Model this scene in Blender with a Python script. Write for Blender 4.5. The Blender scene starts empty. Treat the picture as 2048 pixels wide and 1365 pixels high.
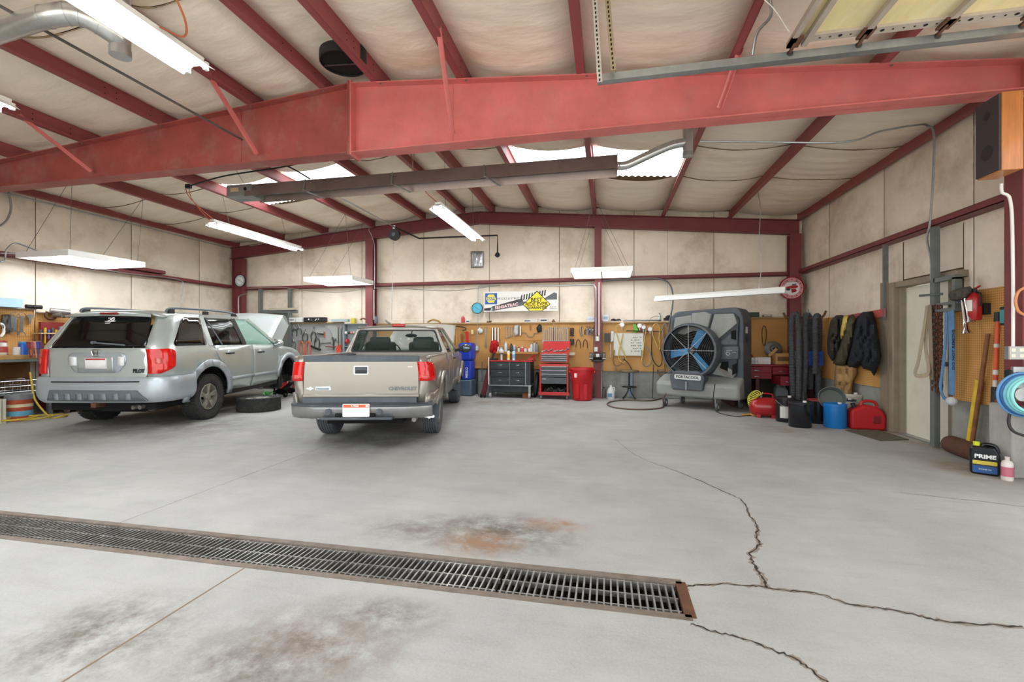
import bpy, bmesh, math, random
from mathutils import Vector, Matrix, Euler
random.seed(7)
R = math.radians
PI = math.pi
SC = bpy.context.scene
COL = SC.collection
# ---------------------------------------------------------------- camera
cd = bpy.data.cameras.new('camera'); cam = bpy.data.objects.new('camera', cd); COL.objects.link(cam)
cd.sensor_width = 36; cd.lens = 16.0; cd.clip_start = .05; cd.clip_end = 200
CAMH = 1.28; TH = .206
cam.location = (0, 0, CAMH); cam.rotation_euler = (R(90), 0, TH)
SC.camera = cam
# ---------------------------------------------------------------- world and exposure
W = bpy.data.worlds.new('sky'); SC.world = W; W.use_nodes = True
_bg = W.node_tree.nodes['Background']; _bg.inputs[0].default_value = (.93, .97, 1, 1); _bg.inputs[1].default_value = 2.1
SC.view_settings.view_transform = 'Standard'; SC.view_settings.look = 'None'
SC.view_settings.gamma = 1; SC.view_settings.use_curve_mapping = False
SC.view_settings.exposure = .7
LAMP = 54.0        # strength of the lit fluorescent tubes

_sd = bpy.data.lights.new('sun', 'SUN'); _sd.energy = 15.0; _sd.angle = R(.6); _sd.color = (1, .96, .9)
_so = bpy.data.objects.new('sun', _sd); COL.objects.link(_so); _so.rotation_euler = (R(-32), R(-20), 0)   # high sun from behind the building: lights the yard only
# ---------------------------------------------------------------- pixel helpers (photo 2048 x 1365)
FPX = 910.222; CT = math.cos(TH); ST = math.sin(TH)
def ray(u, v):
    a = (u-1024)/FPX; b = (682.5-v)/FPX
    return Vector((-ST+a*CT, CT+a*ST, b))
def pf(u, v, z=0.0):
    d = ray(u, v); return d*((z-CAMH)/d.z) + Vector((0, 0, CAMH))
def pb(u, v, Y=10.45):
    d = ray(u, v); return d*(Y/d.y) + Vector((0, 0, CAMH))
def ps(u, v, X=3.9):
    d = ray(u, v); return d*(X/d.x) + Vector((0, 0, CAMH))

# ---------------------------------------------------------------- materials
def lin(h):
    if isinstance(h, str):
        h = h.lstrip('#'); c = [int(h[i:i+2], 16)/255 for i in (0, 2, 4)]
    else: c = h
    return tuple(x/12.92 if x <= .04045 else ((x+.055)/1.055)**2.4 for x in c)
MATS = {}
def nd(nt, t, **k):
    n = nt.nodes.new(t)
    for a, b in k.items(): setattr(n, a, b)
    return n
def mat(name, col, rough=.5, metal=0, var=.12, scale=6, dirt=None, dscale=2.2, damt=.5, bump=0, bscale=40, coat=0, emit=0, alpha=1, trans=0, ior=1.45, stretch=None, spec=.5):
    if name in MATS: return MATS[name]
    m = bpy.data.materials.new(name); m.use_nodes = True; nt = m.node_tree
    b = nt.nodes['Principled BSDF']; L = nt.links.new
    c = lin(col)
    b.inputs['Roughness'].default_value = rough; b.inputs['Metallic'].default_value = metal
    b.inputs['Coat Weight'].default_value = coat; b.inputs['Coat Roughness'].default_value = .08
    b.inputs['Specular IOR Level'].default_value = spec
    b.inputs['IOR'].default_value = ior; b.inputs['Transmission Weight'].default_value = trans; b.inputs['Alpha'].default_value = alpha
    b.inputs['Base Color'].default_value = (*c, 1)
    if emit:
        b.inputs['Emission Color'].default_value = (*c, 1); b.inputs['Emission Strength'].default_value = emit
    if var or dirt or bump:
        tc = nd(nt, 'ShaderNodeTexCoord'); vec = tc.outputs['Object']
        if stretch:
            mp = nd(nt, 'ShaderNodeMapping'); mp.inputs['Scale'].default_value = stretch; L(vec, mp.inputs[0]); vec = mp.outputs[0]
    out = None
    if var:
        n = nd(nt, 'ShaderNodeTexNoise'); n.inputs['Scale'].default_value = scale; n.inputs['Detail'].default_value = 6; n.inputs['Roughness'].default_value = .65
        L(vec, n.inputs['Vector'])
        r = nd(nt, 'ShaderNodeValToRGB'); r.color_ramp.elements[0].position = .3; r.color_ramp.elements[1].position = .7
        r.color_ramp.elements[0].color = (*[x*(1-var) for x in c], 1); r.color_ramp.elements[1].color = (*[min(1, x*(1+var)) for x in c], 1)
        L(n.outputs[0], r.inputs[0]); out = r.outputs[0]
    if dirt:
        n2 = nd(nt, 'ShaderNodeTexNoise'); n2.inputs['Scale'].default_value = dscale; n2.inputs['Detail'].default_value = 8; n2.inputs['Roughness'].default_value = .7
        L(vec, n2.inputs['Vector'])
        r2 = nd(nt, 'ShaderNodeValToRGB'); r2.color_ramp.elements[0].position = .5; r2.color_ramp.elements[1].position = .75
        r2.color_ramp.elements[0].color = (0, 0, 0, 1); r2.color_ramp.elements[1].color = (damt, damt, damt, 1)
        L(n2.outputs[0], r2.inputs[0])
        mx = nd(nt, 'ShaderNodeMix', data_type='RGBA'); L(r2.outputs[0], mx.inputs[0])
        if out: L(out, mx.inputs[6])
        else: mx.inputs[6].default_value = (*c, 1)
        mx.inputs[7].default_value = (*lin(dirt), 1); out = mx.outputs[2]
    if out: L(out, b.inputs['Base Color'])
    if bump:
        n3 = nd(nt, 'ShaderNodeTexNoise'); n3.inputs['Scale'].default_value = bscale; n3.inputs['Detail'].default_value = 4
        L(vec, n3.inputs['Vector']); bp = nd(nt, 'ShaderNodeBump'); bp.inputs['Strength'].default_value = bump; bp.inputs['Distance'].default_value = .02
        L(n3.outputs[0], bp.inputs['Height']); L(bp.outputs[0], b.inputs['Normal'])
    MATS[name] = m
    return m
def flat(name, col, rough=.5, metal=0, **k): return mat(name, col, rough, metal, var=0, **k)

# ---------------------------------------------------------------- mesh builder
class MB:
    def __init__(s): s.v = []; s.f = []
    def add(s, vs, fs):
        o = len(s.v); s.v += [tuple(x) for x in vs]; s.f += [tuple(i+o for i in f) for f in fs]; return s
    def box(s, c, d, rot=None):
        c = Vector(c); hx, hy, hz = d[0]/2, d[1]/2, d[2]/2
        vs = [Vector((x, y, z)) for x in (-hx, hx) for y in (-hy, hy) for z in (-hz, hz)]
        if rot is not None:
            m = rot if isinstance(rot, Matrix) else Euler(rot).to_matrix()
            vs = [m @ v for v in vs]
        return s.add([v+c for v in vs], [(0, 1, 3, 2), (4, 6, 7, 5), (0, 4, 5, 1), (2, 3, 7, 6), (0, 2, 6, 4), (1, 5, 7, 3)])
    def bx(s, x0, x1, y0, y1, z0, z1): return s.box(((x0+x1)/2, (y0+y1)/2, (z0+z1)/2), (abs(x1-x0), abs(y1-y0), abs(z1-z0)))
    def bar(s, a, b, w, h, up=(0, 0, 1)):
        a = Vector(a); b = Vector(b); d = b-a; z = d.normalized(); u = Vector(up)
        if abs(z.dot(u)) > .98: u = Vector((0, 1, 0))
        x = z.cross(u).normalized(); y = x.cross(z)
        m = Matrix((x, y, z)).transposed()
        return s.box((a+b)/2, (w, h, d.length), m)
    def cyl(s, a, b, r, r2=None, n=12, cap=True):
        return s.rings([(a, r), (b, r if r2 is None else r2)], n, cap)
    def rings(s, pts, n=12, cap=True):
        # pts: list of (centre, radius) along one straight or gently bending axis
        cs = [Vector(p[0]) for p in pts]; o = len(s.v)
        d = (cs[-1]-cs[0]); d = d.normalized() if d.length > 1e-9 else Vector((0, 0, 1))
        u = Vector((0, 0, 1)) if abs(d.z) < .9 else Vector((1, 0, 0))
        x = d.cross(u).normalized(); y = d.cross(x)
        for c, (p, r) in zip(cs, pts):
            for i in range(n):
                t = 2*PI*i/n; s.v.append(tuple(c + (x*math.cos(t)+y*math.sin(t))*r))
        k = len(pts)
        for j in range(k-1):
            for i in range(n):
                a = o+j*n+i; b = o+j*n+(i+1) % n; s.f.append((a, b, b+n, a+n))
        if cap:
            s.f.append(tuple(o+i for i in range(n))[::-1]); s.f.append(tuple(o+(k-1)*n+i for i in range(n)))
        return s
    def tube(s, pts, r, n=8, closed=False, cap=True):
        P = [Vector(p) for p in pts]; o = len(s.v); k = len(P)
        rr = r if isinstance(r, (list, tuple)) else [r]*k
        x = None
        for j in range(k):
            if closed: t = P[(j+1) % k]-P[j-1]
            else: t = P[min(j+1, k-1)]-P[max(j-1, 0)]
            t = t.normalized() if t.length > 1e-9 else Vector((0, 0, 1))
            if x is None:
                u = Vector((0, 0, 1)) if abs(t.z) < .9 else Vector((1, 0, 0)); x = t.cross(u).normalized()
            else:
                x = (x - t*x.dot(t)); x = x.normalized() if x.length > 1e-6 else t.orthogonal().normalized()
            y = t.cross(x)
            for i in range(n):
                a = 2*PI*i/n; s.v.append(tuple(P[j]+(x*math.cos(a)+y*math.sin(a))*rr[j]))
        for j in range(k if closed else k-1):
            for i in range(n):
                a = o+j*n+i; b = o+j*n+(i+1) % n; a2 = o+((j+1) % k)*n+i; b2 = o+((j+1) % k)*n+(i+1) % n
                s.f.append((a, b, b2, a2))
        if cap and not closed:
            s.f.append(tuple(o+i for i in range(n))[::-1]); s.f.append(tuple(o+(k-1)*n+i for i in range(n)))
        return s
    def lathe(s, prof, c=(0, 0, 0), axis=(0, 0, 1), n=20, cap=True):
        # prof: (radius, height along axis)
        c = Vector(c); d = Vector(axis).normalized(); u = Vector((1, 0, 0)) if abs(d.x) < .9 else Vector((0, 1, 0))
        x = (u - d*u.dot(d)).normalized(); y = d.cross(x); o = len(s.v); k = len(prof)
        for r, h in prof:
            for i in range(n):
                t = 2*PI*i/n; s.v.append(tuple(c+d*h+(x*math.cos(t)+y*math.sin(t))*max(r, 1e-4)))
        for j in range(k-1):
            for i in range(n):
                a = o+j*n+i; b = o+j*n+(i+1) % n; s.f.append((a, b, b+n, a+n))
        if cap:
            s.f.append(tuple(o+i for i in range(n))[::-1]); s.f.append(tuple(o+(k-1)*n+i for i in range(n)))
        return s
    def prism(s, poly, t0, t1, fn):
        # poly: 2D outline; fn(a, b, t) -> 3D
        o = len(s.v); n = len(poly)
        for t in (t0, t1): s.v += [tuple(fn(a, b, t)) for a, b in poly]
        s.f.append(tuple(o+i for i in range(n))[::-1]); s.f.append(tuple(o+n+i for i in range(n)))
        for i in range(n):
            j = (i+1) % n; s.f.append((o+i, o+j, o+n+j, o+n+i))
        return s
    def grid(s, fn, nu, nv, wrap=False):
        o = len(s.v)
        for i in range(nu+1):
            for j in range(nv+1): s.v.append(tuple(fn(i/nu, j/nv)))
        for i in range(nu):
            for j in range(nv):
                a = o+i*(nv+1)+j; s.f.append((a, a+nv+1, a+nv+2, a+1))
        return s
    def ell(s, c, r, n=12, m=8):
        o = len(s.v)
        for j in range(m+1):
            p = PI*j/m
            for i in range(n):
                t = 2*PI*i/n; s.v.append((c[0]+r[0]*max(math.sin(p), 1e-3)*math.cos(t), c[1]+r[1]*max(math.sin(p), 1e-3)*math.sin(t), c[2]+r[2]*math.cos(p)))
        for j in range(m):
            for i in range(n):
                a = o+j*n+i; b = o+j*n+(i+1) % n; s.f.append((a, a+n, b+n, b))
        return s
    def xf(s, m):
        s.v = [tuple(m @ Vector(v)) for v in s.v]; return s
    def mesh(s, name='m', smooth=None, fix=True):
        me = bpy.data.meshes.new(name); me.from_pydata(s.v, [], s.f); me.validate()
        if fix:
            bm = bmesh.new(); bm.from_mesh(me); bmesh.ops.recalc_face_normals(bm, faces=bm.faces); bm.to_mesh(me); bm.free()
        if smooth:
            me.shade_smooth(); me.set_sharp_from_angle(angle=R(smooth))
        return me
    def build(s, name, m=None, parent=None, smooth=None, bevel=0, fix=True, solid=0, subsurf=0):
        o = bpy.data.objects.new(name, s.mesh(name, smooth, fix)); COL.objects.link(o)
        if m: o.data.materials.append(m)
        if parent: o.parent = parent
        if solid:
            q = o.modifiers.new('thick', 'SOLIDIFY'); q.thickness = solid; q.offset = -1
        if subsurf:
            q = o.modifiers.new('sub', 'SUBSURF'); q.levels = subsurf; q.render_levels = subsurf
        if bevel:
            q = o.modifiers.new('bev', 'BEVEL'); q.width = bevel; q.segments = 2; q.limit_method = 'ANGLE'; q.angle_limit = R(40)
            if not smooth:
                o.data.shade_smooth(); o.data.set_sharp_from_angle(angle=R(35))
        return o
def tag(o, label=None, cat=None, group=None, kind=None):
    if label: o['label'] = label
    if cat: o['category'] = cat
    if group: o['group'] = group
    if kind: o['kind'] = kind
    return o
def thing(name, label, cat, loc=(0, 0, 0), rz=0, group=None):
    o = bpy.data.objects.new(name, None); COL.objects.link(o); o.empty_display_size = .1
    o.location = loc; o.rotation_euler = (0, 0, rz)
    return tag(o, label, cat, group)
def single(mb, name, m, label, cat, group=None, **k): return tag(mb.build(name, m, **k), label, cat, group)
def struct(mb, name, m, **k): return tag(mb.build(name, m, **k), kind='structure')
def dup(o, loc=None, rz=None, label=None, parent=None):
    c = o.copy(); COL.objects.link(c)
    if parent is not None: c.parent = parent
    if loc is not None: c.location = loc
    if rz is not None: c.rotation_euler = (0, 0, rz)
    if label: c['label'] = label
    for ch in [x for x in list(bpy.data.objects) if x.parent == o]: dup(ch, parent=c)
    return c
def text(name, s, size, m, parent, M4, align='CENTER', depth=.0015, sx=1.0, bold=0):
    cu = bpy.data.curves.new(name, 'FONT'); cu.body = s; cu.size = size; cu.align_x = align; cu.align_y = 'CENTER'; cu.extrude = depth; cu.resolution_u = 2
    cu.offset = bold
    t = bpy.data.objects.new('tmp', cu); COL.objects.link(t)
    dg = bpy.context.evaluated_depsgraph_get(); me = bpy.data.meshes.new_from_object(t.evaluated_get(dg))
    bpy.data.objects.remove(t); bpy.data.curves.remove(cu)
    me.transform(Matrix.Diagonal((sx, 1, 1, 1))); me.transform(M4)
    o = bpy.data.objects.new(name, me); COL.objects.link(o); o.data.materials.clear(); o.data.materials.append(m)
    if parent: o.parent = parent
    return o
def frame(o, x, y):
    # matrix with local x, y in plane, z out
    x = Vector(x).normalized(); y = Vector(y).normalized(); z = x.cross(y)
    m = Matrix((x, y, z)).transposed().to_4x4(); m.translation = Vector(o); return m
def smoothpts(P, k=6, closed=False):
    # Catmull-Rom through points
    P = [Vector(p) for p in P]; n = len(P); out = []
    seg = n if closed else n-1
    for i in range(seg):
        if closed: a, b, c, d = P[i-1], P[i], P[(i+1) % n], P[(i+2) % n]
        else: a, b, c, d = P[max(i-1, 0)], P[i], P[i+1], P[min(i+2, n-1)]
        for j in range(k):
            t = j/k
            out.append(.5*((2*b)+(c-a)*t+(2*a-5*b+4*c-d)*t*t+(3*b-a-3*c+d)*t**3))
    if not closed: out.append(P[-1])
    return out
ORD = ['first', 'second', 'third', 'fourth', 'fifth', 'sixth', 'seventh', 'eighth', 'ninth', 'tenth', 'eleventh', 'twelfth', 'thirteenth', 'fourteenth']
# ================================================================ materials of the building
def concrete_floor():
    m = bpy.data.materials.new('floor_concrete'); m.use_nodes = True; nt = m.node_tree; L = nt.links.new
    b = nt.nodes['Principled BSDF']; tc = nd(nt, 'ShaderNodeTexCoord'); ob = tc.outputs['Object']
    def noise(sc, det=8, ro=.65, vec=ob):
        n = nd(nt, 'ShaderNodeTexNoise'); n.inputs['Scale'].default_value = sc; n.inputs['Detail'].default_value = det; n.inputs['Roughness'].default_value = ro
        L(vec, n.inputs['Vector']); return n.outputs[0]
    def ramp(i, p0, c0, p1, c1):
        r = nd(nt, 'ShaderNodeValToRGB'); e = r.color_ramp.elements; e[0].position = p0; e[1].position = p1; e[0].color = (*c0, 1); e[1].color = (*c1, 1); L(i, r.inputs[0]); return r.outputs[0]
    def mix(f, a, c):
        x = nd(nt, 'ShaderNodeMix', data_type='RGBA'); L(f, x.inputs[0]); L(a, x.inputs[6])
        if isinstance(c, tuple): x.inputs[7].default_value = (*c, 1)
        else: L(c, x.inputs[7])
        return x.outputs[2]
    base = ramp(noise(1.1), .3, lin('#949491'), .72, lin('#b0b0ac'))
    # streaked sweep marks
    mp = nd(nt, 'ShaderNodeMapping'); mp.inputs['Scale'].default_value = (.8, 4.5, 1); mp.inputs['Rotation'].default_value = (0, 0, .5); L(ob, mp.inputs[0])
    base = mix(ramp(noise(2.2, 6, .6, mp.outputs[0]), .5, (0, 0, 0), .8, (.35, .35, .35)), base, lin('#868079'))
    fine = ramp(noise(90, 3, .7), .35, (0, 0, 0), .75, (.22, .22, .22)); base = mix(fine, base, lin('#cfcdc8'))
    base = mix(ramp(noise(240, 2, .5), .6, (0, 0, 0), .72, (.3, .3, .3)), base, lin('#6d6963'))
    def spot(c, r, col, amt, nsc=4.0, sq=(1, 1)):
        nonlocal base
        mp = nd(nt, 'ShaderNodeMapping'); mp.vector_type = 'TEXTURE'
        mp.inputs['Location'].default_value = (c[0], c[1], 0); mp.inputs['Scale'].default_value = (r*sq[0], r*sq[1], 5); L(ob, mp.inputs[0])
        g = nd(nt, 'ShaderNodeTexGradient', gradient_type='SPHERICAL'); L(mp.outputs[0], g.inputs[0])
        mu = nd(nt, 'ShaderNodeMath', operation='MULTIPLY'); L(g.outputs[0], mu.inputs[0]); L(ramp(noise(nsc, 8, .75), .38, (0, 0, 0), .62, (1.6, 1.6, 1.6)), mu.inputs[1])
        m2 = nd(nt, 'ShaderNodeMath', operation='MULTIPLY', use_clamp=True); L(mu.outputs[0], m2.inputs[0]); m2.inputs[1].default_value = amt*.72
        base = mix(m2.outputs[0], base, lin(col))
    for (u, v, r, col, a, ns, sq) in [
            (1000, 1065, .55, '#5f564c', 1.3, 5, (1.2, .75)), (960, 1085, .3, '#8d6a4c', 1.6, 7, (1.1, .8)), (1110, 1050, .25, '#96694a', 1.0, 9, (1.2, .6)),
            (840, 1060, .5, '#78706a', .9, 5, (1.3, .7)), (200, 1270, .55, '#6c665e', 1.2, 5, (1, .8)), (620, 1290, .5, '#75675c', 1.1, 6, (1.1, .7)), (760, 1230, .35, '#6a625c', 1.0, 7, (1.2, .6)),
            (500, 1340, .4, '#665d55', 1.0, 7, (1.2, .8)), (1880, 880, .9, '#8d7657', 1.5, 3, (.75, 1.3)), (1760, 865, .7, '#8d7a62', 1.3, 3, (.7, 1.2)), (1930, 940, .5, '#8f7a5c', 1.2, 4, (.6, 1.2)), (1560, 860, .6, '#8f8474', .9, 3, (1, 1)),
            (760, 880, 1.2, '#6f6a67', .9, 2, (1.2, 1)), (330, 850, 1.6, '#6a6560', 1.1, 2, (1.3, 1)), (560, 800, 1.5, '#77716b', .9, 2, (1, 1.3)), (1080, 830, 1.3, '#938a7e', .7, 2, (1.3, .8)),
            (80, 820, .9, '#77705f', 1.0, 3, (1, 1)), (1000, 805, 1.6, '#877d70', .9, 3, (1.6, .5)), (1450, 815, 1.0, '#7d756c', .9, 3, (1.2, .6))]:
        p = pf(u, v); spot((p.x, p.y), r, col, a, ns, sq)
    L(base, b.inputs['Base Color'])
    L(ramp(noise(3), .3, (.55, .55, .55), .7, (.8, .8, .8)), b.inputs['Roughness'])
    bp = nd(nt, 'ShaderNodeBump'); bp.inputs['Strength'].default_value = .25; bp.inputs['Distance'].default_value = .01; L(noise(60, 6, .7), bp.inputs['Height']); L(bp.outputs[0], b.inputs['Normal'])
    return m
FLOOR = concrete_floor()
REDS = mat('red_primer_steel', '#cc6f6c', .45, 0, var=.16, scale=2.5, dirt='#b08a82', dscale=3.5, damt=.35, bump=.05, bscale=30)
REDL = mat('dark_primer_steel', '#9c4c46', .45, 0, var=.2, scale=2.2, dirt='#a58a80', dscale=1.8, damt=.55)  # darker, browner red than the right rafter, with greyish scuff patches
REDP = mat('purlin_primer_steel', '#924a4b', .5, 0, var=.15, scale=3, dirt='#6a3532', dscale=3, damt=.35)
REDD = mat('maroon_primer_steel', '#79393c', .5, 0, var=.18, scale=3, dirt='#6a3532', dscale=3, damt=.4)
VINYL = mat('vinyl_wall_blanket', '#ecdfcd', .55, 0, var=.1, scale=1.6, dirt='#a89070', dscale=1.0, damt=.7, bump=.25, bscale=9)
ROOFV = mat('vinyl_roof_blanket', '#f4e7d5', .55, 0, var=.1, scale=1.3, dirt='#c2a67d', dscale=.9, damt=.75, bump=.35, bscale=14, stretch=(.35, 1, 1))
SEAM = mat('blanket_seam', '#8a7557', .7, var=.25, scale=12)
CONC = mat('stem_wall_concrete', '#8f9089', .75, var=.15, scale=4, dirt='#63645f', dscale=3, damt=.6, bump=.3, bscale=25)
GALV = mat('galvanised_steel', '#a9adae', .35, .8, var=.12, scale=14)
GREYP = mat('grey_painted_steel', '#6e7472', .5, .2, var=.12, scale=8, dirt='#4b4b47', damt=.5)
WHITEP = mat('white_enamel', '#e9e8e3', .4, var=.04, scale=5)
BLACK = mat('black_rubber', '#1b1b1c', .6, var=.2, scale=10)
DARK = flat('dark_void', '#070707', .9)
STEEL = mat('bare_steel', '#8b8d8e', .3, .9, var=.15, scale=20)
CHROME = flat('chrome', '#d8dadb', .12, 1)
WOOD = mat('plain_wood', '#b98a52', .55, var=.2, scale=5, stretch=(1, 1, 8))
RUST = mat('rusty_steel', '#5a3a28', .75, var=.35, scale=14, dirt='#7a4d2d', dscale=9, damt=.7)
RED = mat('red_enamel', '#a81f22', .35, var=.1, scale=6, coat=.3)
BEIGED = mat('beige_door_paint', '#ddd8c6', .45, var=.04, scale=3, dirt='#a59c85', dscale=2, damt=.3)
TAUPE = mat('taupe_frame_paint', '#8e8271', .5, var=.1, scale=6, dirt='#6a6052', damt=.5)
def pegboard_mat(name, col, holes, dirt):
    m = bpy.data.materials.new(name); m.use_nodes = True; nt = m.node_tree; L = nt.links.new; b = nt.nodes['Principled BSDF']
    tc = nd(nt, 'ShaderNodeTexCoord'); sp = nd(nt, 'ShaderNodeSeparateXYZ'); L(tc.outputs['Object'], sp.inputs[0])
    def mth(op, a, c):
        n = nd(nt, 'ShaderNodeMath', operation=op)
        for i, x in enumerate((a, c)):
            if x is None: continue
            if isinstance(x, (int, float)): n.inputs[i].default_value = x
            else: L(x, n.inputs[i])
        return n.outputs[0]
    S = .0254
    hx = mth('SUBTRACT', mth('FRACT', mth('DIVIDE', mth('ADD', sp.outputs[0], sp.outputs[1]), S), None), .5)
    hz = mth('SUBTRACT', mth('FRACT', mth('DIVIDE', sp.outputs[2], S), None), .5)
    d = mth('ADD', mth('MULTIPLY', hx, hx), mth('MULTIPLY', hz, hz))
    hole = mth('LESS_THAN', d, .045)
    n = nd(nt, 'ShaderNodeTexNoise'); n.inputs['Scale'].default_value = 1.6; n.inputs['Detail'].default_value = 8; L(tc.outputs['Object'], n.inputs['Vector'])
    r = nd(nt, 'ShaderNodeValToRGB'); r.color_ramp.elements[0].position = .35; r.color_ramp.elements[1].position = .75
    r.color_ramp.elements[0].color = (*lin(col), 1); r.color_ramp.elements[1].color = (*lin(dirt), 1); L(n.outputs[0], r.inputs[0])
    mx = nd(nt, 'ShaderNodeMix', data_type='RGBA'); L(hole, mx.inputs[0]); L(r.outputs[0], mx.inputs[6]); mx.inputs[7].default_value = (*lin(holes), 1)
    L(mx.outputs[2], b.inputs['Base Color']); b.inputs['Roughness'].default_value = .6
    return m
PEG = pegboard_mat('tan_pegboard', '#cf9c57', '#7a5226', '#b07d3e')
PEGG = pegboard_mat('grey_pegboard', '#b4b5b1', '#6f706e', '#9a9a95')

# ================================================================ levels
XL, XR, YB, YF = -10.1, 4.06, 10.72, -.7          # inner faces of the blanket walls
XRID = -3.02; ZRID = 4.385; SLOPE = .0833
def zr(x): return ZRID - SLOPE*abs(x-XRID)         # underside of the purlins / top of rafters
XS = [-9.88, -8.47, -7.16, -5.825, -4.448, -3.42, -2.658, -1.6, -.245, 1.242, 2.609, 3.96]
YFR, YBK = 5.04, 10.56

# ---------------------------------------------------------------- floor with trench and slabs
fl = struct(MB().bx(XL-.3, XR+.3, YF-.2, YB+.2, -.5, -.32), 'floor', FLOOR)
DX0, DX1, DY0, DY1 = -8.0, .385, 2.225, 2.545
g = .006
def slab(x0, x1, y0, y1): MB().bx(x0+g/2, x1-g/2, y0+g/2, y1-g/2, -.32, 0).build('concrete_slab', FLOOR, fl)
slab(XL-.3, -2.0, YF-.2, DY0); slab(-2.0, DX1, YF-.2, DY0); slab(XL-.3, DX0, DY0, DY1)
slab(XL-.3, -3.36, DY1, YB+.2); slab(-3.36, DX1, DY1, YB+.2); 
slab(DX1-g, XR+.3, YF-.2, YB+.2)
CRK = flat('crack_shadow', '#2e2a25', .95); CRKL = flat('crack_dust', '#8a7f72', .95)
JNT = flat('joint_sealant', '#7d6a56', .9)
MB().bx(-2.005, -1.995, YF, DY0-.02, -.003, .0008).build('joint_strip', JNT, fl)
def crack(px, w0, w1, seed):
    rnd = random.Random(seed); pts = smoothpts([pf(u, v) for u, v in px], 7)
    fine = []
    for i, p in enumerate(pts):
        t = (pts[min(i+1, len(pts)-1)]-pts[max(i-1, 0)]).normalized(); n_ = Vector((-t.y, t.x, 0))
        fine.append((p+n_*rnd.uniform(-.008, .008), n_))
    for (k, mm, h) in ((1, CRK, .0016), (2.6, CRKL, .0009)):
        vs = []; fs = []
        for i, (p, n_) in enumerate(fine):
            w = (w0+(w1-w0)*i/len(fine))*rnd.uniform(.35, 1.25)*k
            o = n_*rnd.uniform(-.003, .003)*k
            vs += [(p+o+n_*w) + Vector((0, 0, h)), (p+o-n_*w) + Vector((0, 0, h))]
        for i in range(len(fine)-1): fs.append((2*i, 2*i+1, 2*i+3, 2*i+2))
        MB().add(vs, fs).build('floor_crack', mm, fl)
crack([(1232, 880), (1262, 905), (1300, 924), (1350, 942), (1400, 962), (1450, 985), (1484, 1002), (1498, 1030), (1515, 1055), (1512, 1075), (1520, 1090), (1500, 1108), (1508, 1130), (1520, 1150), (1532, 1176)], .001, .008, 1)
crack([(1364, 1182), (1385, 1172), (1440, 1170), (1500, 1172), (1532, 1176), (1580, 1183), (1640, 1190), (1700, 1210), (1760, 1218), (1820, 1228), (1880, 1243), (1960, 1250), (2048, 1256)], .005, .006, 2)
crack([(1382, 1248), (1430, 1265), (1480, 1277), (1530, 1295), (1580, 1315), (1620, 1340), (1660, 1372)], .004, .006, 3)
crack([(1800, 985), (1860, 993), (1930, 1000), (2048, 1014)], .0012, .0016, 4)
MUD = mat('trench_mud', '#3b2b1f', .95, var=.4, scale=20, bump=.5, bscale=25)
MB().bx(DX0, DX1, DY0, DY1, -.33, -.3).bx(DX0, DX1, DY0-.005, DY0+.008, -.3, -.03).bx(DX0, DX1, DY1-.008, DY1+.005, -.3, -.03).bx(DX1-.02, DX1+.004, DY0, DY1, -.3, -.03).build('trench_lining', MUD, fl)
# trench drain grating
dr = thing('trench_drain', 'long steel bar grating over the trench drain across the floor', 'drain', (DX0, DY0, 0))
OLDST = mat('worn_grating_steel', '#8f8d89', .4, .7, var=.25, scale=9, dirt='#54473b', dscale=6, damt=.6)
RAIL = mat('drain_rail_steel', '#7d7166', .6, .4, var=.3, scale=10, dirt='#5c4330', damt=.6)
LX = DX1-DX0
for yy in (0, DY1-DY0):
    MB().bx(0, LX, yy-.022, yy+.022, -.05, .003).build('frame_rail', RAIL, dr)
MB().bx(LX-.03, LX+.02, 0, DY1-DY0, -.05, .003).build('end_plate', RUST, dr)
GW = .905; Wd = DY1-DY0-.05
gm = MB()
nb = 26
for i in range(nb):
    x = (i+.5)*GW/nb; gm.bx(x-.0045, x+.0045, 0, Wd, -.045, -.004)
for yy in (.03, Wd*.52, Wd-.012): gm.bx(.003, GW-.003, yy-.004, yy+.004, -.03, -.005)
gmesh = gm.mesh('grating_section'); gmesh.materials.append(OLDST)
x = LX-.035-GW
while x > .05:
    o = bpy.data.objects.new('grating_section', gmesh); COL.objects.link(o); o.parent = dr; o.location = (x, .025, 0); x -= GW+.006

# ---------------------------------------------------------------- walls: vinyl faced insulation blankets, one panel each
def blanket(parent, org, eu, ev, en, w, h, m, bulge=.05, nu=8, nv=8, name='insulation_panel', topfn=None):
    # org corner, eu/ev directions in plane, en inward normal
    org, eu, ev, en = map(Vector, (org, eu, ev, en)); rnd = random.Random(int(org.x*977+org.y*131+org.z*53))
    k1, k2, k3 = rnd.uniform(0, 6), rnd.uniform(0, 6), rnd.uniform(.4, 1)
    def fn(a, b):
        hh = h if topfn is None else topfn(a)
        s = (1-abs(2*a-1)**4)*(1-abs(2*b-1)**3)
        s = s*(.65+.2*math.sin(k1+a*5)+.15*math.sin(k2+b*4+a*2))
        return org+eu*(a*w)+ev*(b*hh)+en*(s*bulge*k3+.004)
    return MB().grid(fn, nu, nv).build(name, m, parent, smooth=60)
ZG = 2.66                                           # girt level
def ztop(x): return zr(x)+.2
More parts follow.
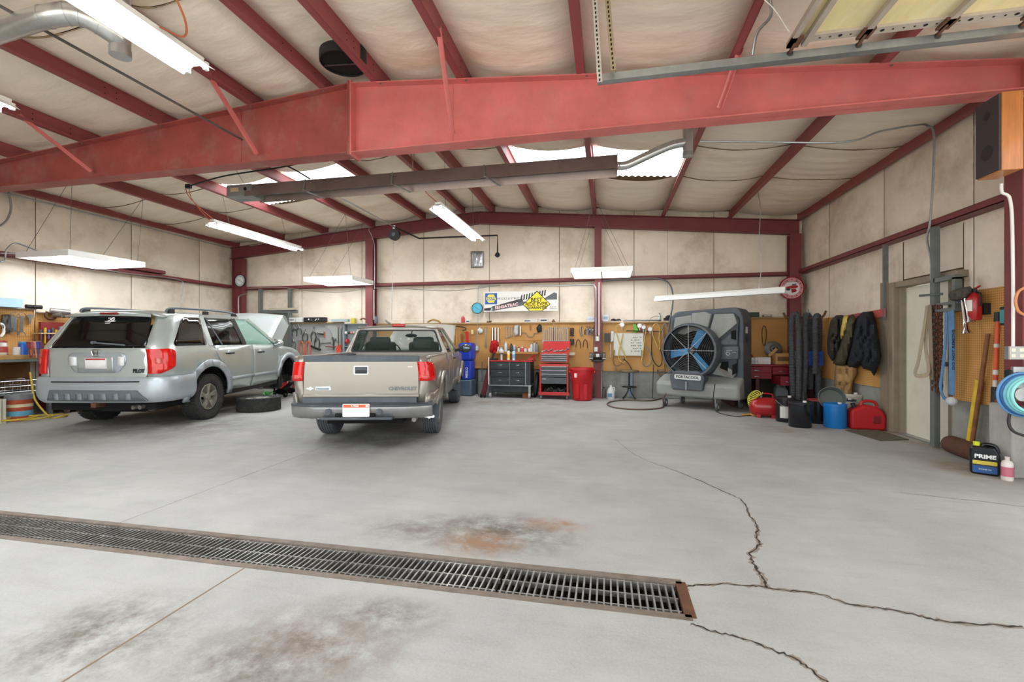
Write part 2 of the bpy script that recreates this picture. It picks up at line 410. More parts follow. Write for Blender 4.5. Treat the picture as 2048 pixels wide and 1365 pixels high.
# back wall
wb = struct(MB().bx(XL-.15, XR+.15, YB+.02, YB+.12, 0, 4.9), 'wall_back', SEAM)
sb = [XL, -7.95, -6.2, -4.5, -2.8, -1.1, .6, 2.3, XR]
for i in range(8):
    x0, x1 = sb[i], sb[i+1]; e = .006
    blanket(wb, (x0+e, YB, .1), (1, 0, 0), (0, 0, 1), (0, -1, 0), x1-x0-2*e, ZG-.1, VINYL)
    blanket(wb, (x0+e, YB, ZG), (1, 0, 0), (0, 0, 1), (0, -1, 0), x1-x0-2*e, 1, VINYL, topfn=lambda a, x0=x0, x1=x1: ztop(x0+(x1-x0)*a)-ZG)
# right wall (door opening 6.55..7.57 is only covered by the door) and left wall
DYA, DYB = 6.36, 7.24
wr = struct(MB().bx(XR+.03, XR+.13, 4.35, DYA-.06, 0, 4.3).bx(XR+.03, XR+.13, DYB+.06, YB+.15, 0, 4.3).bx(XR+.03, XR+.13, DYA-.06, DYB+.06, 2.08, 4.3).bx(XR+.03, XR+.13, YF-.1, 4.35, 3.35, 4.3).bx(XR+.03, XR+.13, YF-.1, .2, 0, 3.35), 'wall_right', SEAM)
sr = [4.4, 6.1, 7.8, 9.5, YB]
for i in range(4):
    y0, y1 = sr[i], sr[i+1]; e = .006
    if i == 1: blanket(wr, (XR, DYB+.12, .1), (0, 1, 0), (0, 0, 1), (-1, 0, 0), y1-DYB-.13, ZG-.1, VINYL); blanket(wr, (XR, y0+e, .1), (0, 1, 0), (0, 0, 1), (-1, 0, 0), DYA-.12-y0, ZG-.1, VINYL, bulge=.03); blanket(wr, (XR, DYA-.1, 2.14), (0, 1, 0), (0, 0, 1), (-1, 0, 0), DYB-DYA+.2, ZG-2.14, VINYL, bulge=.03)
    else: blanket(wr, (XR, y0+e, .1), (0, 1, 0), (0, 0, 1), (-1, 0, 0), y1-y0-2*e, ZG-.1, VINYL)
    blanket(wr, (XR, y0+e, ZG), (0, 1, 0), (0, 0, 1), (-1, 0, 0), y1-y0-2*e, ztop(XR)-ZG, VINYL, bulge=.08)
wl = struct(MB().bx(XL-.13, XL-.03, 4.35, YB+.15, 0, 4.3).bx(XL-.13, XL-.03, YF-.1, 4.35, 0, 4.3), 'wall_left', SEAM)
sl_ = [4.5, 6.28, 7.97, 9.65, YB]
for i in range(4):
    y0, y1 = sl_[i], sl_[i+1]; e = .006
    blanket(wl, (XL, y0+e, .1), (0, 1, 0), (0, 0, 1), (1, 0, 0), y1-y0-2*e, ZG-.1, VINYL)
    blanket(wl, (XL, y0+e, ZG), (0, 1, 0), (0, 0, 1), (1, 0, 0), y1-y0-2*e, ztop(XL)-ZG, VINYL, bulge=.07)
struct(MB().bx(XL-.1, -7.0, YF-.12, YF, 0, 4.2).bx(3.6, XR+.1, YF-.12, YF, 0, 4.2).bx(XL-.1, XR+.1, YF-.12, YF, 3.6, 4.75), 'wall_front', VINYL)  # wide opening behind the camera is made up, sized to let light in
struct(MB().bx(-60, 60, -60, 60, -.62, -.52), 'ground', mat('yard_gravel', '#b8b0a2', .9, var=.15, scale=3))
struct(MB().bx(XR+.15, XR+12, -12, 14, -.5, -.02).bx(XL-12, XL-.2, -12, 14, -.5, -.02).bx(XL-12, XR+12, -14, YF-.22, -.5, -.021), 'yard_apron', FLOOR)
# stem walls
struct(MB().bx(-3.05, XR, YB-.13, YB+.01, 0, .6), 'trim_1', CONC, bevel=.01)
struct(MB().bx(3.93, XR+.02, DYB+.34, YB-.13, 0, .6), 'trim_2', CONC, bevel=.01)
struct(MB().bx(3.93, XR+.02, 4.5, DYA-.12, 0, .61), 'trim_3', CONC, bevel=.01)
struct(MB().bx(3.68, 4.09, 5.08, 5.36, 0, .68), 'trim_4', mat('pier_concrete', '#a3a29c', .8, var=.12, scale=3, dirt='#7d7c76', damt=.6, bump=.4, bscale=18), bevel=.02)
struct(MB().bx(XL-.02, XL+.1, 4.4, YB-.02, 0, .6), 'trim_5', CONC, bevel=.01)
DKW = mat('dark_painted_stem', '#35342f', .8, var=.2, scale=5, dirt='#55514a', damt=.5)
struct(MB().bx(-9.6, -3.05, YB-.13, YB+.01, 0, .62), 'trim_6', DKW, bevel=.01)

# ---------------------------------------------------------------- ceiling
ce = struct(MB().add([(XL-.2, YF-.1, zr(XL)+.3), (XRID, YF-.1, ZRID+.3), (XRID, YB+.1, ZRID+.3), (XL-.2, YB+.1, zr(XL)+.3), (XR+.2, YF-.1, zr(XR)+.3), (XR+.2, YB+.1, zr(XR)+.3),
   (XL-.2, YF-.1, zr(XL)+.4), (XRID, YF-.1, ZRID+.4), (XRID, YB+.1, ZRID+.4), (XL-.2, YB+.1, zr(XL)+.4), (XR+.2, YF-.1, zr(XR)+.4), (XR+.2, YB+.1, zr(XR)+.4)],
   [(0, 1, 2, 3), (1, 4, 5, 2), (6, 9, 8, 7), (7, 8, 11, 10), (0, 3, 9, 6), (4, 10, 11, 5), (0, 6, 7, 1), (1, 7, 10, 4), (3, 2, 8, 9), (2, 5, 11, 8)]), 'ceiling', SEAM)
YS = [YF, 1.55, 3.45, 5.35, 7.22, 8.5, 10.6]
SKY = mat('skylight_fibreglass', '#eef4f7', .6, var=.03, scale=3, emit=3.2)
xb = [XL-.1]+XS[1:-1]+[XR+.1]
for i in range(len(xb)-1):
    x0, x1 = xb[i], xb[i+1]
    for j in range(len(YS)-1):
        y0, y1 = YS[j]+.006, YS[j+1]-.006
        sky = (j == 4 and i in (2, 3, 8, 7))
        rnd = random.Random(i*31); k = rnd.uniform(.75, 1.2); ph = rnd.uniform(0, 6)
        if x0 < XRID < x1: k *= .6
        if sky:
            nc = 26
            def fn(a, b, x0=x0, x1=x1, y0=y0, y1=y1):
                x = x0+.03+(x1-x0-.06)*b; return (x, y0+(y1-y0)*a, zr(x)+.17+.012*math.cos(b*nc*PI))
            MB().grid(fn, 1, 78).build('skylight_panel', SKY, ce, smooth=60)
        else:
            def fn(a, b, x0=x0, x1=x1, y0=y0, y1=y1, k=k, ph=ph):
                x = x0+(x1-x0)*b; y = y0+(y1-y0)*a
                s = (1-abs(2*b-1)**2.2)
                sg = s*(.105*k)*(.8+.2*math.sin(ph+y*1.1)) + .006*math.sin(y*23+ph+b*3)*s + .004*math.sin(y*51+b*9)*s + s*.03*(1-(2*a-1)**2)
                return (x, y, zr(x)+.2-sg)
            MB().grid(fn, 22, 10).build('insulation_panel', ROOFV, ce, smooth=60)
            if j < len(YS)-2 and not (j+1 == 4 and i in (2, 3, 7, 8)):
                pts = [Vector(fn(1, q/12))+Vector((0, .006+.02*math.sin(q*1.3+ph)*0, -.006+rnd.uniform(-.004, .003))) for q in range(13)]
                MB().tube(pts, [rnd.uniform(.003, .009) for _ in pts], 5).build('blanket_seam', SEAM, ce)

# ---------------------------------------------------------------- steel frame
def zpurlin(x, i):
    side = 1 if x > XRID else -1; k = i
    z0 = zr(x); o = MB(); t = .006; fw = .075
    # Z purlin: web plus two flanges, bottom flange pointing to the ridge
    o.bx(x-t/2, x+t/2, YF, YB, z0, z0+.205)
    s = -side
    o.bx(x, x+s*fw, YF, YB, z0, z0+t).bx(x+s*fw-t/2, x+s*fw+t/2, YF, YB, z0, z0+.022)
    o.bx(x, x-s*fw, YF, YB, z0+.2, z0+.205)
    return o
LS = [x for x in XS if x < XRID][::-1]; RS = [x for x in XS if x > XRID]
HOLE = flat('bolt_hole', '#160d0c', .9); BOLT = mat('plated_bolt', '#8d8480', .4, .7)
for side, lst in (('left', LS), ('right', RS)):
    for i, x in enumerate(lst):
        ev = i == 5
        pu = thing('roof_purlin', ('red steel eave strut along the top of the %s wall' % side) if ev else '%s red steel roof purlin %s of the ridge, running front to back' % (ORD[i], side), 'purlin', (x, YF, zr(x)), group='roof purlins')
        mb = zpurlin(x, i); mb.xf(Matrix.Translation((-x, -YF, -zr(x)))); mb.build('purlin_web', REDP, pu)
        hb = MB(); sg = -1 if side == 'right' else 1
        for yf in (YFR-.75, YFR-.62, YFR-.2, YFR+.2, YFR+.62, YFR+.75, 2.2, 8.0):
            for zz in (.065, .135):
                for fx in (-1, 1): hb.cyl((fx*.0032, yf-YF, zz), (fx*.0042, yf-YF, zz), .008, n=8)
        tag(hb.build('bolt_holes', HOLE, pu), kind='stuff')
# rafters
def rafter(name, label, xa, da, xb_, db, Y, wfl, tw, mat_, y_fl=True, stiff=(), plates=()):
    t = thing(name, label, 'beam', (xa, Y, zr(xa)-da))
    o = Matrix.Translation((-xa, -Y, -(zr(xa)-da)))
    def quadbox(x0, z0a, z1a, x1, z0b, z1b, y0, y1):
        m = MB(); m.add([(x0, y0, z0a), (x0, y0, z1a), (x0, y1, z0a), (x0, y1, z1a), (x1, y0, z0b), (x1, y0, z1b), (x1, y1, z0b), (x1, y1, z1b)],
            [(0, 1, 3, 2), (4, 6, 7, 5), (0, 4, 5, 1), (2, 3, 7, 6), (0, 2, 6, 4), (1, 5, 7, 3)]); return m.xf(o)
    ta, tb = zr(xa), zr(xb_); ft = .012
    quadbox(xa, ta-da, ta, xb_, tb-db, tb, Y-tw/2, Y+tw/2).build('web', mat_, t)
    quadbox(xa, ta-ft, ta, xb_, tb-ft, tb, Y-wfl/2, Y+wfl/2).build('top_flange', mat_, t)
    quadbox(xa, ta-da, ta-da+ft, xb_, tb-db, tb-db+ft, Y-wfl/2, Y+wfl/2).build('bottom_flange', mat_, t)
    for x in stiff:
        f = (x-xa)/(xb_-xa); d = da+(db-da)*f; z1 = zr(x); MB().bx(x-.003, x+.003, Y-.012, Y, z1-d+.01, z1-.012).xf(o).build('splice_weld', mat_, t)
    for (x, w, ext) in plates:
        f = (x-xa)/(xb_-xa); d = da+(db-da)*f; z1 = zr(x); MB().bx(x-w/2, x+w/2, Y-wfl/2-.01, Y+wfl/2+.01, z1-d-ext, z1+.02).xf(o).build('end_plate', mat_, t)
    for i, x in enumerate(XS):
        if min(xa, xb_) < x < max(xa, xb_): MB().cyl((x+.03, Y-wfl/2+.02, zr(x)-.028), (x+.03, Y-wfl/2+.02, zr(x)-.012), .012, n=6).xf(o).build('bolt', BOLT, t)
    return t
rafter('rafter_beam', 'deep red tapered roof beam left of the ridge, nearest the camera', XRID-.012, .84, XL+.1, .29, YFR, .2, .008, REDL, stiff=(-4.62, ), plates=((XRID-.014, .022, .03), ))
rafter('rafter_beam', 'bright red tapered roof beam right of the ridge, nearest the camera', XRID+.012, .84, 3.74, .27, YFR, .2, .008, REDS, stiff=(-1.75, ), plates=((XRID+.014, .022, .03), (3.72, .02, 0)))
rafter('end_rafter', 'maroon end wall rafter left of the ridge against the back wall', XRID-.01, .28, XL+.1, .3, YBK, .15, .008, REDD)
rafter('end_rafter', 'maroon end wall rafter right of the ridge against the back wall', XRID+.01, .28, XR-.12, .3, YBK, .15, .008, REDD)
# columns
def hcol(name, label, x, y, z1, d, bf, axis='x', tap=0, m=REDD):
    t = thing(name, label, 'column', (x, y, 0)); o = MB(); tw = .008
    if axis == 'x':
        MB().bx(-d/2, d/2, -tw/2, tw/2, 0, z1).build('web', m, t)
        for s in (-1, 1): MB().bx(s*d/2-.006, s*d/2+.006, -bf/2, bf/2, 0, z1).build('flange', m, t)
    else:
        MB().bx(-tw/2, tw/2, -d/2, d/2, 0, z1).build('web', m, t)
        for s in (-1, 1): MB().bx(-bf/2, bf/2, s*d/2-.006, s*d/2+.006, 0, z1).build('flange', m, t)
    MB().bx(-d/2-.03, d/2+.03, -d/2-.03, d/2+.03, 0, .012).build('base_plate', m, t)
    return t
hcol('end_wall_column', 'maroon steel corner column behind the silver SUV hood', -9.72, 10.52, 3.5, .3, .16, 'x')
hcol('end_wall_column', 'maroon steel column behind the grey pickup cab', -5.82, 10.5, zr(-5.82)-.29, .2, .2, 'y')
hcol('end_wall_column', 'maroon steel column carrying the bench grinder', -.2, 10.45, zr(-.2)-.3, .18, .15, 'y')
hcol('end_wall_column', 'dark maroon corner column behind the hanging exhaust hoses', 3.82, 10.5, 3.5, .16, .22, 'y')
tc_ = hcol('frame_column', 'maroon frame column at the right edge with outlet box and conduit', 3.92, 5.19, 2.86, .3, .2, 'x'); tc_.location.z = .68
hcol('frame_column', 'maroon frame column carrying the left end of the near roof beam', -9.95, YFR, 3.5, .25, .2, 'x')
# girts
def girt(label, a, b, z, side):
    a = Vector(a); b = Vector(b); t = thing('wall_girt', label, 'girt', (a.x, a.y, z)); d = (b-a); L_ = d.length; d.normalize()
    n = Vector(side)
    def bar_(o0, o1, z0, z1):
        p = [n*o0, n*o1]; vs = []
        for q in (0, L_):
            for oo in (o0, o1):
                for zz in (z0, z1): vs.append(d*q+n*oo+Vector((0, 0, zz)))
        return MB().add(vs, [(0, 1, 3, 2), (4, 6, 7, 5), (0, 4, 5, 1), (2, 3, 7, 6), (0, 2, 6, 4), (1, 5, 7, 3)])
    bar_(0, .18, .0, .008).build('girt_web', REDD, t); bar_(.172, .18, 0, .07).build('inner_flange', REDD, t); bar_(.0, .18, .072, .078).build('stiffener_lip', REDD, t)
    return t
girt('maroon wall girt behind the grey pickup, left end of back wall', (-9.6, YB, 0), (-5.92, YB, 0), ZG, (0, -1, 0))
girt('maroon wall girt above the long parts sign on the back wall', (-5.72, YB, 0), (-.28, YB, 0), ZG, (0, -1, 0))
girt('maroon wall girt above the evaporative cooler on the back wall', (-.12, YB, 0), (3.72, YB, 0), ZG, (0, -1, 0))
girt('long maroon wall girt above the beige door on the right wall', (XR, 5.2, 0), (XR, YB-.2, 0), ZG+.02, (-1, 0, 0))
girt('long maroon wall girt on the left wall above the SUV', (XL, 4.5, 0), (XL, YB-.2, 0), ZG+.05, (1, 0, 0))
girt('short maroon girt lap on the left wall below the large panel light', (XL, 7.2, 0), (XL, 8.6, 0), ZG+.15, (1, 0, 0))
# flange braces
def brace(label, p, q):
    t = thing('flange_brace', label, 'brace', q); p = Vector(p); q = Vector(q)
    v = p-q; a = MB().bar((0, 0, 0), v, .05, .005); b = MB().bar((.023, 0, 0), v+Vector((.023, 0, 0)), .005, .045)
    a.build('angle_leg', REDS, t); b.build('angle_leg', REDS, t)
    MB().cyl((0, -.02, .03), (0, -.005, .03), .012, n=6).build('bolt', BOLT, t)
def brace_px(label, u0, v0, u1, v1, xi):
    # lower end on the beam's bottom flange, upper end on the purlin
    b = pb(u1, v1, YFR-.09); x = XS[xi]; zz = zr(x)+.05
    d = ray(u0, v0); y = (x/d.x)*d.y
    brace(label, (x, min(max(y, 3.4), 4.75), zz), (b.x, b.y, b.z+.01))
brace_px('angle brace from beam to purlin near the left edge', 35, 205, 180, 345, 2)
brace_px('angle brace from beam to purlin beside the lit strip lamp', 415, 160, 512, 310, 4)
brace_px('dark angle brace in front of the bright red beam', 877, 75, 905, 270, 7)
brace_px('angle brace near the overhead door track', 1480, 100, 1437, 218, 9)
# ================================================================ vehicle helpers
def interp(tab, v):
    if v <= tab[0][0]: return tab[0][1]
    for (a, b), (c, d) in zip(tab, tab[1:]):
        if v <= c: return b+(d-b)*(v-a)/(c-a)
    return tab[-1][1]
def rpoly(P, r, n=4):
    out = []; k = len(P)
    for i in range(k):
        a, b, c = Vector(P[i-1]), Vector(P[i]), Vector(P[(i+1) % k]); rr = r[i] if isinstance(r, (list, tuple)) else r
        if rr <= 0: out.append(tuple(b)); continue
        u = (a-b); v = (c-b); l = min(rr, u.length*.45, v.length*.45); p = b+u.normalized()*l; q = b+v.normalized()*l
        for j in range(n+1):
            t = j/n; out.append(tuple(p*(1-t)**2+b*2*t*(1-t)+q*t*t))
    return out
def arc(c, r, a0, a1, n=10): return [(c[0]+r*math.cos(R(a0+(a1-a0)*i/n)), c[1]+r*math.sin(R(a0+(a1-a0)*i/n))) for i in range(n+1)]
def panel(poly, fn, name, m, parent, step=.12, solid=.012, smooth=50, bevel=0):
    bm = bmesh.new(); vs = [bm.verts.new((a, b, 0)) for a, b in poly]; bm.faces.new(vs)
    bmesh.ops.triangulate(bm, faces=bm.faces[:])
    for ax in (0, 1):
        lo = min(p[ax] for p in poly); hi = max(p[ax] for p in poly); st = step[ax] if isinstance(step, tuple) else step
        k = int((hi-lo)/st)
        for i in range(1, k+1):
            c = lo+(hi-lo)*i/(k+1); co = (c, 0, 0) if ax == 0 else (0, c, 0); no = (1, 0, 0) if ax == 0 else (0, 1, 0)
            bmesh.ops.bisect_plane(bm, geom=bm.verts[:]+bm.edges[:]+bm.faces[:], plane_co=co, plane_no=no, dist=1e-5)
    for v in bm.verts: v.co = Vector(fn(v.co.x, v.co.y))
    me = bpy.data.meshes.new(name); bm.to_mesh(me); bm.free(); me.shade_smooth(); me.set_sharp_from_angle(angle=R(smooth))
    o = bpy.data.objects.new(name, me); COL.objects.link(o); me.materials.append(m); o.parent = parent
    if solid:
        q = o.modifiers.new('thick', 'SOLIDIFY'); q.thickness = solid; q.offset = 0
    return o
def tyre_prof(r, w, grooves):
    P = [(.62*r, -w*.40), (.72*r, -w*.47), (.86*r, -w*.5), (.95*r, -w*.47), (.99*r, -w*.40)]
    if grooves:
        for i in range(grooves):
            c = -w*.30+w*.60*i/(grooves-1); P += [(r, c-.009), (r, c-.004), (r*.965, c-.003), (r*.965, c+.003), (r, c+.004), (r, c+.009)]
    else: P += [(r, -w*.25), (r*1.004, 0), (r, w*.25)]
    P += [(.99*r, w*.40), (.95*r, w*.47), (.86*r, w*.5), (.72*r, w*.47), (.62*r, w*.40)]
    return P
RUB = mat('tyre_rubber', '#2c2c2b', .8, var=.18, scale=30, dirt='#5a5650', dscale=8, damt=.5, bump=.6, bscale=60)
RUBB = mat('tyre_rubber_smooth', '#54575c', .75, var=.12, scale=20, dirt='#5f6266', damt=.4)
ALLOY = mat('dusty_alloy', '#a8a499', .4, .6, var=.1, scale=12, dirt='#6d6558', dscale=8, damt=.5)
DKWELL = flat('wheel_well_black', '#0d0d0d', .9)
def tread_blocks(r, w, n=44):
    m = MB()
    for i in range(n):
        a = 2*PI*i/n
        for k, (y, ww, da) in enumerate(((-.38, .2, 0), (-.13, .19, .5), (.13, .19, 0), (.38, .2, .5))):
            t = a+da*2*PI/n; c = Vector((math.cos(t)*r, y*w, math.sin(t)*r))
            m.box(c, (.014, ww*w, 2*PI*r/n*.68), Euler((0, -t, 0)).to_matrix() @ Euler((R(18 if k % 2 else -18), 0, 0)).to_matrix())
    return m
def wheel(parent, loc, r, w, rimr, out, kind, rotz=0, tilt=None):
    # out: -1 outer face toward -y, +1 toward +y
    tn = 'wheel'
    o = MB().lathe([(a, b) for a, b in tyre_prof(r, w, 5 if kind == 'truck' else 0)], (0, 0, 0), (0, 1, 0), 40, cap=False).build(tn, RUBB if kind == 'truck' else RUB, parent, smooth=35)
    o.location = loc
    if kind != 'truck': tag(tread_blocks(r-.001, w).build('tread_blocks', RUB, o), kind='stuff')
    y1 = out*w*.40; s = out
    MB().lathe([(rimr*1.0, y1*1.06), (rimr*1.03, y1), (rimr*.93, y1*.98), (rimr*.90, y1*.2), (rimr*.86, 0), (.05, 0)], (0, 0, 0), (0, 1, 0), 32, cap=False).build('rim', ALLOY, o, smooth=40)
    sp = MB()
    if kind == 'suv':
        for i in range(5):
            a = 2*PI*i/5+.3
            for d in (-.13, .13):
                p0 = Vector((math.cos(a+d*.9)*.04, y1*.75, math.sin(a+d*.9)*.04)); p1 = Vector((math.cos(a+d)*rimr*.95, y1*.93, math.sin(a+d)*rimr*.95))
                sp.bar(p0, p1, .032, .022, (0, 1, 0))
        sp.cyl((0, y1*.5, 0), (0, y1*.95, 0), .07, .06, 16)
    else:
        for i in range(5):
            a = 2*PI*i/5+.1; p0 = Vector((math.cos(a)*.03, y1*.8, math.sin(a)*.03)); p1 = Vector((math.cos(a)*rimr*.95, y1*.95, math.sin(a)*rimr*.95)); sp.bar(p0, p1, .085, .02, (0, 1, 0))
        sp.cyl((0, y1*.5, 0), (0, y1*1.0, 0), .06, .05, 16)
    sp.build('spokes', ALLOY, o, bevel=.004)
    for i in range(5):
        a = 2*PI*i/5; MB().cyl((math.cos(a)*.052, y1*.9, math.sin(a)*.052), (math.cos(a)*.052, y1*.99, math.sin(a)*.052), .009, n=6).build('lug_nut', CHROME, o)
    return o
TINT = flat('tinted_glass', '#0a0c0d', .04, 0, coat=.5)
TINT2 = flat('smoked_glass', '#10140f', .03, 0, alpha=.72)
CLEARG = flat('green_tinted_glass', '#8fcdb8', .03, 0, alpha=.22)
LAMPR = mat('red_lamp_lens', '#c81512', .12, var=.15, scale=16, coat=.35)
LAMPW = mat('clear_lamp_lens', '#dcdedd', .1, var=.12, scale=25, coat=.5)
BLKP = mat('black_plastic', '#202123', .5, var=.12, scale=20)
GRYPL = mat('grey_plastic', '#5f666b', .55, var=.1, scale=15)
PLATE = mat('number_plate_white', '#e4e1e0', .4, var=.05, scale=14); PLRED = mat('number_plate_red', '#b9402f', .4, var=.1, scale=30)
INTER = mat('vehicle_interior', '#232221', .85, var=.15, scale=10)

def well(parent, c, r, s, y0, y1):
    m = MB().grid(lambda a, b: (c[0]+r*math.cos(PI*a), s*(y0+(y1-y0)*b), c[1]+r*math.sin(PI*a)), 16, 1)
    m.add([(c[0]+r*math.cos(PI*i/16), s*y0, c[1]+r*math.sin(PI*i/16)) for i in range(17)], [tuple(range(17))])
    return m.build('wheel_well', DKWELL, parent)
# ================================================================ silver SUV with its hood up
SUVP = mat('silver_green_paint', '#bcc5c2', .3, .45, var=.02, scale=3, coat=.6, dirt='#9a9a90', dscale=2, damt=.2)
SUVF = mat('silver_blue_trim', '#b0b9bf', .35, .4, var=.02, scale=3, coat=.3, dirt='#8d8c85', dscale=2, damt=.3)
suv = thing('suv', 'silver sport utility vehicle with its hood up and front wheel off', 'car', (-7.3, 6.11, 0), R(90+12.5))
suv.rotation_euler = (0, R(-1.0), R(102.5))
WT = [(.3, .87), (.42, .915), (.6, .945), (.9, .95), (1.12, .935), (1.2, .915), (1.64, .78), (1.7, .74), (1.74, .66)]
QX, QR = -.74, .24
def lean(z): return max(0, z-1.2)*.62
def sp_(q, z, s, off=0.0):
    w = interp(WT, z)+off
    if q > 2.2: w *= 1-.10*((q-2.2)/1.4)**2
    rr = QR
    if q >= QX: x = q; y = w
    else:
        t = (QX-q)/rr
        if t < PI/2: x = QX-(rr+off)*math.sin(t); y = w-(rr+off)*(1-math.cos(t))
        else: x = QX-rr-off-.03*min(1, (t-PI/2)*.6); y = w-rr-off-(t-PI/2)*rr
    x += lean(z)*min(1, max(0, (.2-q)/.9))
    return (x, s*y, z)
def rear_(y, z, off=0.0):
    e = max(.2, interp(WT, z)-QR)
    return (QX-QR-off-.03*(1-min(1, abs(y)/e)**2)+lean(z), y, z)
WC = (0, .38)
for s in (-1, 1):
    f = lambda q, z, s=s: sp_(q, z, s)
    quarter = [(-1.13, .78), (-.46, .78)] + arc(WC, .585, 137, 25, 14) + [(.5, .66), (.36, .84), (.22, .98), (.15, 1.1), (.13, 1.195)] + [(.06, 1.2), (-.02, 1.68), (-.5, 1.7), (-1.05, 1.66), (-1.13, 1.2)]
    panel(quarter, f, 'quarter_panel', SUVP, suv)
    panel(rpoly([(-.80, 1.22), (-.03, 1.212), (-.10, 1.665), (-.70, 1.655)], .07), lambda q, z, s=s: sp_(q, z, s, .009), 'quarter_window', TINT, suv, solid=.004)
    flare = arc(WC, .60, 205, -4, 20) + arc(WC, .485, -2, 208, 20)
    panel([(x, max(z, .36)) for x, z in flare], lambda q, z, s=s: sp_(q, z, s, .016), 'wheel_arch_flare', SUVF, suv, step=.2, solid=.03)
    rd = [(.50, .42), (1.2, .40), (1.27, .6), (1.285, .8), (1.285, 1.19), (.145, 1.2), (.16, 1.1), (.235, .985), (.375, .84), (.51, .66)]
    dr_ = panel(rd, f, 'rear_door', SUVP, suv)
    fd = [(1.215, .40), (2.22, .42), (2.3, .6), (2.3, .95), (2.2, 1.165), (1.297, 1.19), (1.297, .8), (1.28, .6)]
    df_ = panel(fd, f, 'front_door', SUVP, suv)
    for d_, hx, hz in ((dr_, .52, 1.06), (df_, 1.52, 1.04)):
        p = Vector(sp_(hx, hz, s)); MB().ell((p.x, p.y, p.z+.005), (.055, .02, .045)).build('handle_cup', SUVF, d_, smooth=60)
        MB().tube([sp_(hx-.11, hz, s, .012), sp_(hx-.08, hz, s, .04), sp_(hx+.08, hz, s, .04), sp_(hx+.11, hz, s, .012)], .013, 8).build('door_handle', BLKP, d_, smooth=60)
    panel([(.53, .585), (1.27, .585), (1.27, .635), (.51, .64)], lambda q, z, s=s: sp_(q, z, s, .014), 'side_moulding', SUVF, dr_, solid=.012)
    panel([(1.285, .585), (2.28, .575), (2.28, .625), (1.285, .635)], lambda q, z, s=s: sp_(q, z, s, .014), 'side_moulding', SUVF, df_, solid=.012)
    # window surrounds: thin bars so one can look into the cabin
    fr = MB()
    def bar2(a, b, w): fr.bar(sp_(*a, s), sp_(*b, s), w, .03, (0, 1, 0))
    bar2((.06, 1.2), (-.02, 1.68), .1)
    for i in range(8):
        t0, t1 = i/8, (i+1)/8; bar2((-.02+1.12*t0, 1.69), (-.02+1.12*t1, 1.69), .05)
    fr.build('window_frame', SUVP, suv)
    MB().bar(sp_(.985, 1.2, s, .003), sp_(.86, 1.67, s, .003), .055, .02, (0, 1, 0)).bar(sp_(1.05, 1.2, s, .003), sp_(.93, 1.67, s, .003), .07, .02, (0, 1, 0)).build('center_pillar', BLKP, suv)
    MB().bar(sp_(.36, 1.21, s, .006), sp_(.13, 1.67, s, .006), .022, .015, (0, 1, 0)).build('window_divider', GRYPL, suv)
    panel([(.10, 1.2), (1.0, 1.2), (.88, 1.68), (.0, 1.68)], f, 'rear_door_glass', TINT2, dr_, solid=.004)
    panel([(1.03, 1.19), (2.12, 1.16), (1.62, 1.56), (1.42, 1.64), (.93, 1.68)], f, 'front_door_glass', CLEARG, df_, solid=.004)
    # front fender, arch
    WF = (2.70, .42)
    fen = [(2.31, .62)] + arc(WF, .54, 152, 42, 12) + [(3.34, .72), (3.36, .9), (3.2, 1.0), (2.9, 1.075), (2.5, 1.125), (2.21, 1.16), (2.31, .95)]
    panel(fen, f, 'front_fender', SUVP, suv)
    fl2 = arc(WF, .56, 170, 8, 18) + arc(WF, .45, 8, 172, 18)
    panel([(x, max(z, .42)) for x, z in fl2], lambda q, z, s=s: sp_(q, z, s, .014), 'wheel_arch_flare', SUVF, suv, step=.2, solid=.03)
    # fender top folded towards the hood opening
    MB().grid(lambda a, b, s=s: (2.22+1.1*a, s*(sp_(2.22+1.1*a, 1.1, 1)[1]-.14*b), interp([(2.2, 1.16), (2.5, 1.125), (2.9, 1.075), (3.2, 1.0), (3.36, .9)], 2.22+1.1*a)+.02*math.sin(b*PI/2)), 10, 3).build('fender_top', SUVP, suv, smooth=60)
    # tail lamp wrapping the corner
    lp = rpoly([(-1.115, .83), (-.97, .83), (-.80, .92), (-.78, 1.15), (-.83, 1.185), (-1.115, 1.18)], [.01, .02, .04, .03, .04, .01])
    tl = panel(lp, lambda q, z, s=s: sp_(q, z, s, .016), 'tail_lamp', LAMPR, suv, step=.06, solid=.02)
    panel(rpoly([(-1.03, .97), (-.95, .97), (-.95, 1.06), (-1.03, 1.06)], .02), lambda q, z, s=s: sp_(q, z, s, .028), 'reversing_lens', mat('pink_lamp_lens', '#cf5a52', .15, var=.2, scale=30, coat=.5), tl, step=.06, solid=.004)
    # wheel wells
    for c, rw in ((WC, .5), (WF, .46)):
        well(suv, c, rw, s, .55, .88)
    # roof rail
    rr = [(-.55, s*.64, 1.735), (-.45, s*.645, 1.79), (.1, s*.65, 1.805), (.75, s*.65, 1.80), (1.15, s*.645, 1.775), (1.25, s*.64, 1.735)]
    rl = MB().tube(smoothpts(rr, 5), .017, 8).build('roof_rail', GRYPL, suv, smooth=60)
    for xx in (-.45, .35, 1.15): MB().bx(xx-.06, xx+.06, s*.645-.018, s*.645+.018, 1.71, 1.78).build('rail_foot', BLKP, rl, bevel=.008)
    # mirror
    mm = MB().ell((2.08, s*1.03, 1.2), (.07, .1, .08)).build('door_mirror', SUVP, suv, smooth=60)
    MB().ell((2.03, s*1.035, 1.2), (.03, .085, .065)).build('mirror_glass', CHROME, mm, smooth=60)
    MB().bar((2.1, s*.9, 1.16), (2.1, s*1.0, 1.17), .05, .04).build('mirror_arm', BLKP, mm)
    # A pillar
    MB().bar(sp_(2.2, 1.16, s), (1.42, s*.74, 1.67), .06, .04, (0, 1, 0)).build('windscreen_pillar', SUVP, suv)
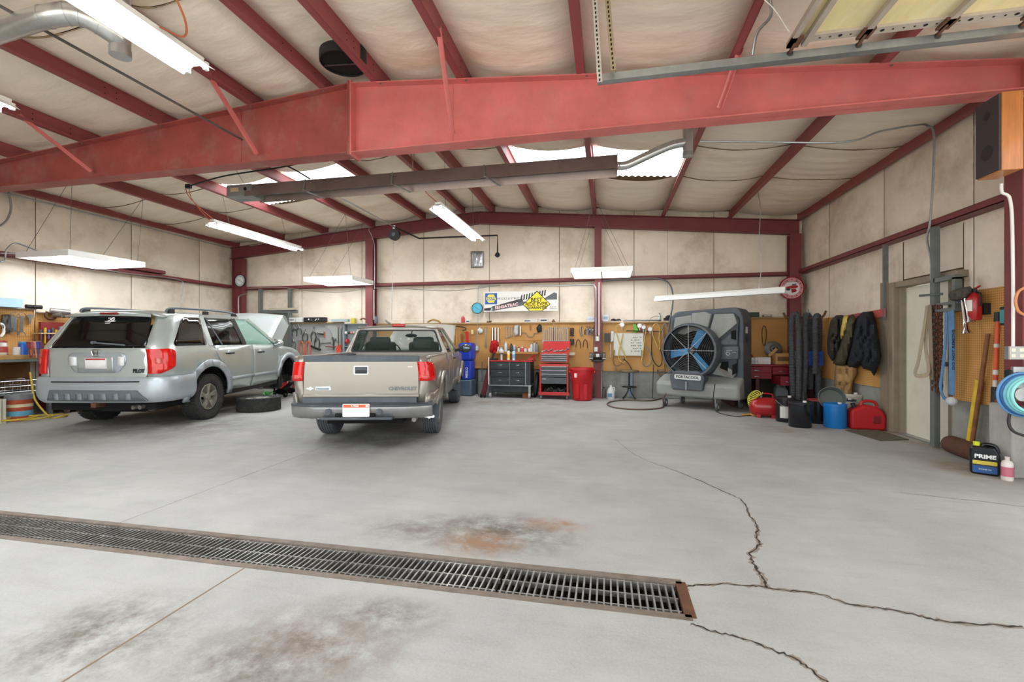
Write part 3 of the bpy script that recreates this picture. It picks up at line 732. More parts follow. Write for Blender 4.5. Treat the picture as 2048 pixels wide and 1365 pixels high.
panel([(-.72, -.66), (1.42, -.66), (1.42, .66), (-.72, .66)], lambda x, y: (x, y*(1.08-.05*max(0, x-.6)), 1.755-.07*(abs(y)/.66)**3-.03*max(0, (x-.6)/.8)**2-.03*max(0, (-x-.3)/.4)**2), 'roof', SUVP, suv, step=.15, solid=.03)
panel([(0, -.72), (1, -.72), (1, .72), (0, .72)], lambda a, y: (1.42+.82*a, y*(1.0+.12*a)-.0, 1.70-.53*a-.02*(y/.7)**2), 'windscreen', CLEARG, suv, step=.25, solid=.004)
# tailgate
tgp = rpoly([(-.69, 1.2), (-.71, 1.0), (-.69, .80), (-.60, .715), (.60, .715), (.69, .80), (.71, 1.0), (.69, 1.2)], [0, 0, .05, .05, .05, .05, 0, 0])
tg = panel(tgp, rear_, 'tailgate', SUVP, suv)
panel(rpoly([(-.68, 1.215), (.68, 1.215), (.555, 1.64), (-.555, 1.64)], .05), lambda y, z: rear_(y, z, .004), 'rear_window', TINT, suv, solid=.006)
rc = rpoly([(-.42, 1.0), (-.42, 1.09), (-.36, 1.135), (.34, 1.135), (.39, 1.09), (.39, 1.0), (.3, .85), (-.32, .85)], [.02, .05, .05, .05, .05, .02, .06, .06])
panel(rc, lambda y, z: rear_(y, z, .012), 'plate_surround', SUVF, tg, solid=.02)
panel(rpoly([(-.24, .88), (.25, .88), (.25, 1.075), (-.24, 1.075)], .02), lambda y, z: rear_(y, z, .017), 'plate_recess', SUVP, tg, solid=.012)
for s, ya, yb in ((1, .26, .37), (-1, -.40, -.31)):
    panel(rpoly([(ya, .945), (yb, .945), (yb, 1.075), (ya, 1.075)], .015), lambda y, z: rear_(y, z, .026), 'reversing_lamp', LAMPW, tg, solid=.01)
npl = panel(rpoly([(-.165, .905), (.135, .905), (.135, 1.055), (-.165, 1.055)], .012), lambda y, z: rear_(y, z, .032), 'number_plate', PLATE, tg, solid=.006)
panel([(-.15, 1.03), (.12, 1.03), (.12, 1.05), (-.15, 1.05)], lambda y, z: rear_(y, z, .037), 'plate_band', PLRED, npl, solid=.002)
em = MB()
xe = rear_(0, 1.13)[0]-.028
for a, b in (((.035, 1.16), (.022, 1.10)), ((-.035, 1.16), (-.022, 1.10))): em.bar((xe, a[0]-.015, a[1]), (xe, b[0]-.015, b[1]), .014, .012, (1, 0, 0))
em.bar((xe, .02, 1.13), (xe, -.05, 1.13), .012, .012, (1, 0, 0))
em.tube(smoothpts([(xe, .04, 1.17), (xe, -.07, 1.17), (xe, -.06, 1.1), (xe, -.04, 1.085), (xe, .01, 1.085), (xe, .03, 1.1)], 4, True), .006, 6, closed=True).build('maker_emblem', CHROME, tg)
text('model_badge', 'PILOT', .075, flat('badge_grey', '#4c5254', .3, .7), tg, frame((rear_(-.585, .87)[0]-.018, -.585, .87), (0, -1, 0), (0, 0, 1)), depth=.004, sx=.8, bold=.003)
wp = MB().bar((rear_(.06, 1.27, .03)[0], .06, 1.275), (rear_(-.40, 1.23, .03)[0], -.40, 1.24), .014, .02, (0, 0, 1)).build('rear_wiper', GRYPL, suv)
MB().cyl((rear_(.06, 1.27)[0]+.01, .06, 1.275), (rear_(.06, 1.27)[0]-.05, .06, 1.275), .022, n=12).build('wiper_pivot', GRYPL, wp)
# spoiler with brake lamp
sv = MB()
def spf(a, b):
    y = -.57+1.14*a; zz = 1.735-.02*(abs(y)/.6)**2; k = b*4
    xs_ = [-.50, -.70, -.80, -.79, -.66]; zs = [.0, -.005, -.03, -.07, -.085]
    i = min(3, int(k)); t = k-i; return (xs_[i]+(xs_[i+1]-xs_[i])*t+.05*(abs(y)/.6)**3, y, zz+zs[i]+(zs[i+1]-zs[i])*t)
spo = sv.grid(spf, 14, 8).build('rear_spoiler', SUVP, suv, smooth=50)
MB().bx(-.825, -.78, -.14, .12, 1.68, 1.712).build('brake_lamp', mat('dark_red_lens', '#7c1719', .2, var=.1, coat=.5), spo, bevel=.012)
STK = flat('white_decal', '#eeeeee', .5)
dx = lambda y, z: rear_(y, z, .012)
panel([(.075, 1.575), (-.075, 1.58), (-.075, 1.59), (.075, 1.585)], dx, 'window_decal', STK, suv, solid=.001, step=.3)
panel([(.055, 1.548), (-.02, 1.553), (-.02, 1.565), (.055, 1.56)], dx, 'window_decal', STK, suv, solid=.001, step=.3)
dm = MB()
for c, rr_ in ((.025, .022), (-.025, .024)):
    dm.tube([Vector(dx(c+rr_*math.cos(t), 1.615+rr_*.9*math.sin(t))) for t in [i*.5+.6 for i in range(10)]], .006, 5)
dm.bar(dx(-.04, 1.64), dx(0, 1.605), .012, .002, (1, 0, 0)); dm.build('antler_decal', STK, suv)
# rear bumper
path = []
for q in (-.42, -.55, -.66, -.74): path.append((q, None))
tmax = PI/2
for i in range(1, 7): path.append((QX-QR*tmax*i/6, None))
rows = [(.42, .015), (.455, .045), (.52, .065), (.60, .062), (.70, .058), (.755, .05), (.785, .03), (.79, -.03)]
def brow(q, z, s, off):
    x, y, zz = sp_(q, min(z, .78), s, off); return (x, y, z)
cols = [[brow(q, z, -1, o) for z, o in rows] for q, _ in path]
for i in range(1, 10):
    y = -.68+1.36*i/10; cols.append([(rear_(y, .6, o)[0], y, z) for z, o in rows])
cols += [[brow(q, z, 1, o) for z, o in rows] for q, _ in path[::-1]]
bm_ = MB(); bm_.grid(lambda a, b: cols[round(a*(len(cols)-1))][round(b*(len(rows)-1))], len(cols)-1, len(rows)-1)
bp_ = bm_.build('rear_bumper', SUVF, suv, smooth=45)
panel([(-.62, .715), (.6, .715), (.6, .73), (-.62, .73)], lambda y, z: rear_(y, z, .052), 'bumper_gap', DKWELL, bp_, solid=.03)
ins = panel(rpoly([(-.74, .445), (-.60, .60), (.62, .61), (.66, .46)], .02), lambda y, z: rear_(y, z, .068-.05*max(0, abs(y)-.6)), 'bumper_insert', GRYPL, bp_, solid=.02)
for i in range(7):
    y = .52-.167*i; k = .55*(y)
    panel(rpoly([(y-.05, .465), (y+.035, .465), (y+.045, .565), (y-.04, .565)], .02), lambda a, z: rear_(a, z, .083), 'insert_tab', mat('grey_plastic_light', '#737b81', .5, var=.08), ins, solid=.012)
# underside
MB().bx(-.9, 3.2, -.75, .75, .3, .46).bx(-.7, .9, -.5, .5, .24, .32).build('underbody', DKWELL, suv)
for s in (-1, 1): MB().bx(.5, 2.25, s*.90, s*.8, .335, .41).build('sill_trim', BLKP, suv)
MB().bx(-1.06, -.45, -.02, .05, .355, .425).build('hitch_receiver', RUST, suv, bevel=.006)
EXH = mat('exhaust_steel', '#8c8784', .4, .7, var=.2, scale=10)
MB().cyl((-.35, -.55, .36), (-.75, -.55, .36), .1, n=16).cyl((-.75, -.53, .36), (-.98, -.47, .345), .03, n=12).cyl((-.75, -.58, .36), (-.97, -.56, .345), .03, n=12).build('exhaust_pipes', EXH, suv, smooth=40)
MB().lathe([(.1, -.06), (.3, -.08), (.31, .06), (.1, .08)], (-.45, .05, .34), (0, 0, 1), 24).build('spare_wheel', RUB, suv, smooth=40)
MB().bar((0, -.7, .36), (0, .7, .36), .09, .09).build('rear_axle', DKWELL, suv)
MB().bar((2.7, -.72, .38), (2.7, .7, .4), .08, .08).build('front_axle', DKWELL, suv)
MB().bx(2.2, 3.4, -.62, .62, .38, .95).build('engine_bay', DKWELL, suv)
wheel(suv, (0, -.82, .368), .366, .245, .21, -1, 'suv'); wheel(suv, (0, .82, .368), .366, .245, .21, 1, 'suv'); wheel(suv, (2.7, .82, .368), .366, .245, .21, 1, 'suv')
# front hub with brake disc, wheel taken off
HB = mat('rusty_disc', '#57524c', .5, .5, var=.25, scale=12)
hb = MB().lathe([(.145, -.015), (.148, .015), (.10, .018), (.09, .05), (.03, .055)], (2.69, -.72, .36), (0, -1, 0), 28).build('brake_disc', HB, suv, smooth=40)
for i in range(5):
    a = 2*PI*i/5; MB().cyl((2.69+.055*math.cos(a), -.76, .36+.055*math.sin(a)), (2.69+.055*math.cos(a), -.82, .36+.055*math.sin(a)), .007, n=8).build('wheel_stud', STEEL, hb)
MB().bx(2.50, 2.60, -.76, -.66, .28, .46).build('brake_caliper', RUST, hb, bevel=.02)
MB().bar((2.7, -.62, .45), (2.7, -.58, .85), .09, .09).bar((2.7, -.7, .36), (2.55, -.3, .33), .06, .06).build('suspension_strut', DKWELL, suv)
MB().bx(2.30, 2.42, -.93, -.70, .24, .62).build('mud_flap', BLKP, suv, bevel=.02)
# interior
it = MB()
for x, yy in ((.0, -.4), (.0, .4), (.75, -.4), (.75, .4), (1.25, -.4), (1.25, .4)):
    it.box((x, yy, .9), (.5, .5, .3)); it.box((x-.25, yy, 1.15), (.16, .5, .6), (0, R(-12), 0)); it.box((x-.33, yy, 1.47), (.1, .26, .16), (0, R(-12), 0))
it.build('seats', INTER, suv, bevel=.03)
MB().bx(1.75, 2.2, -.75, .75, .85, 1.12).build('dashboard', INTER, suv, bevel=.03)
# front end and hood
MB().grid(lambda a, b: (3.38+.12*math.sin(a*PI)+.03*math.sin(b*PI), -.78+1.56*a, .35+.6*b), 10, 5).build('front_fascia', SUVP, suv, smooth=60)
hp = [(2.22, 1.15), (2.42, 1.34), (2.62, 1.54), (2.8, 1.71), (2.93, 1.815), (3.04, 1.80), (3.15, 1.71), (3.25, 1.60)]
HOODW = mat('hood_silver', '#c4cbca', .3, .3, var=.03, coat=.6)
hd = MB().grid(lambda a, b: (hp[round(a*7)][0], (-.74+1.48*b)*(1-.07*a), hp[round(a*7)][1]+.05*(1-(2*b-1)**2)), 7, 12).build('hood', HOODW, suv, smooth=60, solid=.02)
for s in (-1, 1): MB().prism([(2.25, 1.13), (2.62, 1.5), (2.93, 1.8), (3.24, 1.59), (2.88, 1.2), (2.6, 1.28)], s*.66, s*.69, lambda a, b, t: (a, t, b)).build('hood_side', HOODW, hd)
MB().bar((3.1, -.6, 1.0), (3.0, -.55, 1.7), .012, .012).build('hood_prop', STEEL, hd)

# ================================================================ pewter pickup truck
TRKP = mat('pewter_paint', '#928c82', .32, .5, var=.03, scale=3, coat=.5, dirt='#8d857b', dscale=2, damt=.25)
TRKD = mat('dark_trim', '#4a5157', .5, .2, var=.12, scale=10, dirt='#6d7276', damt=.5)
BUMP = mat('bumper_metal', '#a2a3a4', .3, .8, var=.12, scale=6, dirt='#75716c', dscale=5, damt=.4)
trk = thing('pickup_truck', 'pewter grey pickup truck seen from behind with its tailgate closed', 'truck', (-3.073, 5.862, 0), R(103.5))
TW = [(.34, .76), (.5, .80), (.7, .83), (.85, .835), (1.02, .815), (1.09, .79), (1.46, .625), (1.51, .58), (1.54, .5)]
TX, TR = -.86, .13
def tp(q, z, s, off=0.0):
    w = interp(TW, z)+off
    if q > 3.3: w *= 1-.12*((q-3.3)/.8)**2
    if q >= TX: return (q, s*w, z)
    t = (TX-q)/TR
    if t < PI/2: return (TX-(TR+off)*math.sin(t), s*(w-(TR+off)*(1-math.cos(t))), z)
    return (TX-TR-off, s*(w-TR-off-(t-PI/2)*TR), z)
C1, C2 = (0, .37), (3.12, .37)
for s in (-1, 1):
    f = lambda q, z, s=s: tp(q, z, s)
    bed = [(-1.085, .56), (-.4, .50)] + arc(C1, .41, 165, 15, 14) + [(.42, .44), (.845, .44), (.845, 1.07), (.7, 1.085), (-.9, 1.1), (-1.085, 1.1)]
    bs = panel(bed, f, 'bed_side', TRKP, trk)
    panel([(x, max(z, .46)) for x, z in arc(C1, .50, 190, -10, 18)+arc(C1, .405, -10, 190, 18)], lambda q, z, s=s: tp(q, z, s, .022), 'wheel_arch_flare', TRKP, bs, step=.2, solid=.04)
    panel([(-1.0, .50), (-.43, .49), (-.43, .66), (-.55, .665), (-1.0, .66)], lambda q, z, s=s: tp(q, z, s, .014), 'lower_flare', TRKP, bs, solid=.025)
    panel([(.46, .52), (.84, .52), (.84, .60), (.46, .60)], lambda q, z, s=s: tp(q, z, s, .014), 'side_moulding', TRKP, bs, solid=.02)
    MB().bx(-.95, .84, s*.70, s*.80, 1.07, 1.105).build('bed_rail', TRKP, bs, bevel=.015)
    MB().bx(-.95, .84, s*.62, s*.66, .62, 1.08).build('bed_inner_wall', TRKD, bs)
    lamp = panel(rpoly([(-1.09, .81), (-.82, .80), (-.80, .93), (-.90, 1.03), (-1.09, 1.035)], [.01, .03, .03, .08, .01]), lambda q, z, s=s: tp(q, z, s, .012), 'tail_lamp', LAMPR, trk, step=.05, solid=.016)
    panel(rpoly([(-1.05, .83), (-.99, .83), (-.99, .88), (-1.05, .88)], .01), lambda q, z, s=s: tp(q, z, s, .022), 'reversing_lens', MATS['pink_lamp_lens'], lamp, step=.05, solid=.003)
    cabp = [(.87, .42), (1.55, .42), (1.55, 1.09), (.87, 1.09)]
    panel(cabp, f, 'cab_side', TRKP, trk)
    door = [(1.565, .42), (2.62, .42), (2.68, .6), (2.7, .9), (2.66, 1.07), (1.565, 1.09)]
    do = panel(door, f, 'door', TRKP, trk)
    panel([(1.57, .52), (2.68, .52), (2.68, .60), (1.57, .60)], lambda q, z, s=s: tp(q, z, s, .014), 'side_moulding', TRKP, do, solid=.02)
    MB().tube([tp(1.62, .98, s, .01), tp(1.64, .98, s, .03), tp(1.76, .98, s, .03), tp(1.78, .98, s, .01)], .012, 8).build('door_handle', BLKP, do)
    # cab frame and side glass
    MB().bar(tp(.9, 1.08, s), tp(.97, 1.49, s), .09, .03, (0, 1, 0)).bar(tp(1.55, 1.08, s), tp(1.5, 1.48, s), .08, .03, (0, 1, 0)).bar(tp(.95, 1.48, s), tp(1.9, 1.49, s), .06, .03, (0, 1, 0)).bar(tp(2.66, 1.07, s), tp(1.92, 1.48, s), .05, .03, (0, 1, 0)).build('cab_frame', TRKP, trk)
    panel([(.95, 1.09), (1.52, 1.09), (1.48, 1.47), (1.0, 1.47)], f, 'cab_side_glass', TINT2, trk, solid=.004)
    panel([(1.58, 1.09), (2.58, 1.08), (1.95, 1.46), (1.54, 1.47)], f, 'door_glass', CLEARG, do, solid=.004)
    fen = [(2.70, .5)] + arc(C2, .41, 165, 15, 12) + [(3.9, .5), (3.92, .75), (3.85, .92), (3.5, 1.0), (3.0, 1.05), (2.68, 1.075), (2.72, .9)]
    panel(fen, f, 'front_fender', TRKP, trk)
    panel([(x, max(z, .46)) for x, z in arc(C2, .50, 190, -10, 18)+arc(C2, .405, -10, 190, 18)], lambda q, z, s=s: tp(q, z, s, .03), 'wheel_arch_flare', TRKP, trk, step=.2, solid=.05)
    for c in (C1, C2): well(trk, c, .405, s, .5, .79)
    for c, zz in ((C1, .30), (C2, .30)):
        mf = MB().prism(rpoly([(.58, .60), (.58, .27), (.84, .27), (.85, .52)], .03), 0, .012, lambda a, b, t, s=s, c=c: (c[0]-.40+t-.12*(.6-b), s*a, b)).build('mud_flap', mat('mud_flap_rubber', '#53606b', .6, var=.12, scale=8), trk)
        MB().prism([(.655, .31), (.70, .31), (.705, .325), (.725, .325), (.73, .31), (.775, .31), (.785, .295), (.77, .28), (.73, .28), (.725, .268), (.705, .268), (.70, .28), (.655, .28), (.645, .295)], -.004, .0, lambda a, b, t, s=s, c=c: (c[0]-.40+t-.12*(.6-b)-.001, s*a, b)).build('bow_tie_emblem', CHROME, mf)
    wheel(trk, (C1[0], s*.70, .345), .345, .205, .20, s, 'truck'); wheel(trk, (C2[0], s*.70, .345), .345, .205, .20, s, 'truck')
    mo = MB().ell((2.38, s*.98, 1.14), (.07, .115, .085)).build('door_mirror', BLKP, trk, smooth=60)
    MB().ell((2.325, s*.985, 1.14), (.02, .1, .07)).build('mirror_glass', flat('mirror_dark', '#59636a', .1, .9), mo, smooth=60)
    MB().bar((2.42, s*.78, 1.1), (2.4, s*.92, 1.12), .06, .05).build('mirror_arm', BLKP, mo)
# tailgate
tx = TX-TR
tg = MB().bx(tx-.005, tx+.05, -.68, .68, .64, 1.10).build('tailgate', TRKP, trk, bevel=.012)
MB().bx(tx-.012, tx+.055, -.675, .675, 1.035, 1.108).build('tailgate_cap', TRKD, tg, bevel=.008)
MB().bx(tx-.022, tx+.03, -.68, .68, .615, .655).build('lower_lip', TRKP, tg, bevel=.01)
MB().prism(rpoly([(-.085, .885), (.085, .885), (.085, .985), (-.085, .985)], .015), tx-.012, tx+.01, lambda a, b, t: (t, a, b)).build('handle_bezel', CHROME, tg)
hc = MB().prism(rpoly([(-.074, .893), (.074, .893), (.074, .977), (-.074, .977)], .012), tx-.016, tx+.01, lambda a, b, t: (t, a, b)).build('tailgate_handle', TRKD, tg)
MB().bx(tx-.021, tx-.012, -.06, .06, .905, .935).build('handle_grip', BLKP, hc, bevel=.004)
text('maker_lettering', 'CHEVROLET', .058, flat('letter_grey', '#6a6d6f', .3, .5), tg, frame((tx-.008, -.485, .715), (0, -1, 0), (0, 0, 1)), depth=.004, sx=1.02, bold=.0025)
MB().prism([(.645, .727), (.62, .735), (.605, .735), (.60, .745), (.58, .745), (.575, .735), (.545, .727), (.575, .715), (.58, .705), (.60, .705), (.605, .715), (.62, .715)][::-1], tx-.012, tx-.004, lambda a, b, t: (t, a, b-.005)).build('bow_tie_emblem', CHROME, tg)
bdg = MB().prism(rpoly([(.535, .70), (.535, .74), (.36, .748), (.345, .70)], .008), tx-.011, tx-.004, lambda a, b, t: (t, a, b)).build('model_badge', flat('badge_silver', '#bfc4c6', .25, .7), tg)
MB().bx(tx-.013, tx-.01, .375, .525, .708, .726).build('badge_inlay', flat('badge_blue_grey', '#7d8f99', .4), bdg)
WPNT = flat('white_scratch', '#e8e6e2', .6)
MB().bar((tx-.0065, .645, .985), (tx-.0065, .59, 1.01), .003, .01, (1, 0, 0)).bar((tx-.0065, .59, 1.01), (tx-.0065, .645, 1.028), .003, .01, (1, 0, 0)).build('white_scratch', WPNT, tg)
MB().bx(tx-.006, tx-.0045, -.60, -.545, .972, .978).build('white_scratch', WPNT, tg)
# bed floor, front wall
MB().bx(tx+.05, .84, -.64, .64, .58, .64).build('bed_floor', TRKD, trk)
MB().bx(.80, .845, -.66, .66, .6, 1.08).build('bed_front_wall', TRKP, trk)
# bumper
bc = []
for y in [-.83, -.80, -.7, -.5, -.25, 0, .25, .5, .7, .80, .83]:
    xx = tx-.135+.17*(abs(y)/.83)**5
    bc.append([(xx+.14, y*.99, .37), (xx+.05, y, .375), (xx+.01, y, .42), (xx-.005, y, .50), (xx, y, .535), (xx+.05, y, .55), (xx+.16, y, .55)])
bu = MB().grid(lambda a, b: bc[round(a*10)][round(b*6)], 10, 6).build('rear_bumper', BUMP, trk, smooth=50)
bc2 = [[(p[4][0]-.008, p[4][1], .515), (p[4][0]-.012, p[4][1], .54), (p[5][0], p[5][1], .562), (p[6][0], p[6][1], .562)] for p in bc]
MB().grid(lambda a, b: bc2[round(a*10)][round(b*3)], 10, 3).build('step_pad', TRKD, bu, smooth=50)
MB().bx(tx-.175, tx-.05, -.40, .42, .372, .405).build('lower_step', TRKD, bu, bevel=.01)
for y in (-.245, .335): MB().cyl((tx-.155, y, .465), (tx-.10, y, .465), .036, n=16).build('hitch_hole', TRKD, bu)
MB().bx(tx-.146, tx-.11, -.2, .26, .402, .445).build('bumper_recess', DKWELL, bu, bevel=.01)
npl = MB().prism(rpoly([(-.14, .41), (.165, .41), (.165, .558), (-.14, .558)], .012), tx-.165, tx-.15, lambda a, b, t: (t, a, b)).build('number_plate', PLATE, trk)
MB().bx(tx-.168, tx-.164, -.13, .155, .517, .55).build('plate_band', flat('plate_orange', '#d5603a', .5), npl)
text('plate_lettering', 'UTAH', .026, flat('plate_white_ink', '#f4f1ee', .5), npl, frame((tx-.1685, .02, .534), (0, -1, 0), (0, 0, 1)), depth=.0006, sx=1.25, bold=.001)
MB().bx(tx-.1695, tx-.167, -.125, -.098, .522, .545).build('plate_sticker', PLATE, npl)
MB().bx(tx-.06, tx+.02, -.66, .66, .555, .62).build('sill_shadow_panel', TRKD, trk)
# cab
MB().bx(.86, .885, -.78, .78, .45, 1.105).build('cab_rear_wall', TRKP, trk, bevel=.01)
cr = lambda y, z: (.872+.10*max(0, z-1.1), y, z)
def ring(poly_o, poly_i, fn, name, m, parent, t):
    n = len(poly_o); mb = MB(); o = len(mb.v)
    for P in (poly_o, poly_i):
        for q in (0, t): mb.v += [tuple(Vector(fn(a, b))+Vector((q, 0, 0))) for a, b in P]
    for i in range(n):
        j = (i+1) % n
        mb.f += [(i, j, 2*n+j, 2*n+i), (n+i, 3*n+i, 3*n+j, n+j), (i, n+i, n+j, j), (2*n+i, 2*n+j, 3*n+j, 3*n+i)]
    return mb.build(name, m, parent)
po = rpoly([(-.78, 1.085), (.78, 1.085), (.625, 1.50), (-.625, 1.50)], .05); pi_ = rpoly([(-.735, 1.105), (.735, 1.105), (.61, 1.462), (-.61, 1.462)], .05); pj = rpoly([(-.70, 1.125), (.70, 1.125), (.585, 1.44), (-.585, 1.44)], .05)
ring(po, pi_, cr, 'cab_rear_frame', TRKP, trk, .03); ring(pi_, pj, cr, 'rear_window_seal', BLKP, trk, .02)
panel(pi_, lambda y, z: (.882+.10*max(0, z-1.1), y, z), 'rear_window', flat('pickup_rear_glass', '#5f7a6e', .02, 0, alpha=.10), trk, solid=.004, step=.3)
panel([(.88, -.625), (1.95, -.625), (1.95, .625), (.88, .625)], lambda x, y: (x, y, 1.528-.035*(abs(y)/.625)**3-.015*max(0, (x-1.5)/.45)**2-.012*max(0, (1.1-x)/.2)**2), 'roof', TRKP, trk, step=.2, solid=.02)
bl = MB().bx(.83, .94, -.135, .065, 1.508, 1.55).build('brake_lamp', LAMPR, trk, bevel=.012)
MB().bx(.85, .92, -.115, -.07, 1.55, 1.575).build('lamp_cap', WHITEP, bl, bevel=.006)
panel([(0, -.6), (1, -.6), (1, .6), (0, .6)], lambda a, y: (1.95+.72*a, y*(1.03+.18*a), 1.50-.42*a), 'windscreen', CLEARG, trk, step=.3, solid=.004)
for y in (-.36, .36):
    se = MB().box((1.35, y, 1.02), (.14, .5, .5), (0, R(-14), 0)).box((1.28, y, 1.24), (.12, .34, .22), (0, R(-10), 0)).box((1.6, y, .78), (.5, .5, .2)).build('seat', INTER, trk, bevel=.045)
MB().tube([(2.05+.05*math.cos(t), .36+.17*math.sin(t), 1.06+.17*math.cos(t)) for t in [2*PI*i/24 for i in range(24)]], .014, 6, closed=True).build('steering_wheel', BLKP, trk)
MB().bx(2.12, 2.65, -.75, .75, .8, 1.07).build('dashboard', INTER, trk, bevel=.04)
MB().ell((1.98, -.02, 1.38), (.02, .11, .035)).bar((2.0, -.02, 1.40), (2.06, -.02, 1.47), .02, .02).build('rear_view_mirror', BLKP, trk, smooth=60)
hpt = [(2.7, 1.085), (2.95, 1.20), (3.3, 1.37), (3.65, 1.53), (3.9, 1.63), (4.0, 1.64), (4.08, 1.56)]
MB().grid(lambda a, b: (hpt[round(a*6)][0], (-.70+1.4*b)*(1-.1*a), hpt[round(a*6)][1]+.03*(1-(2*b-1)**2)), 6, 10).build('hood', mat('hood_underside_light', '#bdbbb4', .4, .3, var=.03), trk, smooth=60, solid=.025)
MB().grid(lambda a, b: (3.86+.14*math.sin(a*PI), -.74+1.48*a, .35+.55*b), 8, 4).build('front_fascia', TRKP, trk, smooth=60)
MB().bx(2.72, 3.8, -.6, .6, .4, .9).bx(-.85, 3.6, -.45, .45, .28, .45).build('chassis', DKWELL, trk)
MB().bar((0, -.65, .345), (0, .65, .345), .09, .09).build('rear_axle', DKWELL, trk); MB().bar((3.12, -.65, .345), (3.12, .65, .345), .07, .07).build('front_axle', DKWELL, trk)
MB().cyl((-.9, -.6, .33), (.3, -.55, .33), .028, n=10).build('exhaust_pipe', EXH, trk)

# ================================================================ loose wheel, floor jack, jack stand
p = pf(508, 822)
lw = thing('loose_wheel', 'taken-off wheel lying flat on the floor beside the silver SUV', 'wheel', (p.x+.02, p.y+.1, 0))
w_ = wheel(lw, (0, 0, .125), .36, .245, .21, 1, 'suv'); w_.rotation_euler = (R(90), 0, .4); w_.name = 'tyre'
LEAF = mat('green_leaf', '#2f8f35', .5, var=.25, scale=14)
lf = thing('leafy_sprig', 'small bright green leafy sprig lying on the loose wheel', 'plant', (p.x+.16, p.y+.12, .252))
for i in range(9):
    a = i*.9; L_ = .11+.05*math.sin(i*2.1)
    MB().add([(0, 0, .004), (L_*.5*math.cos(a)-.025*math.sin(a), L_*.5*math.sin(a)+.025*math.cos(a), .05+.02*(i % 3)), (L_*math.cos(a), L_*math.sin(a), .03+.025*(i % 4)), (L_*.5*math.cos(a)+.025*math.sin(a), L_*.5*math.sin(a)-.025*math.cos(a), .045+.02*(i % 3))], [(0, 1, 2, 3)]).build('leaf', LEAF, lf, solid=.002)
p = pf(560, 796); JB = flat('jack_black', '#141414', .5, .2)
jk = thing('floor_jack', 'black floor jack with upright handle holding up the SUV front', 'jack', (p.x-.12, p.y+.35, 0), R(150))
for s in (-1, 1): MB().prism([(-.35, .04), (.3, .04), (.35, .12), (.05, .18), (-.35, .16)], s*.11-.005, s*.11+.005, lambda a, b, t: (a, t, b)).build('side_plate', JB, jk)
MB().bar((.2, 0, .12), (-.25, 0, .3), .08, .05).build('lift_arm', JB, jk); MB().lathe([(.06, 0), (.06, .03), (.04, .04)], (-.26, 0, .3), (0, 0, 1), 14).build('saddle', JB, jk)
for xx in (-.3, .3):
    for s in (-1, 1): MB().cyl((xx, s*.12, .05), (xx, s*.16, .05), .05, n=14).build('caster', JB, jk)
q0 = pf(537, 797); 
d_ = jk.matrix_basis.inverted() if False else Matrix.LocRotScale(jk.location, jk.rotation_euler, None).inverted()
hb_ = d_ @ Vector((q0.x-.05, q0.y+.25, .12)); ht = d_ @ pb(545, 690, q0.y+.25)
MB().cyl(hb_, ht, .02, n=10).build('jack_handle', JB, jk); MB().bar(hb_, (.28, 0, .12), .06, .05).build('handle_socket', JB, jk)
p = pf(576, 781)
js = thing('jack_stand', 'red steel jack stand under the front of the SUV', 'jack stand', (p.x-.1, p.y+.1, 0))
for sx in (-1, 1):
    for sy in (-1, 1): MB().bar((sx*.13, sy*.13, 0), (sx*.035, sy*.035, .28), .03, .03).build('leg', RED, js)
MB().bx(-.05, .05, -.05, .05, .22, .30).build('collar', RED, js); MB().bx(-.02, .02, -.02, .02, .28, .40).build('post', STEEL, js); MB().bx(-.06, .06, -.025, .025, .40, .42).build('saddle', STEEL, js)
for s in (-1, 1): MB().prism([(-.13, .02), (.13, .02), (.06, .2), (-.06, .2)], s*.12, s*.125, lambda a, b, t: (a, t*(1-b*2.2), b)).build('side_plate', RED, js)
# ================================================================ things hung from the roof
def lit(name, col, st):
    return flat(name, col, .5, emit=st)
TUBE = lit('lit_fluorescent_tube', '#f6fbff', LAMP)
TUBEOFF = mat('unlit_tube', '#dcdcd8', .35, var=.03)
REFL = mat('white_reflector', '#eceeec', .35, var=.03)
WIRE = flat('thin_wire', '#6f6c66', .5, .6)
CORD = mat('orange_cord', '#b4603f', .6, var=.1)
def strip_lamp(label, x, y0, y1, z, w=.3, ang=0, lit_=True, loc=None, tubes=(-.085, .085), cords=True, fins=True):
    L_ = y1-y0
    t = thing('strip_light', label, 'light', (x, y0, z), ang)
    MB().prism([(-.035, .03), (.035, .03), (.05, .085), (-.05, .085)], 0, L_, lambda a, b, q: (a, q, b)).build('channel', WHITEP, t)
    rf = MB().prism([(-w/2, -.02), (-w/2+.006, -.02), (-.05, .032), (.05, .032), (w/2-.006, -.02), (w/2, -.02), (.05, .045), (-.05, .045)], 0, L_, lambda a, b, q: (a, q, b)).build('reflector', REFL, t)
    for tx_ in tubes: MB().cyl((tx_, .04, -.0), (tx_, L_-.04, -.0), .019, n=10).build('tube', TUBE if lit_ else TUBEOFF, t, smooth=60)
    for q in (.02, L_-.02):
        for tx_ in tubes: MB().bx(tx_-.014, tx_+.014, q-.015, q+.015, -.025, .035).build('lamp_holder', WHITEP, t)
    return t
def wire_thing(label, pts, r=.003, m=None, name='hanger_wire', cat='wire'):
    return single(MB().tube(pts, r, 6), name, m or WIRE, label, cat)
def chain(label, a, b, name='hanger_chain'):
    a = Vector(a); b = Vector(b); n = max(3, int((b-a).length/.03)); mb = MB()
    for i in range(n):
        c = a.lerp(b, (i+.5)/n); d = (b-a).normalized()*.017; s_ = Vector((.006, 0, 0)) if i % 2 else Vector((0, .006, 0))
        mb.tube([c-d-s_*0, c-d*.6+s_, c+d*.6+s_, c+d, c+d*.6-s_, c-d*.6-s_], .0022, 4, closed=True)
    return single(mb, name, STEEL, label, 'chain')
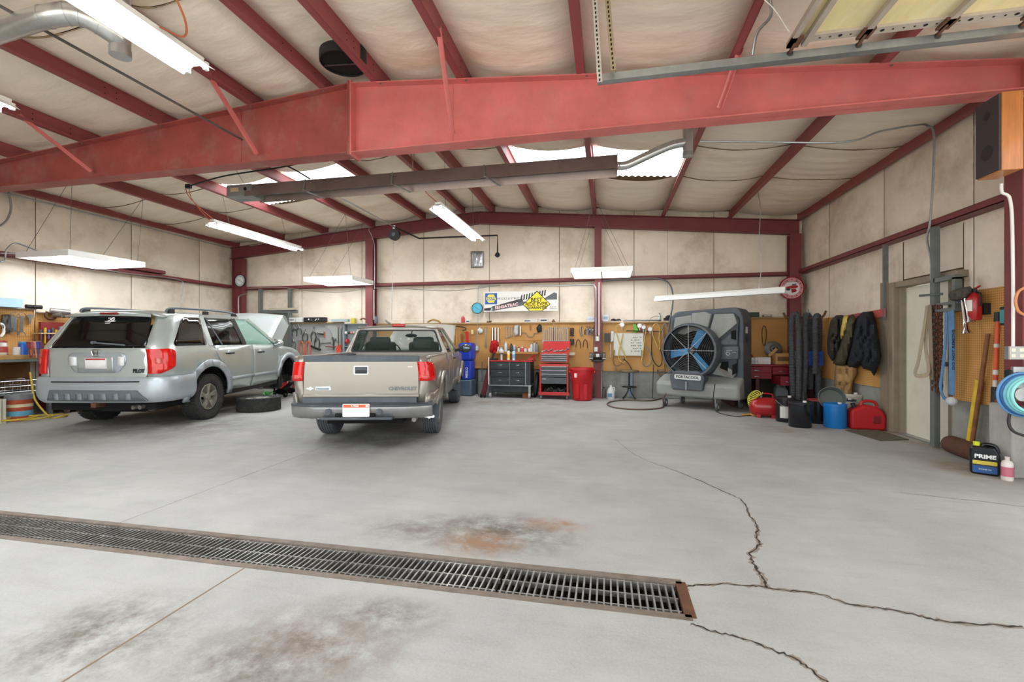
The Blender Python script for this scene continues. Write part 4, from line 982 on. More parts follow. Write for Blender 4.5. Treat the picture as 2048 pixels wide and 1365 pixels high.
strip_lamp('long lit strip light near the camera, upper left', -3.12, .55, 2.98, 3.4)
strip_lamp('lit strip light cut by the left edge of the picture', -5.36, .7, 3.13, 3.4)
strip_lamp('lit strip light hanging above the silver SUV', -7.0, 6.95, 9.36, 3.4)
strip_lamp('lit strip light hanging above the pickup cab', -2.63, 6.82, 9.2, 3.4)
for (nm, x, y, z1, lab) in (('a', -3.12, 2.3, zr(-3.12), 'chain holding the long upper left strip light, far end'), ('b', -3.12, 1.2, zr(-3.12), 'chain holding the long upper left strip light, near end')):
    chain(lab, (x, y, 3.47), (x, y, z1+.12))
for x, y, lab in ((-7.0, 7.35, 'near wire holding the strip light above the SUV'), (-7.0, 8.95, 'far wire holding the strip light above the SUV'), (-2.63, 7.2, 'near wire holding the strip light above the pickup cab'), (-2.63, 8.8, 'far wire holding the strip light above the pickup cab'), (-5.36, 2.6, 'wire holding the strip light at the left picture edge')):
    xp = min(XS, key=lambda q: abs(q-x)); wire_thing(lab, [(x, y, 3.475), (xp, y, zr(xp)+.01)])
wire_thing('orange cord looping from the roof to the long upper left strip light', smoothpts([(-2.95, 2.15, 4.35), (-2.98, 2.25, 4.0), (-2.92, 2.5, 3.75), (-2.9, 2.65, 3.55), (-2.98, 2.72, 3.47), (-3.05, 2.6, 3.47)], 6), .007, CORD, 'power_cord', 'cord')
wire_thing('orange cord hanging down to the strip light above the SUV', smoothpts([(-7.3, 6.7, 4.0), (-7.28, 6.75, 3.85), (-7.1, 6.9, 3.6), (-7.0, 6.98, 3.5)], 6), .007, CORD, 'power_cord', 'cord')
wire_thing('orange cord hanging down to the strip light above the pickup cab', smoothpts([(-2.95, 6.5, 4.3), (-2.93, 6.55, 4.0), (-2.8, 6.7, 3.65), (-2.66, 6.86, 3.5)], 6), .007, CORD, 'power_cord', 'cord')
# panel lights
def troffer(label, x0, x1, y0, y1, z, apex, alab, split='y'):
    w, d = x1-x0, y1-y0
    t = thing('panel_light', label, 'light', (x0, y0, z)); h = .1; e = .02
    for nm, b in (('side_panel', (0, w, 0, e)), ('side_panel', (0, w, d-e, d)), ('side_panel', (0, e, e, d-e)), ('side_panel', (w-e, w, e, d-e))):
        MB().bx(b[0], b[1], b[2], b[3], 0, h).build(nm, WHITEP, t)
    MB().bx(e, w-e, e, d-e, h-.012, h).build('top_panel', WHITEP, t)
    if split == 'y':
        MB().bx(w/2-.015, w/2+.015, e, d-e, .002, .05).build('divider', WHITEP, t)
        bays = ((e, w/2-.015), (w/2+.015, w-e))
    else:
        bays = ((e, w/2-.015), (w/2+.015, w-e)); MB().bx(w/2-.015, w/2+.015, e, d-e, .002, .05).build('divider', WHITEP, t)
    for a, b in bays:
        for k in range(4):
            x = a+(b-a)*(k+.5)/4; MB().cyl((x, e+.02, .035), (x, d-e-.02, .035), .014, n=8).build('tube', TUBE2, t, smooth=60)
    for i, (ax, ay, az) in enumerate(apex):
        for j, (cx, cy) in enumerate(((x0+.05, ay_) if False else c for c in (((x0+.08, y0+.08), (x1-.08, y0+.08)) if i == 0 else ((x0+.08, y1-.08), (x1-.08, y1-.08))) for ay_ in (0,))):
            wire_thing('%s %s wire holding the %s' % (('left', 'right')[j], ('near', 'far')[i], alab), [(ax, ay, az), (cx, cy, z+h-.012)], .0035)
    return t
TUBE2 = lit('lit_panel_tube', '#f7fbff', LAMP*.17)
troffer('white square panel light hanging over the red trash barrel', -.72, .50, 9.25, 10.2, 2.66, [(-.245, 9.3, zr(-.245)+.01), (-.245, 10.1, zr(-.245)+.01)], 'panel light over the trash barrel')
troffer('white square panel light hanging over the pickup bed', -6.86, -5.62, 9.3, 10.25, 2.66, [(-5.825, 9.35, zr(-5.825)+.01), (-5.825, 10.15, zr(-5.825)+.01)], 'panel light over the pickup bed')
troffer('large white panel light hanging over the left workbench', -9.6, -8.48, 5.7, 6.95, 2.66, [(-8.47, 5.75, zr(-8.47)+.01), (-8.47, 6.9, zr(-8.47)+.01)], 'panel light over the left workbench')
# unlit strip fixture over the cooler
a = Vector((.98, 9.8, 2.12)); b = Vector((2.98, 8.55, 2.12)); L_ = (b-a).length
uf = strip_lamp('unlit strip light fixture hanging over the evaporative cooler', a.x, 0, L_, 2.12, w=.16, ang=math.atan2(-(b-a).x, (b-a).y), lit_=False, tubes=(-.05, .05)); uf.location = (a.x, a.y, 2.12)
wire_thing('grey cable holding the unlit strip light fixture', smoothpts([(2.62, 8.76, 2.2), (2.66, 8.75, 2.6), (2.63, 8.76, 3.1), (2.65, 8.76, 3.6), (2.62, 8.8, zr(2.6)+.02)], 6), .006, GALV)
wire_thing('thin wire holding the left end of the unlit strip light', [(1.2, 9.66, 2.2), (1.2, 9.66, zr(1.2)+.1)], .002)

# radiant tube heater
ht = thing('radiant_heater', 'long brown radiant tube heater hanging across the roof', 'heater', (-5.72, 6.1, 3.48))
HTM = mat('weathered_aluminium', '#8a7b76', .35, .6, var=.15, scale=3, dirt='#6d5648', dscale=2, damt=.5)
HL = 5.85
MB().prism([(-.17, 0), (-.165, .0), (-.10, .19), (.10, .19), (.165, 0), (.17, 0), (.106, .196), (-.106, .196)], .32, HL, lambda a, b, q: (q, a, b)).build('reflector_hood', HTM, ht)
MB().cyl((.3, -.04, .09), (HL-.05, -.04, .09), .05, n=14).build('burner_tube', mat('burnt_tube', '#5a5552', .5, .6, var=.2, scale=4), ht, smooth=60)
MB().bx(HL-.01, HL+.0, -.17, .17, 0, .19).build('end_cap', HTM, ht)
bb = MB().bx(-.02, .42, -.14, .14, .02, .20).build('burner_box', mat('burner_box_grey', '#8d8f8e', .4, .5, var=.08), ht, bevel=.008)
MB().bx(.06, .2, -.146, -.14, .09, .15).build('rating_plate', mat('rating_plate_tan', '#b79f7d', .5, var=.08), bb)
MB().cyl((.32, -.15, .12), (.32, -.14, .12), .025, n=12).build('sight_glass', DARK, bb)
for x in (1.35, 2.75, 4.1): MB().bar((x, -.185, .02), (x+.16, .1, -.03), .03, .01).bar((x, -.185, .02), (x-.02, -.11, .2), .02, .012).build('hanger_bracket', GALV, ht)
wire_thing('left wire holding the radiant heater', [(-5.5, 6.1, 3.67), (-5.825, 6.1, zr(-5.825)+.01)], .004, GALV)
wire_thing('middle wire holding the radiant heater', [(-2.75, 6.1, 3.67), (-2.658, 6.1, zr(-2.658)+.01)], .004, GALV)
wire_thing('right wire holding the radiant heater', [(-.35, 6.1, 3.67), (-.245, 6.1, zr(-.245)+.01)], .004, GALV)
FLUE = mat('flue_aluminium', '#c3c5c4', .3, .8, var=.08, scale=9)
fd = thing('flue_duct', 'silver flexible flue duct at the right end of the heater', 'duct', (.13, 6.1, 3.57))
pts = smoothpts([(0, 0, 0), (.12, 0, .0), (.3, 0, .07), (.5, 0, .15), (.68, 0, .21), (.85, 0, .23)], 8)
MB().tube(pts, [.052+.004*(i % 2) for i in range(len(pts))], 14).build('flexible_hose', FLUE, fd, smooth=30)
MB().cyl((.87, 0, .06), (.87, 0, .6), .062, n=18).build('flue_pipe', FLUE, fd, smooth=60); MB().cyl((.87, 0, .05), (.87, 0, .1), .066, n=18).build('tee_cap', GALV, fd, smooth=60)
# second flue, near the camera
fd = thing('flue_duct', 'large silver elbow duct at the top left corner', 'duct', (-3.9, 2.99, 3.62))
P = smoothpts([(-2.4, -.25, .12), (-1.2, -.22, .16), (-.35, -.28, .17), (-.12, -.2, .2), (0, -.05, .14), (.0, .0, .12)], 8)
MB().tube(P, .078, 16).build('elbow_pipe', FLUE, fd, smooth=60)
for i in (8, 16, 20, 24, 28, 32): MB().tube([P[i]+(P[i+1]-P[i]).normalized()*d for d in (-.006, .006)], .082, 16).build('seam_ring', FLUE, fd, smooth=60)
MB().cyl((0, 0, .0), (0, 0, .75), .07, n=18).build('flue_pipe', FLUE, fd, smooth=60); MB().cyl((0, 0, -.01), (0, 0, .05), .075, n=18).build('tee_cap', FLUE, fd, smooth=60)
# roof vent
p = Vector((-2.9, 4.62, zr(-2.9)+.06))
vt = thing('roof_vent', 'black round roof vent opening beside the ridge of the red beam', 'vent', p)
MB().lathe([(.24, -.04), (.255, -.04), (.255, .12), (.24, .12)], (0, 0, 0), (0, 0, 1), 32, cap=False).build('vent_collar', BLKP, vt, smooth=40)
MB().cyl((0, 0, -.02), (0, 0, 0), .242, n=32).build('vent_throat', DARK, vt)
MB().bar((-.24, 0, -.03), (.24, .05, -.03), .01, .01).build('damper_rod', STEEL, vt)
# pipes and conduits
PIPE = mat('black_iron_pipe', '#3a3633', .5, .5, var=.2, scale=10)
single(MB().cyl((-4.52, YF+.1, 3.83), (-4.52, YFR-.1, 3.83), .013, n=10), 'gas_pipe', mat('grey_iron_pipe', '#77736f', .45, .6, var=.12), 'thin grey pipe running front to back under the upper left roof', 'pipe')
single(MB().tube([pb(666, 387, 6.6), pb(790, 455, 9.7)], .014, 8), 'gas_pipe', GALV, 'thin grey pipe running from the heater back to the rear rafter', 'pipe')
single(MB().tube([pb(790, 455, 9.7), pb(838, 477, 10.35), pb(995, 471, 10.35), pb(995, 510, 10.35)], .02, 8), 'gas_pipe', PIPE, 'black pipe along the back wall ending in a short drop', 'pipe')
p = pb(995, 510, 10.35); single(MB().ell(p, (.06, .05, .06)).bar(p+Vector((-.05, 0, -.03)), p+Vector((.02, 0, .05)), .05, .05), 'pipe_valve', BLKP, 'black valve at the end of the drop pipe on the back wall', 'valve')
p = pb(789, 470, 9.75)
rl = thing('cord_reel', 'round black cord reel hanging in front of the back wall', 'reel', p)
MB().lathe([(.10, -.05), (.13, -.045), (.13, .045), (.10, .05)], (0, 0, 0), (0, 1, 0), 24).build('reel_housing', BLKP, rl, smooth=40); MB().cyl((0, -.06, 0), (0, -.05, 0), .045, n=14).build('reel_hub', GRYPL, rl)
MB().bar((-.02, 0, .1), (0, 0, .22), .05, .02).build('hanger_bracket', STEEL, rl)
wire_thing('thin grey cord dropping from the black reel to the pegboard', [p+Vector((-.02, .0, -.11)), pb(783, 640, 9.85)], .006, GALV, 'reel_cord', 'cord')
single(MB().tube(smoothpts([pb(1400, 283, 6.12), pb(1520, 284, 6.15), pb(1690, 284, 6.2), pb(1760, 263, 6.25), pb(1835, 250, 6.3), ps(1856, 252, 3.82), ps(1868, 270, 3.84), ps(1866, 360, 3.86), ps(1860, 445, 3.86), ps(1854, 478, 3.84), ps(1862, 520, 3.84), ps(1862, 560, 3.84)], 6), .012, 8), 'conduit', GALV, 'grey conduit crossing the roof and dropping down beside the beige door', 'conduit')
# cables under the left beam
single(MB().tube(smoothpts([pb(376, 373, 6.0), pb(450, 352, 6.0), pb(560, 335, 6.0), pb(650, 315, 6.0), pb(700, 306, 6.0)], 5), .012, 8), 'gas_pipe', PIPE, 'black pipe sloping behind the left red beam toward the heater', 'pipe')
single(MB().tube(smoothpts([pb(540, 322, 6.6), pb(580, 335, 6.6), pb(620, 358, 6.6)], 5), .012, 8), 'gas_pipe', PIPE, 'short black pipe crossing the left skylight', 'pipe')
wire_thing('orange cord hanging by the left end of the heater', smoothpts([pb(378, 375, 6.4), pb(382, 395, 6.45), pb(400, 420, 6.6), pb(424, 446, 6.95)], 5), .006, CORD, 'power_cord', 'cord')
p = pb(377, 373, 6.0); single(MB().box(p, (.08, .05, .06)), 'junction_box', BLKP, 'small black junction box left of the heater burner', 'box')

# overhead door in its raised position, with track
od = thing('overhead_door', 'raised overhead door with yellowed insulated sections at the top right', 'door', (1.37, .3, 3.56))
YEL = mat('yellowed_insulation', '#dccb98', .6, var=.12, scale=5, dirt='#e6ddc0', dscale=4, damt=.9, stretch=(1, .3, 1))
STILE = mat('door_stile_paint', '#b3a79b', .5, .2, var=.1, scale=8, dirt='#7f7264', damt=.5)
secs = [0, .10, .49, 1.0, 1.51, 2.02, 2.53]
for i in range(len(secs)-1):
    MB().bx(secs[i]+.006, secs[i+1]-.006, 0, 3.54, .01, .05).build('door_section', YEL, od)
for x in secs[:-1]:
    MB().bx(x-.02, x+.02, 0, 3.56, -.03, .012).build('section_rail', STILE, od)
for y in (.04, 3.50): 
    MB().bx(0, 2.53, y-.04, y+.04, -.012, .012).build('end_stile', STILE, od)
hb = MB()
for i in range(36): hb.cyl((.05+i*.068, 3.50, -.0145), (.05+i*.068, 3.50, -.0115), .007 if i % 4 else .014, n=8)
tag(hb.build('stile_holes', HOLE, od), kind='stuff')
for x in (.02, .49, 1.0, 1.51, 2.02):
    h = MB().bx(x-.04, x+.04, 3.44, 3.56, -.03, -.012).bar((x, 3.5, -.02), (x, 3.62, -.04), .02, .02).build('roller_hinge', RUST, od)
    MB().cyl((x, 3.60, -.045), (x, 3.635, -.045), .024, n=14).build('roller', STEEL, h)
tk = thing('door_track', 'galvanised overhead door track in front of the bright red beam', 'track', (-.08, 3.93, 3.5))
MB().prism([(-.03, -.03), (.03, -.03), (.03, .03), (.024, .03), (.024, -.024), (-.024, -.024), (-.024, .03), (-.03, .03)], 0, 4.0, lambda a, b, q: (q, a, b)).build('track_channel', GALV, tk)
MB().bx(0, 4.0, .032, .036, -.03, .06).build('track_angle', GALV, tk)
PERF = mat('perforated_angle_steel', '#cfcac0', .45, .4, var=.08, scale=9)
for i, (xx, lab, m_, z1) in enumerate(((-.06, 'white perforated angle hanging the end of the door track', PERF, 4.3), (.05, 'tan perforated angle beside the end of the door track', mat('tan_angle', '#a8967b', .5, .4, var=.12), 4.08))):
    t = thing('perforated_angle', lab, 'bracket', (xx, 3.9-.15*i, 3.46)); hgt = z1-3.46
    MB().bar((0, 0, 0), (-.05, .0, hgt), .042, .004).build('angle_leg', m_, t); MB().bar((.02, .02, 0), (-.03, .02, hgt), .004, .04).build('angle_leg', m_, t)
    hm = MB()
    for k in range(int(hgt/.038)):
        f = (k+.5)*.038/hgt; hm.box((-.05*f, -.003, hgt*f), (.012, .003, .02))
    tag(hm.build('slots', HOLE, t), kind='stuff')
wire_thing('thin white cable sagging from the perforated angle to the raised door', smoothpts([(-.05, 3.6, 4.1), (.5, 3.7, 3.98), (1.1, 3.75, 3.9), (1.35, 3.8, 3.62)], 6), .004, WHITEP)
single(MB().tube(smoothpts([(1.28, 4.0, 4.03), (1.29, 4.02, 3.9), (1.2, 4.05, 3.8), (1.18, 4.1, 3.65)], 5), .012, 8), 'power_cord', GALV, 'grey cord hanging behind the raised door edge', 'cord')
# loudspeaker
sk = thing('loudspeaker', 'wooden loudspeaker box mounted high on the right frame column', 'speaker', (3.33, 4.72, 2.76))
WAL = mat('walnut_veneer', '#b8743e', .4, var=.22, scale=4, stretch=(6, 6, .7), coat=.2)
MB().bx(.012, .17, 0, .27, 0, .68).build('cabinet', WAL, sk, bevel=.006)
gr = MB().bx(-.004, .012, .008, .262, .01, .67).build('grille', mat('dark_grille_cloth', '#453c3d', .9, var=.1, scale=60), sk)
for zz, rr_ in ((.2, .065), (.53, .035)): MB().cyl((-.006, .135, zz), (-.003, .135, zz), rr_, n=24).build('driver_cone', flat('grille_dark', '#332c2d', .9), gr)
MB().bar((.1, .25, .3), (.46, .45, .3), .04, .04).build('wall_bracket', GREYP, sk)
# ================================================================ helpers that work on wall planes
class Plane:
    def __init__(s, kind, c): s.k = kind; s.c = c; s.n = Vector({'b': (0, -1, 0), 'r': (-1, 0, 0), 'l': (1, 0, 0)}[kind]); s.ex = Vector({'b': (1, 0, 0), 'r': (0, -1, 0), 'l': (0, 1, 0)}[kind])
    def __call__(s, u, v, off=0.0):
        if s.k == 'b': return pb(u, v, s.c-off)
        if s.k == 'r': return ps(u, v, s.c-off)
        return ps(u, v, s.c+off)
def rel(P, o): return Vector(P)-Vector(o)
def pxprism(pl, poly, d0, d1, name, m, label=None, cat=None, parent=None, group=None, org=None, **k):
    o = Vector(org) if org is not None else Vector((0, 0, 0))
    mb = MB().prism(poly, d0, d1, lambda a, b, t: pl(a, b, t)-o)
    ob = mb.build(name, m, parent, **k)
    return tag(ob, label, cat, group)
def dpoly(p, poly):
    best = 1e9; n = len(poly)
    for i in range(n):
        a = Vector(poly[i]); b = Vector(poly[(i+1) % n]); ab = b-a; t = max(0, min(1, (p-a).dot(ab)/max(ab.length_squared, 1e-9)))
        best = min(best, (a+ab*t-p).length)
    return best
def pxcloth(pl, poly, name, m, label=None, cat=None, parent=None, bulge=.05, edge=6, folds=.012, freq=.8, off=.02, step=5, solid=.012, org=None, group=None, slant=0):
    o = Vector(org) if org is not None else Vector((0, 0, 0))
    def fn(a, b):
        d = min(1, dpoly(Vector((a, b)), poly)/edge); h = off+bulge*(d*(2-d))+folds*d*math.sin(a*freq+b*.11+math.sin(b*.13)*1.6)
        return pl(a, b, h)-o
    ob = panel(poly, fn, name, m, parent, step=step, solid=solid, smooth=80)
    return tag(ob, label, cat, group)
def pxtube(pl, pts, r, off, name, m, label=None, cat=None, parent=None, org=None, k=6, n=8, group=None):
    o = Vector(org) if org is not None else Vector((0, 0, 0))
    P = [pl(p[0], p[1], p[2] if len(p) > 2 else off)-o for p in pts]
    ob = MB().tube(smoothpts(P, k) if k else P, r, n).build(name, m, parent, smooth=60)
    return tag(ob, label, cat, group)
COLS = {}
def C(h, rough=.45, **k):
    key = h+str(rough)
    if key not in COLS: COLS[key] = mat('paint_'+h.strip('#'), h, rough, var=.06, scale=12, **k)
    return COLS[key]
def bottle(loc, r, h, col, cap, label, name='bottle', cat='bottle', lab=None, group=None, neck=.35, rough=.4):
    t = thing(name, label, cat, loc, 0, group); b = h*.72
    MB().lathe([(r*.9, 0), (r, .01), (r, b), (r*.75, b+(h-b)*.35), (r*neck, b+(h-b)*.5), (r*neck, h-.02)], (0, 0, 0), (0, 0, 1), 14).build('body', C(col, rough), t, smooth=40)
    MB().cyl((0, 0, h-.03), (0, 0, h), r*neck*1.15, n=12).build('cap', C(cap), t)
    if lab: MB().lathe([(r*1.01, b*.25), (r*1.012, b*.26), (r*1.012, b*.8), (r*1.01, b*.81)], (0, 0, 0), (0, 0, 1), 14, cap=False).build('paper_label', C(lab), t, smooth=40)
    return t
def can(loc, r, h, col, label, top='#b9bbbb', name='spray_can', cat='can', lab=None, group=None, nozzle=True):
    t = thing(name, label, cat, loc, 0, group)
    MB().lathe([(r, 0), (r, h*.8), (r*.7, h*.87), (r*.45, h*.88)], (0, 0, 0), (0, 0, 1), 14).build('body', C(col, .3), t, smooth=40)
    MB().cyl((0, 0, h*.86), (0, 0, h), r*(.6 if nozzle else .9), n=12).build('cap', C(top), t)
    if lab: MB().lathe([(r*1.01, h*.2), (r*1.012, h*.21), (r*1.012, h*.55), (r*1.01, h*.56)], (0, 0, 0), (0, 0, 1), 14, cap=False).build('paper_label', C(lab), t, smooth=40)
    return t
def carton(loc, sx, sy, sz, col, label, rz=0, name='carton', cat='box', stripe=None, group=None):
    t = thing(name, label, cat, loc, rz, group)
    MB().bx(-sx/2, sx/2, -sy/2, sy/2, 0, sz).build('box_body', C(col, .7), t, bevel=.003)
    MB().bx(-sx/2-.001, sx/2+.001, -.01, .01, sz-.001, sz+.001).build('tape', C('#c9c2b0', .5), t)
    if stripe: MB().bx(-sx*.4, sx*.4, -sy/2-.002, -sy/2, sz*.3, sz*.7).build('print', C(stripe, .6), t)
    return t
def wrench(pl, u0, v0, u1, v1, label, w=.012, m=None, group=None, off=.02, name='wrench', ends='ob'):
    a = pl(u0, v0, off); b = pl(u1, v1, off); d = (b-a).normalized(); x = d.cross(pl.n).normalized(); o = a
    t = thing(name, label, 'wrench', a, 0, group)
    MB().bar((0, 0, 0), b-a, w, .007, pl.n).build('shank', m or STEEL, t)
    for c, dd, e in ((Vector((0, 0, 0)), -d, ends[0]), (b-a, d, ends[1])):
        rr_ = w*1.25
        if e == 'b': MB().tube([c+(x*math.cos(k)+dd*math.sin(k))*rr_ for k in [2*PI*i/12 for i in range(12)]], .005, 6, closed=True).build('ring_end', m or STEEL, t)
        else: MB().tube([c+dd*rr_*.6+(x*math.cos(k)+dd*math.sin(k))*rr_ for k in [PI*1.2*i/8+PI*.9 for i in range(9)]], .006, 6).build('open_end', m or STEEL, t)
    return t
def pliers(pl, u, v, h, label, col, w=9, off=.025, group=None, name='pliers', cat='pliers'):
    o = pl(u, v, off); t = thing(name, label, cat, o, 0, group); k = h
    g = lambda du, dv: pl(u+du, v+dv, off)-o
    for s in (-1, 1):
        MB().tube(smoothpts([g(-s*w*.12, 0), g(s*w*.12, k*.28), g(s*w*.28, k*.4)], 4), [.012]*9, 6).build('jaw', STEEL, t, smooth=60)
        MB().tube(smoothpts([g(s*w*.25, k*.36), g(s*w*.5, k*.6), g(s*w*.38, k)], 5), .013, 8).build('handle', C(col, .5), t, smooth=60)
    MB().cyl(g(0, k*.3)-pl.n*.015, g(0, k*.3)+pl.n*.02, .016, n=10).build('pivot', STEEL, t)
    return t

PBK = Plane('b', 10.555)
# ---------------------------------------------------------------- pegboards of the back wall
def pegsheet(x0, x1, z0, z1, label, m=PEG, y=10.56):
    t = thing('pegboard', label, 'pegboard', (0, 0, 0)); g_ = .004
    t.location = (x0, y, z0)
    for i, (a, b) in enumerate([(0, 1)]): pass
    o = MB().bx(x0+g_, x1-g_, y, y+.012, z0, z1).build('board', m); o.parent = t; o.location = (-x0, -y, -z0)
    MB().bx(0, x1-x0, -.05, .03, z1-z0, z1-z0+.03).build('top_ledge', C('#a98a5e', .6), t, bevel=.004)
    return t
xa = pb(905, 650, 10.56).x
pegsheet(-5.7, -3.62, .62, 1.69, 'tan pegboard sheet hidden behind the pickup cab')
pegsheet(-3.61, -1.22, .62, 1.69, 'tan pegboard sheet behind the black rolling cabinet')
pegsheet(-1.21, -.30, .62, 1.69, 'tan pegboard sheet behind the red tool chest')
pegsheet(-.10, 1.25, .60, 1.68, 'tan pegboard sheet behind the round stool')
pegsheet(1.26, 2.45, .60, 1.68, 'tan pegboard sheet behind the evaporative cooler')
pegsheet(2.46, 3.72, .60, 1.76, 'tan pegboard sheet above the red workbench')
x0 = pb(579, 700, 10.56).x; x1 = pb(688, 700, 10.56).x
pegsheet(x0, x1, .75, 1.74, 'light grey pegboard sheet full of pliers and clamps', PEGG)

# ---------------------------------------------------------------- parts sign
def signmat(c, r=.5): return flat('sign_'+c.strip('#'), c, r)
SY = 10.50
a = pb(968.5, 624, SY); b = pb(1115.5, 581, SY)
sg = thing('parts_sign', 'long parts brand banner with yellow guarantee diamond on the back wall', 'sign', (a.x, SY, a.z)); SW, SH = b.x-a.x, b.z-a.z
MB().bx(0, SW, 0, .012, 0, SH).build('sign_panel', signmat('#e6e3dc'), sg)
# dim margins in units of panel size: fn(f, g) -> local point
def sp2(f, g, t): return (f*SW, -t, g*SH)
def sflat(poly, c, t, name): return MB().prism(poly, 0, t, lambda p, q, d: sp2(p, q, d)).build(name, signmat(c), sg)
sflat([(.012, .37), (.18, .37), (.18, .93), (.012, .93)], '#2c5a9e', .002, 'blue_square')
hexp = [(.03, .65), (.058, .45), (.133, .45), (.162, .65), (.133, .86), (.058, .86)]
sflat(hexp, '#e8d24a', .003, 'hexagon'); sflat([(.04, .57), (.152, .57), (.152, .73), (.04, .73)], '#2c5a9e', .004, 'hexagon_band')
FR = lambda f, g, t: frame(Vector(sp2(f, g, t)), (1, 0, 0), (0, 0, 1))
text('brand_lettering', 'NAPA', .085, signmat('#f3e372'), sg, FR(.096, .65, .005), depth=.0008, sx=1.1, bold=.002)
text('sign_lettering', 'SHOCKS & STRUTS', .075, signmat('#2a2a2c'), sg, FR(.335, .64, .003), depth=.0008, sx=.95)
sflat([(.085, .13), (.10, .02), (.55, .30), (.53, .60), (.50, .62), (.10, .25)], '#3b3a3c', .002, 'shock_body')
sflat([(.0, .06), (.085, .05), (.095, .2), (.0, .17)], '#1f1f20', .003, 'shock_mount')
sflat([(.095, .05), (.115, .05), (.115, .22), (.095, .2)], '#b9b9b9', .003, 'shock_ring')
sflat([(.12, .17), (.12, .03), (.55, .32), (.53, .47)], '#55585c', .003, 'shock_band')
m4 = Matrix.Rotation(R(-8.5), 4, 'Y') @ Matrix.Identity(4)
text('shock_lettering', 'SENSATRAC', .10, signmat('#f1c9c6'), sg, Matrix.Translation(Vector(sp2(.31, .27, .005))) @ Matrix.Rotation(R(-9), 4, 'Y') @ frame((0, 0, 0), (1, 0, 0), (0, 0, 1)), depth=.0008, sx=1.05, bold=.003)
for i in range(12):
    f = .50+.035*i; g_ = .52+.025*i; sflat([(f, g_), (f+.022, g_+.02), (f+.03, g_+.3), (f+.012, g_+.28)], '#3a3c40', .003, 'spring_coil') if f < .82 else None
sflat([(.5, .45), (.82, .62), (.95, .9), (.99, .85), (.99, .55), (.85, .55), (.6, .3)], '#55585b', .002, 'shock_rod')
sflat([(.53, .33), (.72, .99), (.73, .99), (.905, .33), (.80, .015), (.62, .015)], '#29281f', .004, 'diamond_border'); sflat([(.543, .335), (.7225, .94), (.728, .94), (.892, .335), (.79, .03), (.63, .03)], '#ecd932', .005, 'yellow_diamond')
for s_, g_, sz in (('BEST', .54, .13), ('RIDE EVER', .34, .115), ('GUARANTEE', .165, .085)): text('diamond_lettering', s_, sz, signmat('#23221c'), sg, FR(.718, g_, .006), depth=.0008, bold=.003)
text('small_print', 'Ride the', .045, signmat('#4c4c4c'), sg, FR(.94, .2, .003), depth=.0005); text('small_print', 'Difference', .04, signmat('#4c4c4c'), sg, FR(.94, .11, .003), depth=.0005)

# ---------------------------------------------------------------- wall clocks
def clock(label, pl, u, v, r, rim, face, name='wall_clock', hands=True, ring=None, d=.05):
    o = pl(u, v); t = thing(name, label, 'clock', o); n_ = pl.n; ex = pl.ex
    MB().lathe([(r*.2, 0), (r, 0), (r, d), (r*.94, d), (r*.93, d*.7), (r*.2, d*.7)], (0, 0, 0), n_, 32).build('case', C(rim, .35), t, smooth=40)
    MB().lathe([(r*.9, d*.7), (r*.9, d*.78), (.001, d*.78)], (0, 0, 0), n_, 32).build('dial', C(face, .5), t)
    if ring: MB().lathe([(r*.88, d*.78), (r*.88, d*.82), (r*.62, d*.82), (r*.62, d*.78)], (0, 0, 0), n_, 32, cap=False).build('dial_ring', C(ring, .5), t)
    for i in range(12):
        a_ = 2*PI*i/12; dd = ex*math.sin(a_)+Vector((0, 0, math.cos(a_))); MB().bar(dd*r*.68+n_*d*.83, dd*r*.82+n_*d*.83, r*.05, .002, n_).build('hour_mark', C('#26302f'), t)
    if hands:
        for a_, L_, w in ((R(-62), .5, .05), (R(120), .7, .035)):
            dd = ex*math.sin(a_)+Vector((0, 0, math.cos(a_))); MB().bar(n_*d*.9-dd*r*.1, dd*r*L_+n_*d*.9, r*w, .002, n_).build('hand', C('#15181a'), t)
    return t
clock('round blue wall clock with black rim beside the parts sign', Plane('b', 10.53), 955, 617, .135, '#15262b', '#58b4cf')
clock('round white wall clock on the left corner column', Plane('b', 10.41), 482, 562, .165, '#1b1b1b', '#d9dcdb', ring='#b9c0c2')
ck = clock('round red wall clock with car emblem at the right corner column', Plane('b', 10.33), 1582, 577, .235, '#8c1420', '#dad6d4', ring='#c9868a', hands=False, d=.06)
for poly, c in (([(-.12, .02), (.02, .06), (.10, .05), (.12, .02), (.06, -.01), (-.10, -.01)], '#a11a26'), ([(-.02, -.02), (.07, -.02), (.09, -.07), (0, -.1)], '#8c1420'), ([(-.12, -.01), (-.03, -.01), (-.04, -.05), (-.10, -.05)], '#2b2f33'), ([(0, .08), (.08, .085), (.08, .062), (0, .06)], '#3a3f44')):
    MB().prism(poly, .05, .053, lambda a_, b_, q: (a_, -q, b_)).build('car_emblem', C(c), ck)
text('dial_lettering', 'Wrench to Rewind', .034, C('#4a1a1e'), ck, frame((0, -.052, .13), (1, 0, 0), (0, 0, 1)), depth=.0005)
# foil patch and small marks on the wall
pxcloth(Plane('b', 10.70), [(942, 503), (967, 503), (967, 535), (942, 536)], 'foil_patch', mat('silver_foil', '#a9abad', .3, .7, var=.2, scale=20), 'square silver foil patch taped high on the back wall', 'patch', bulge=.02, folds=.012, freq=.9, step=3, off=.05)
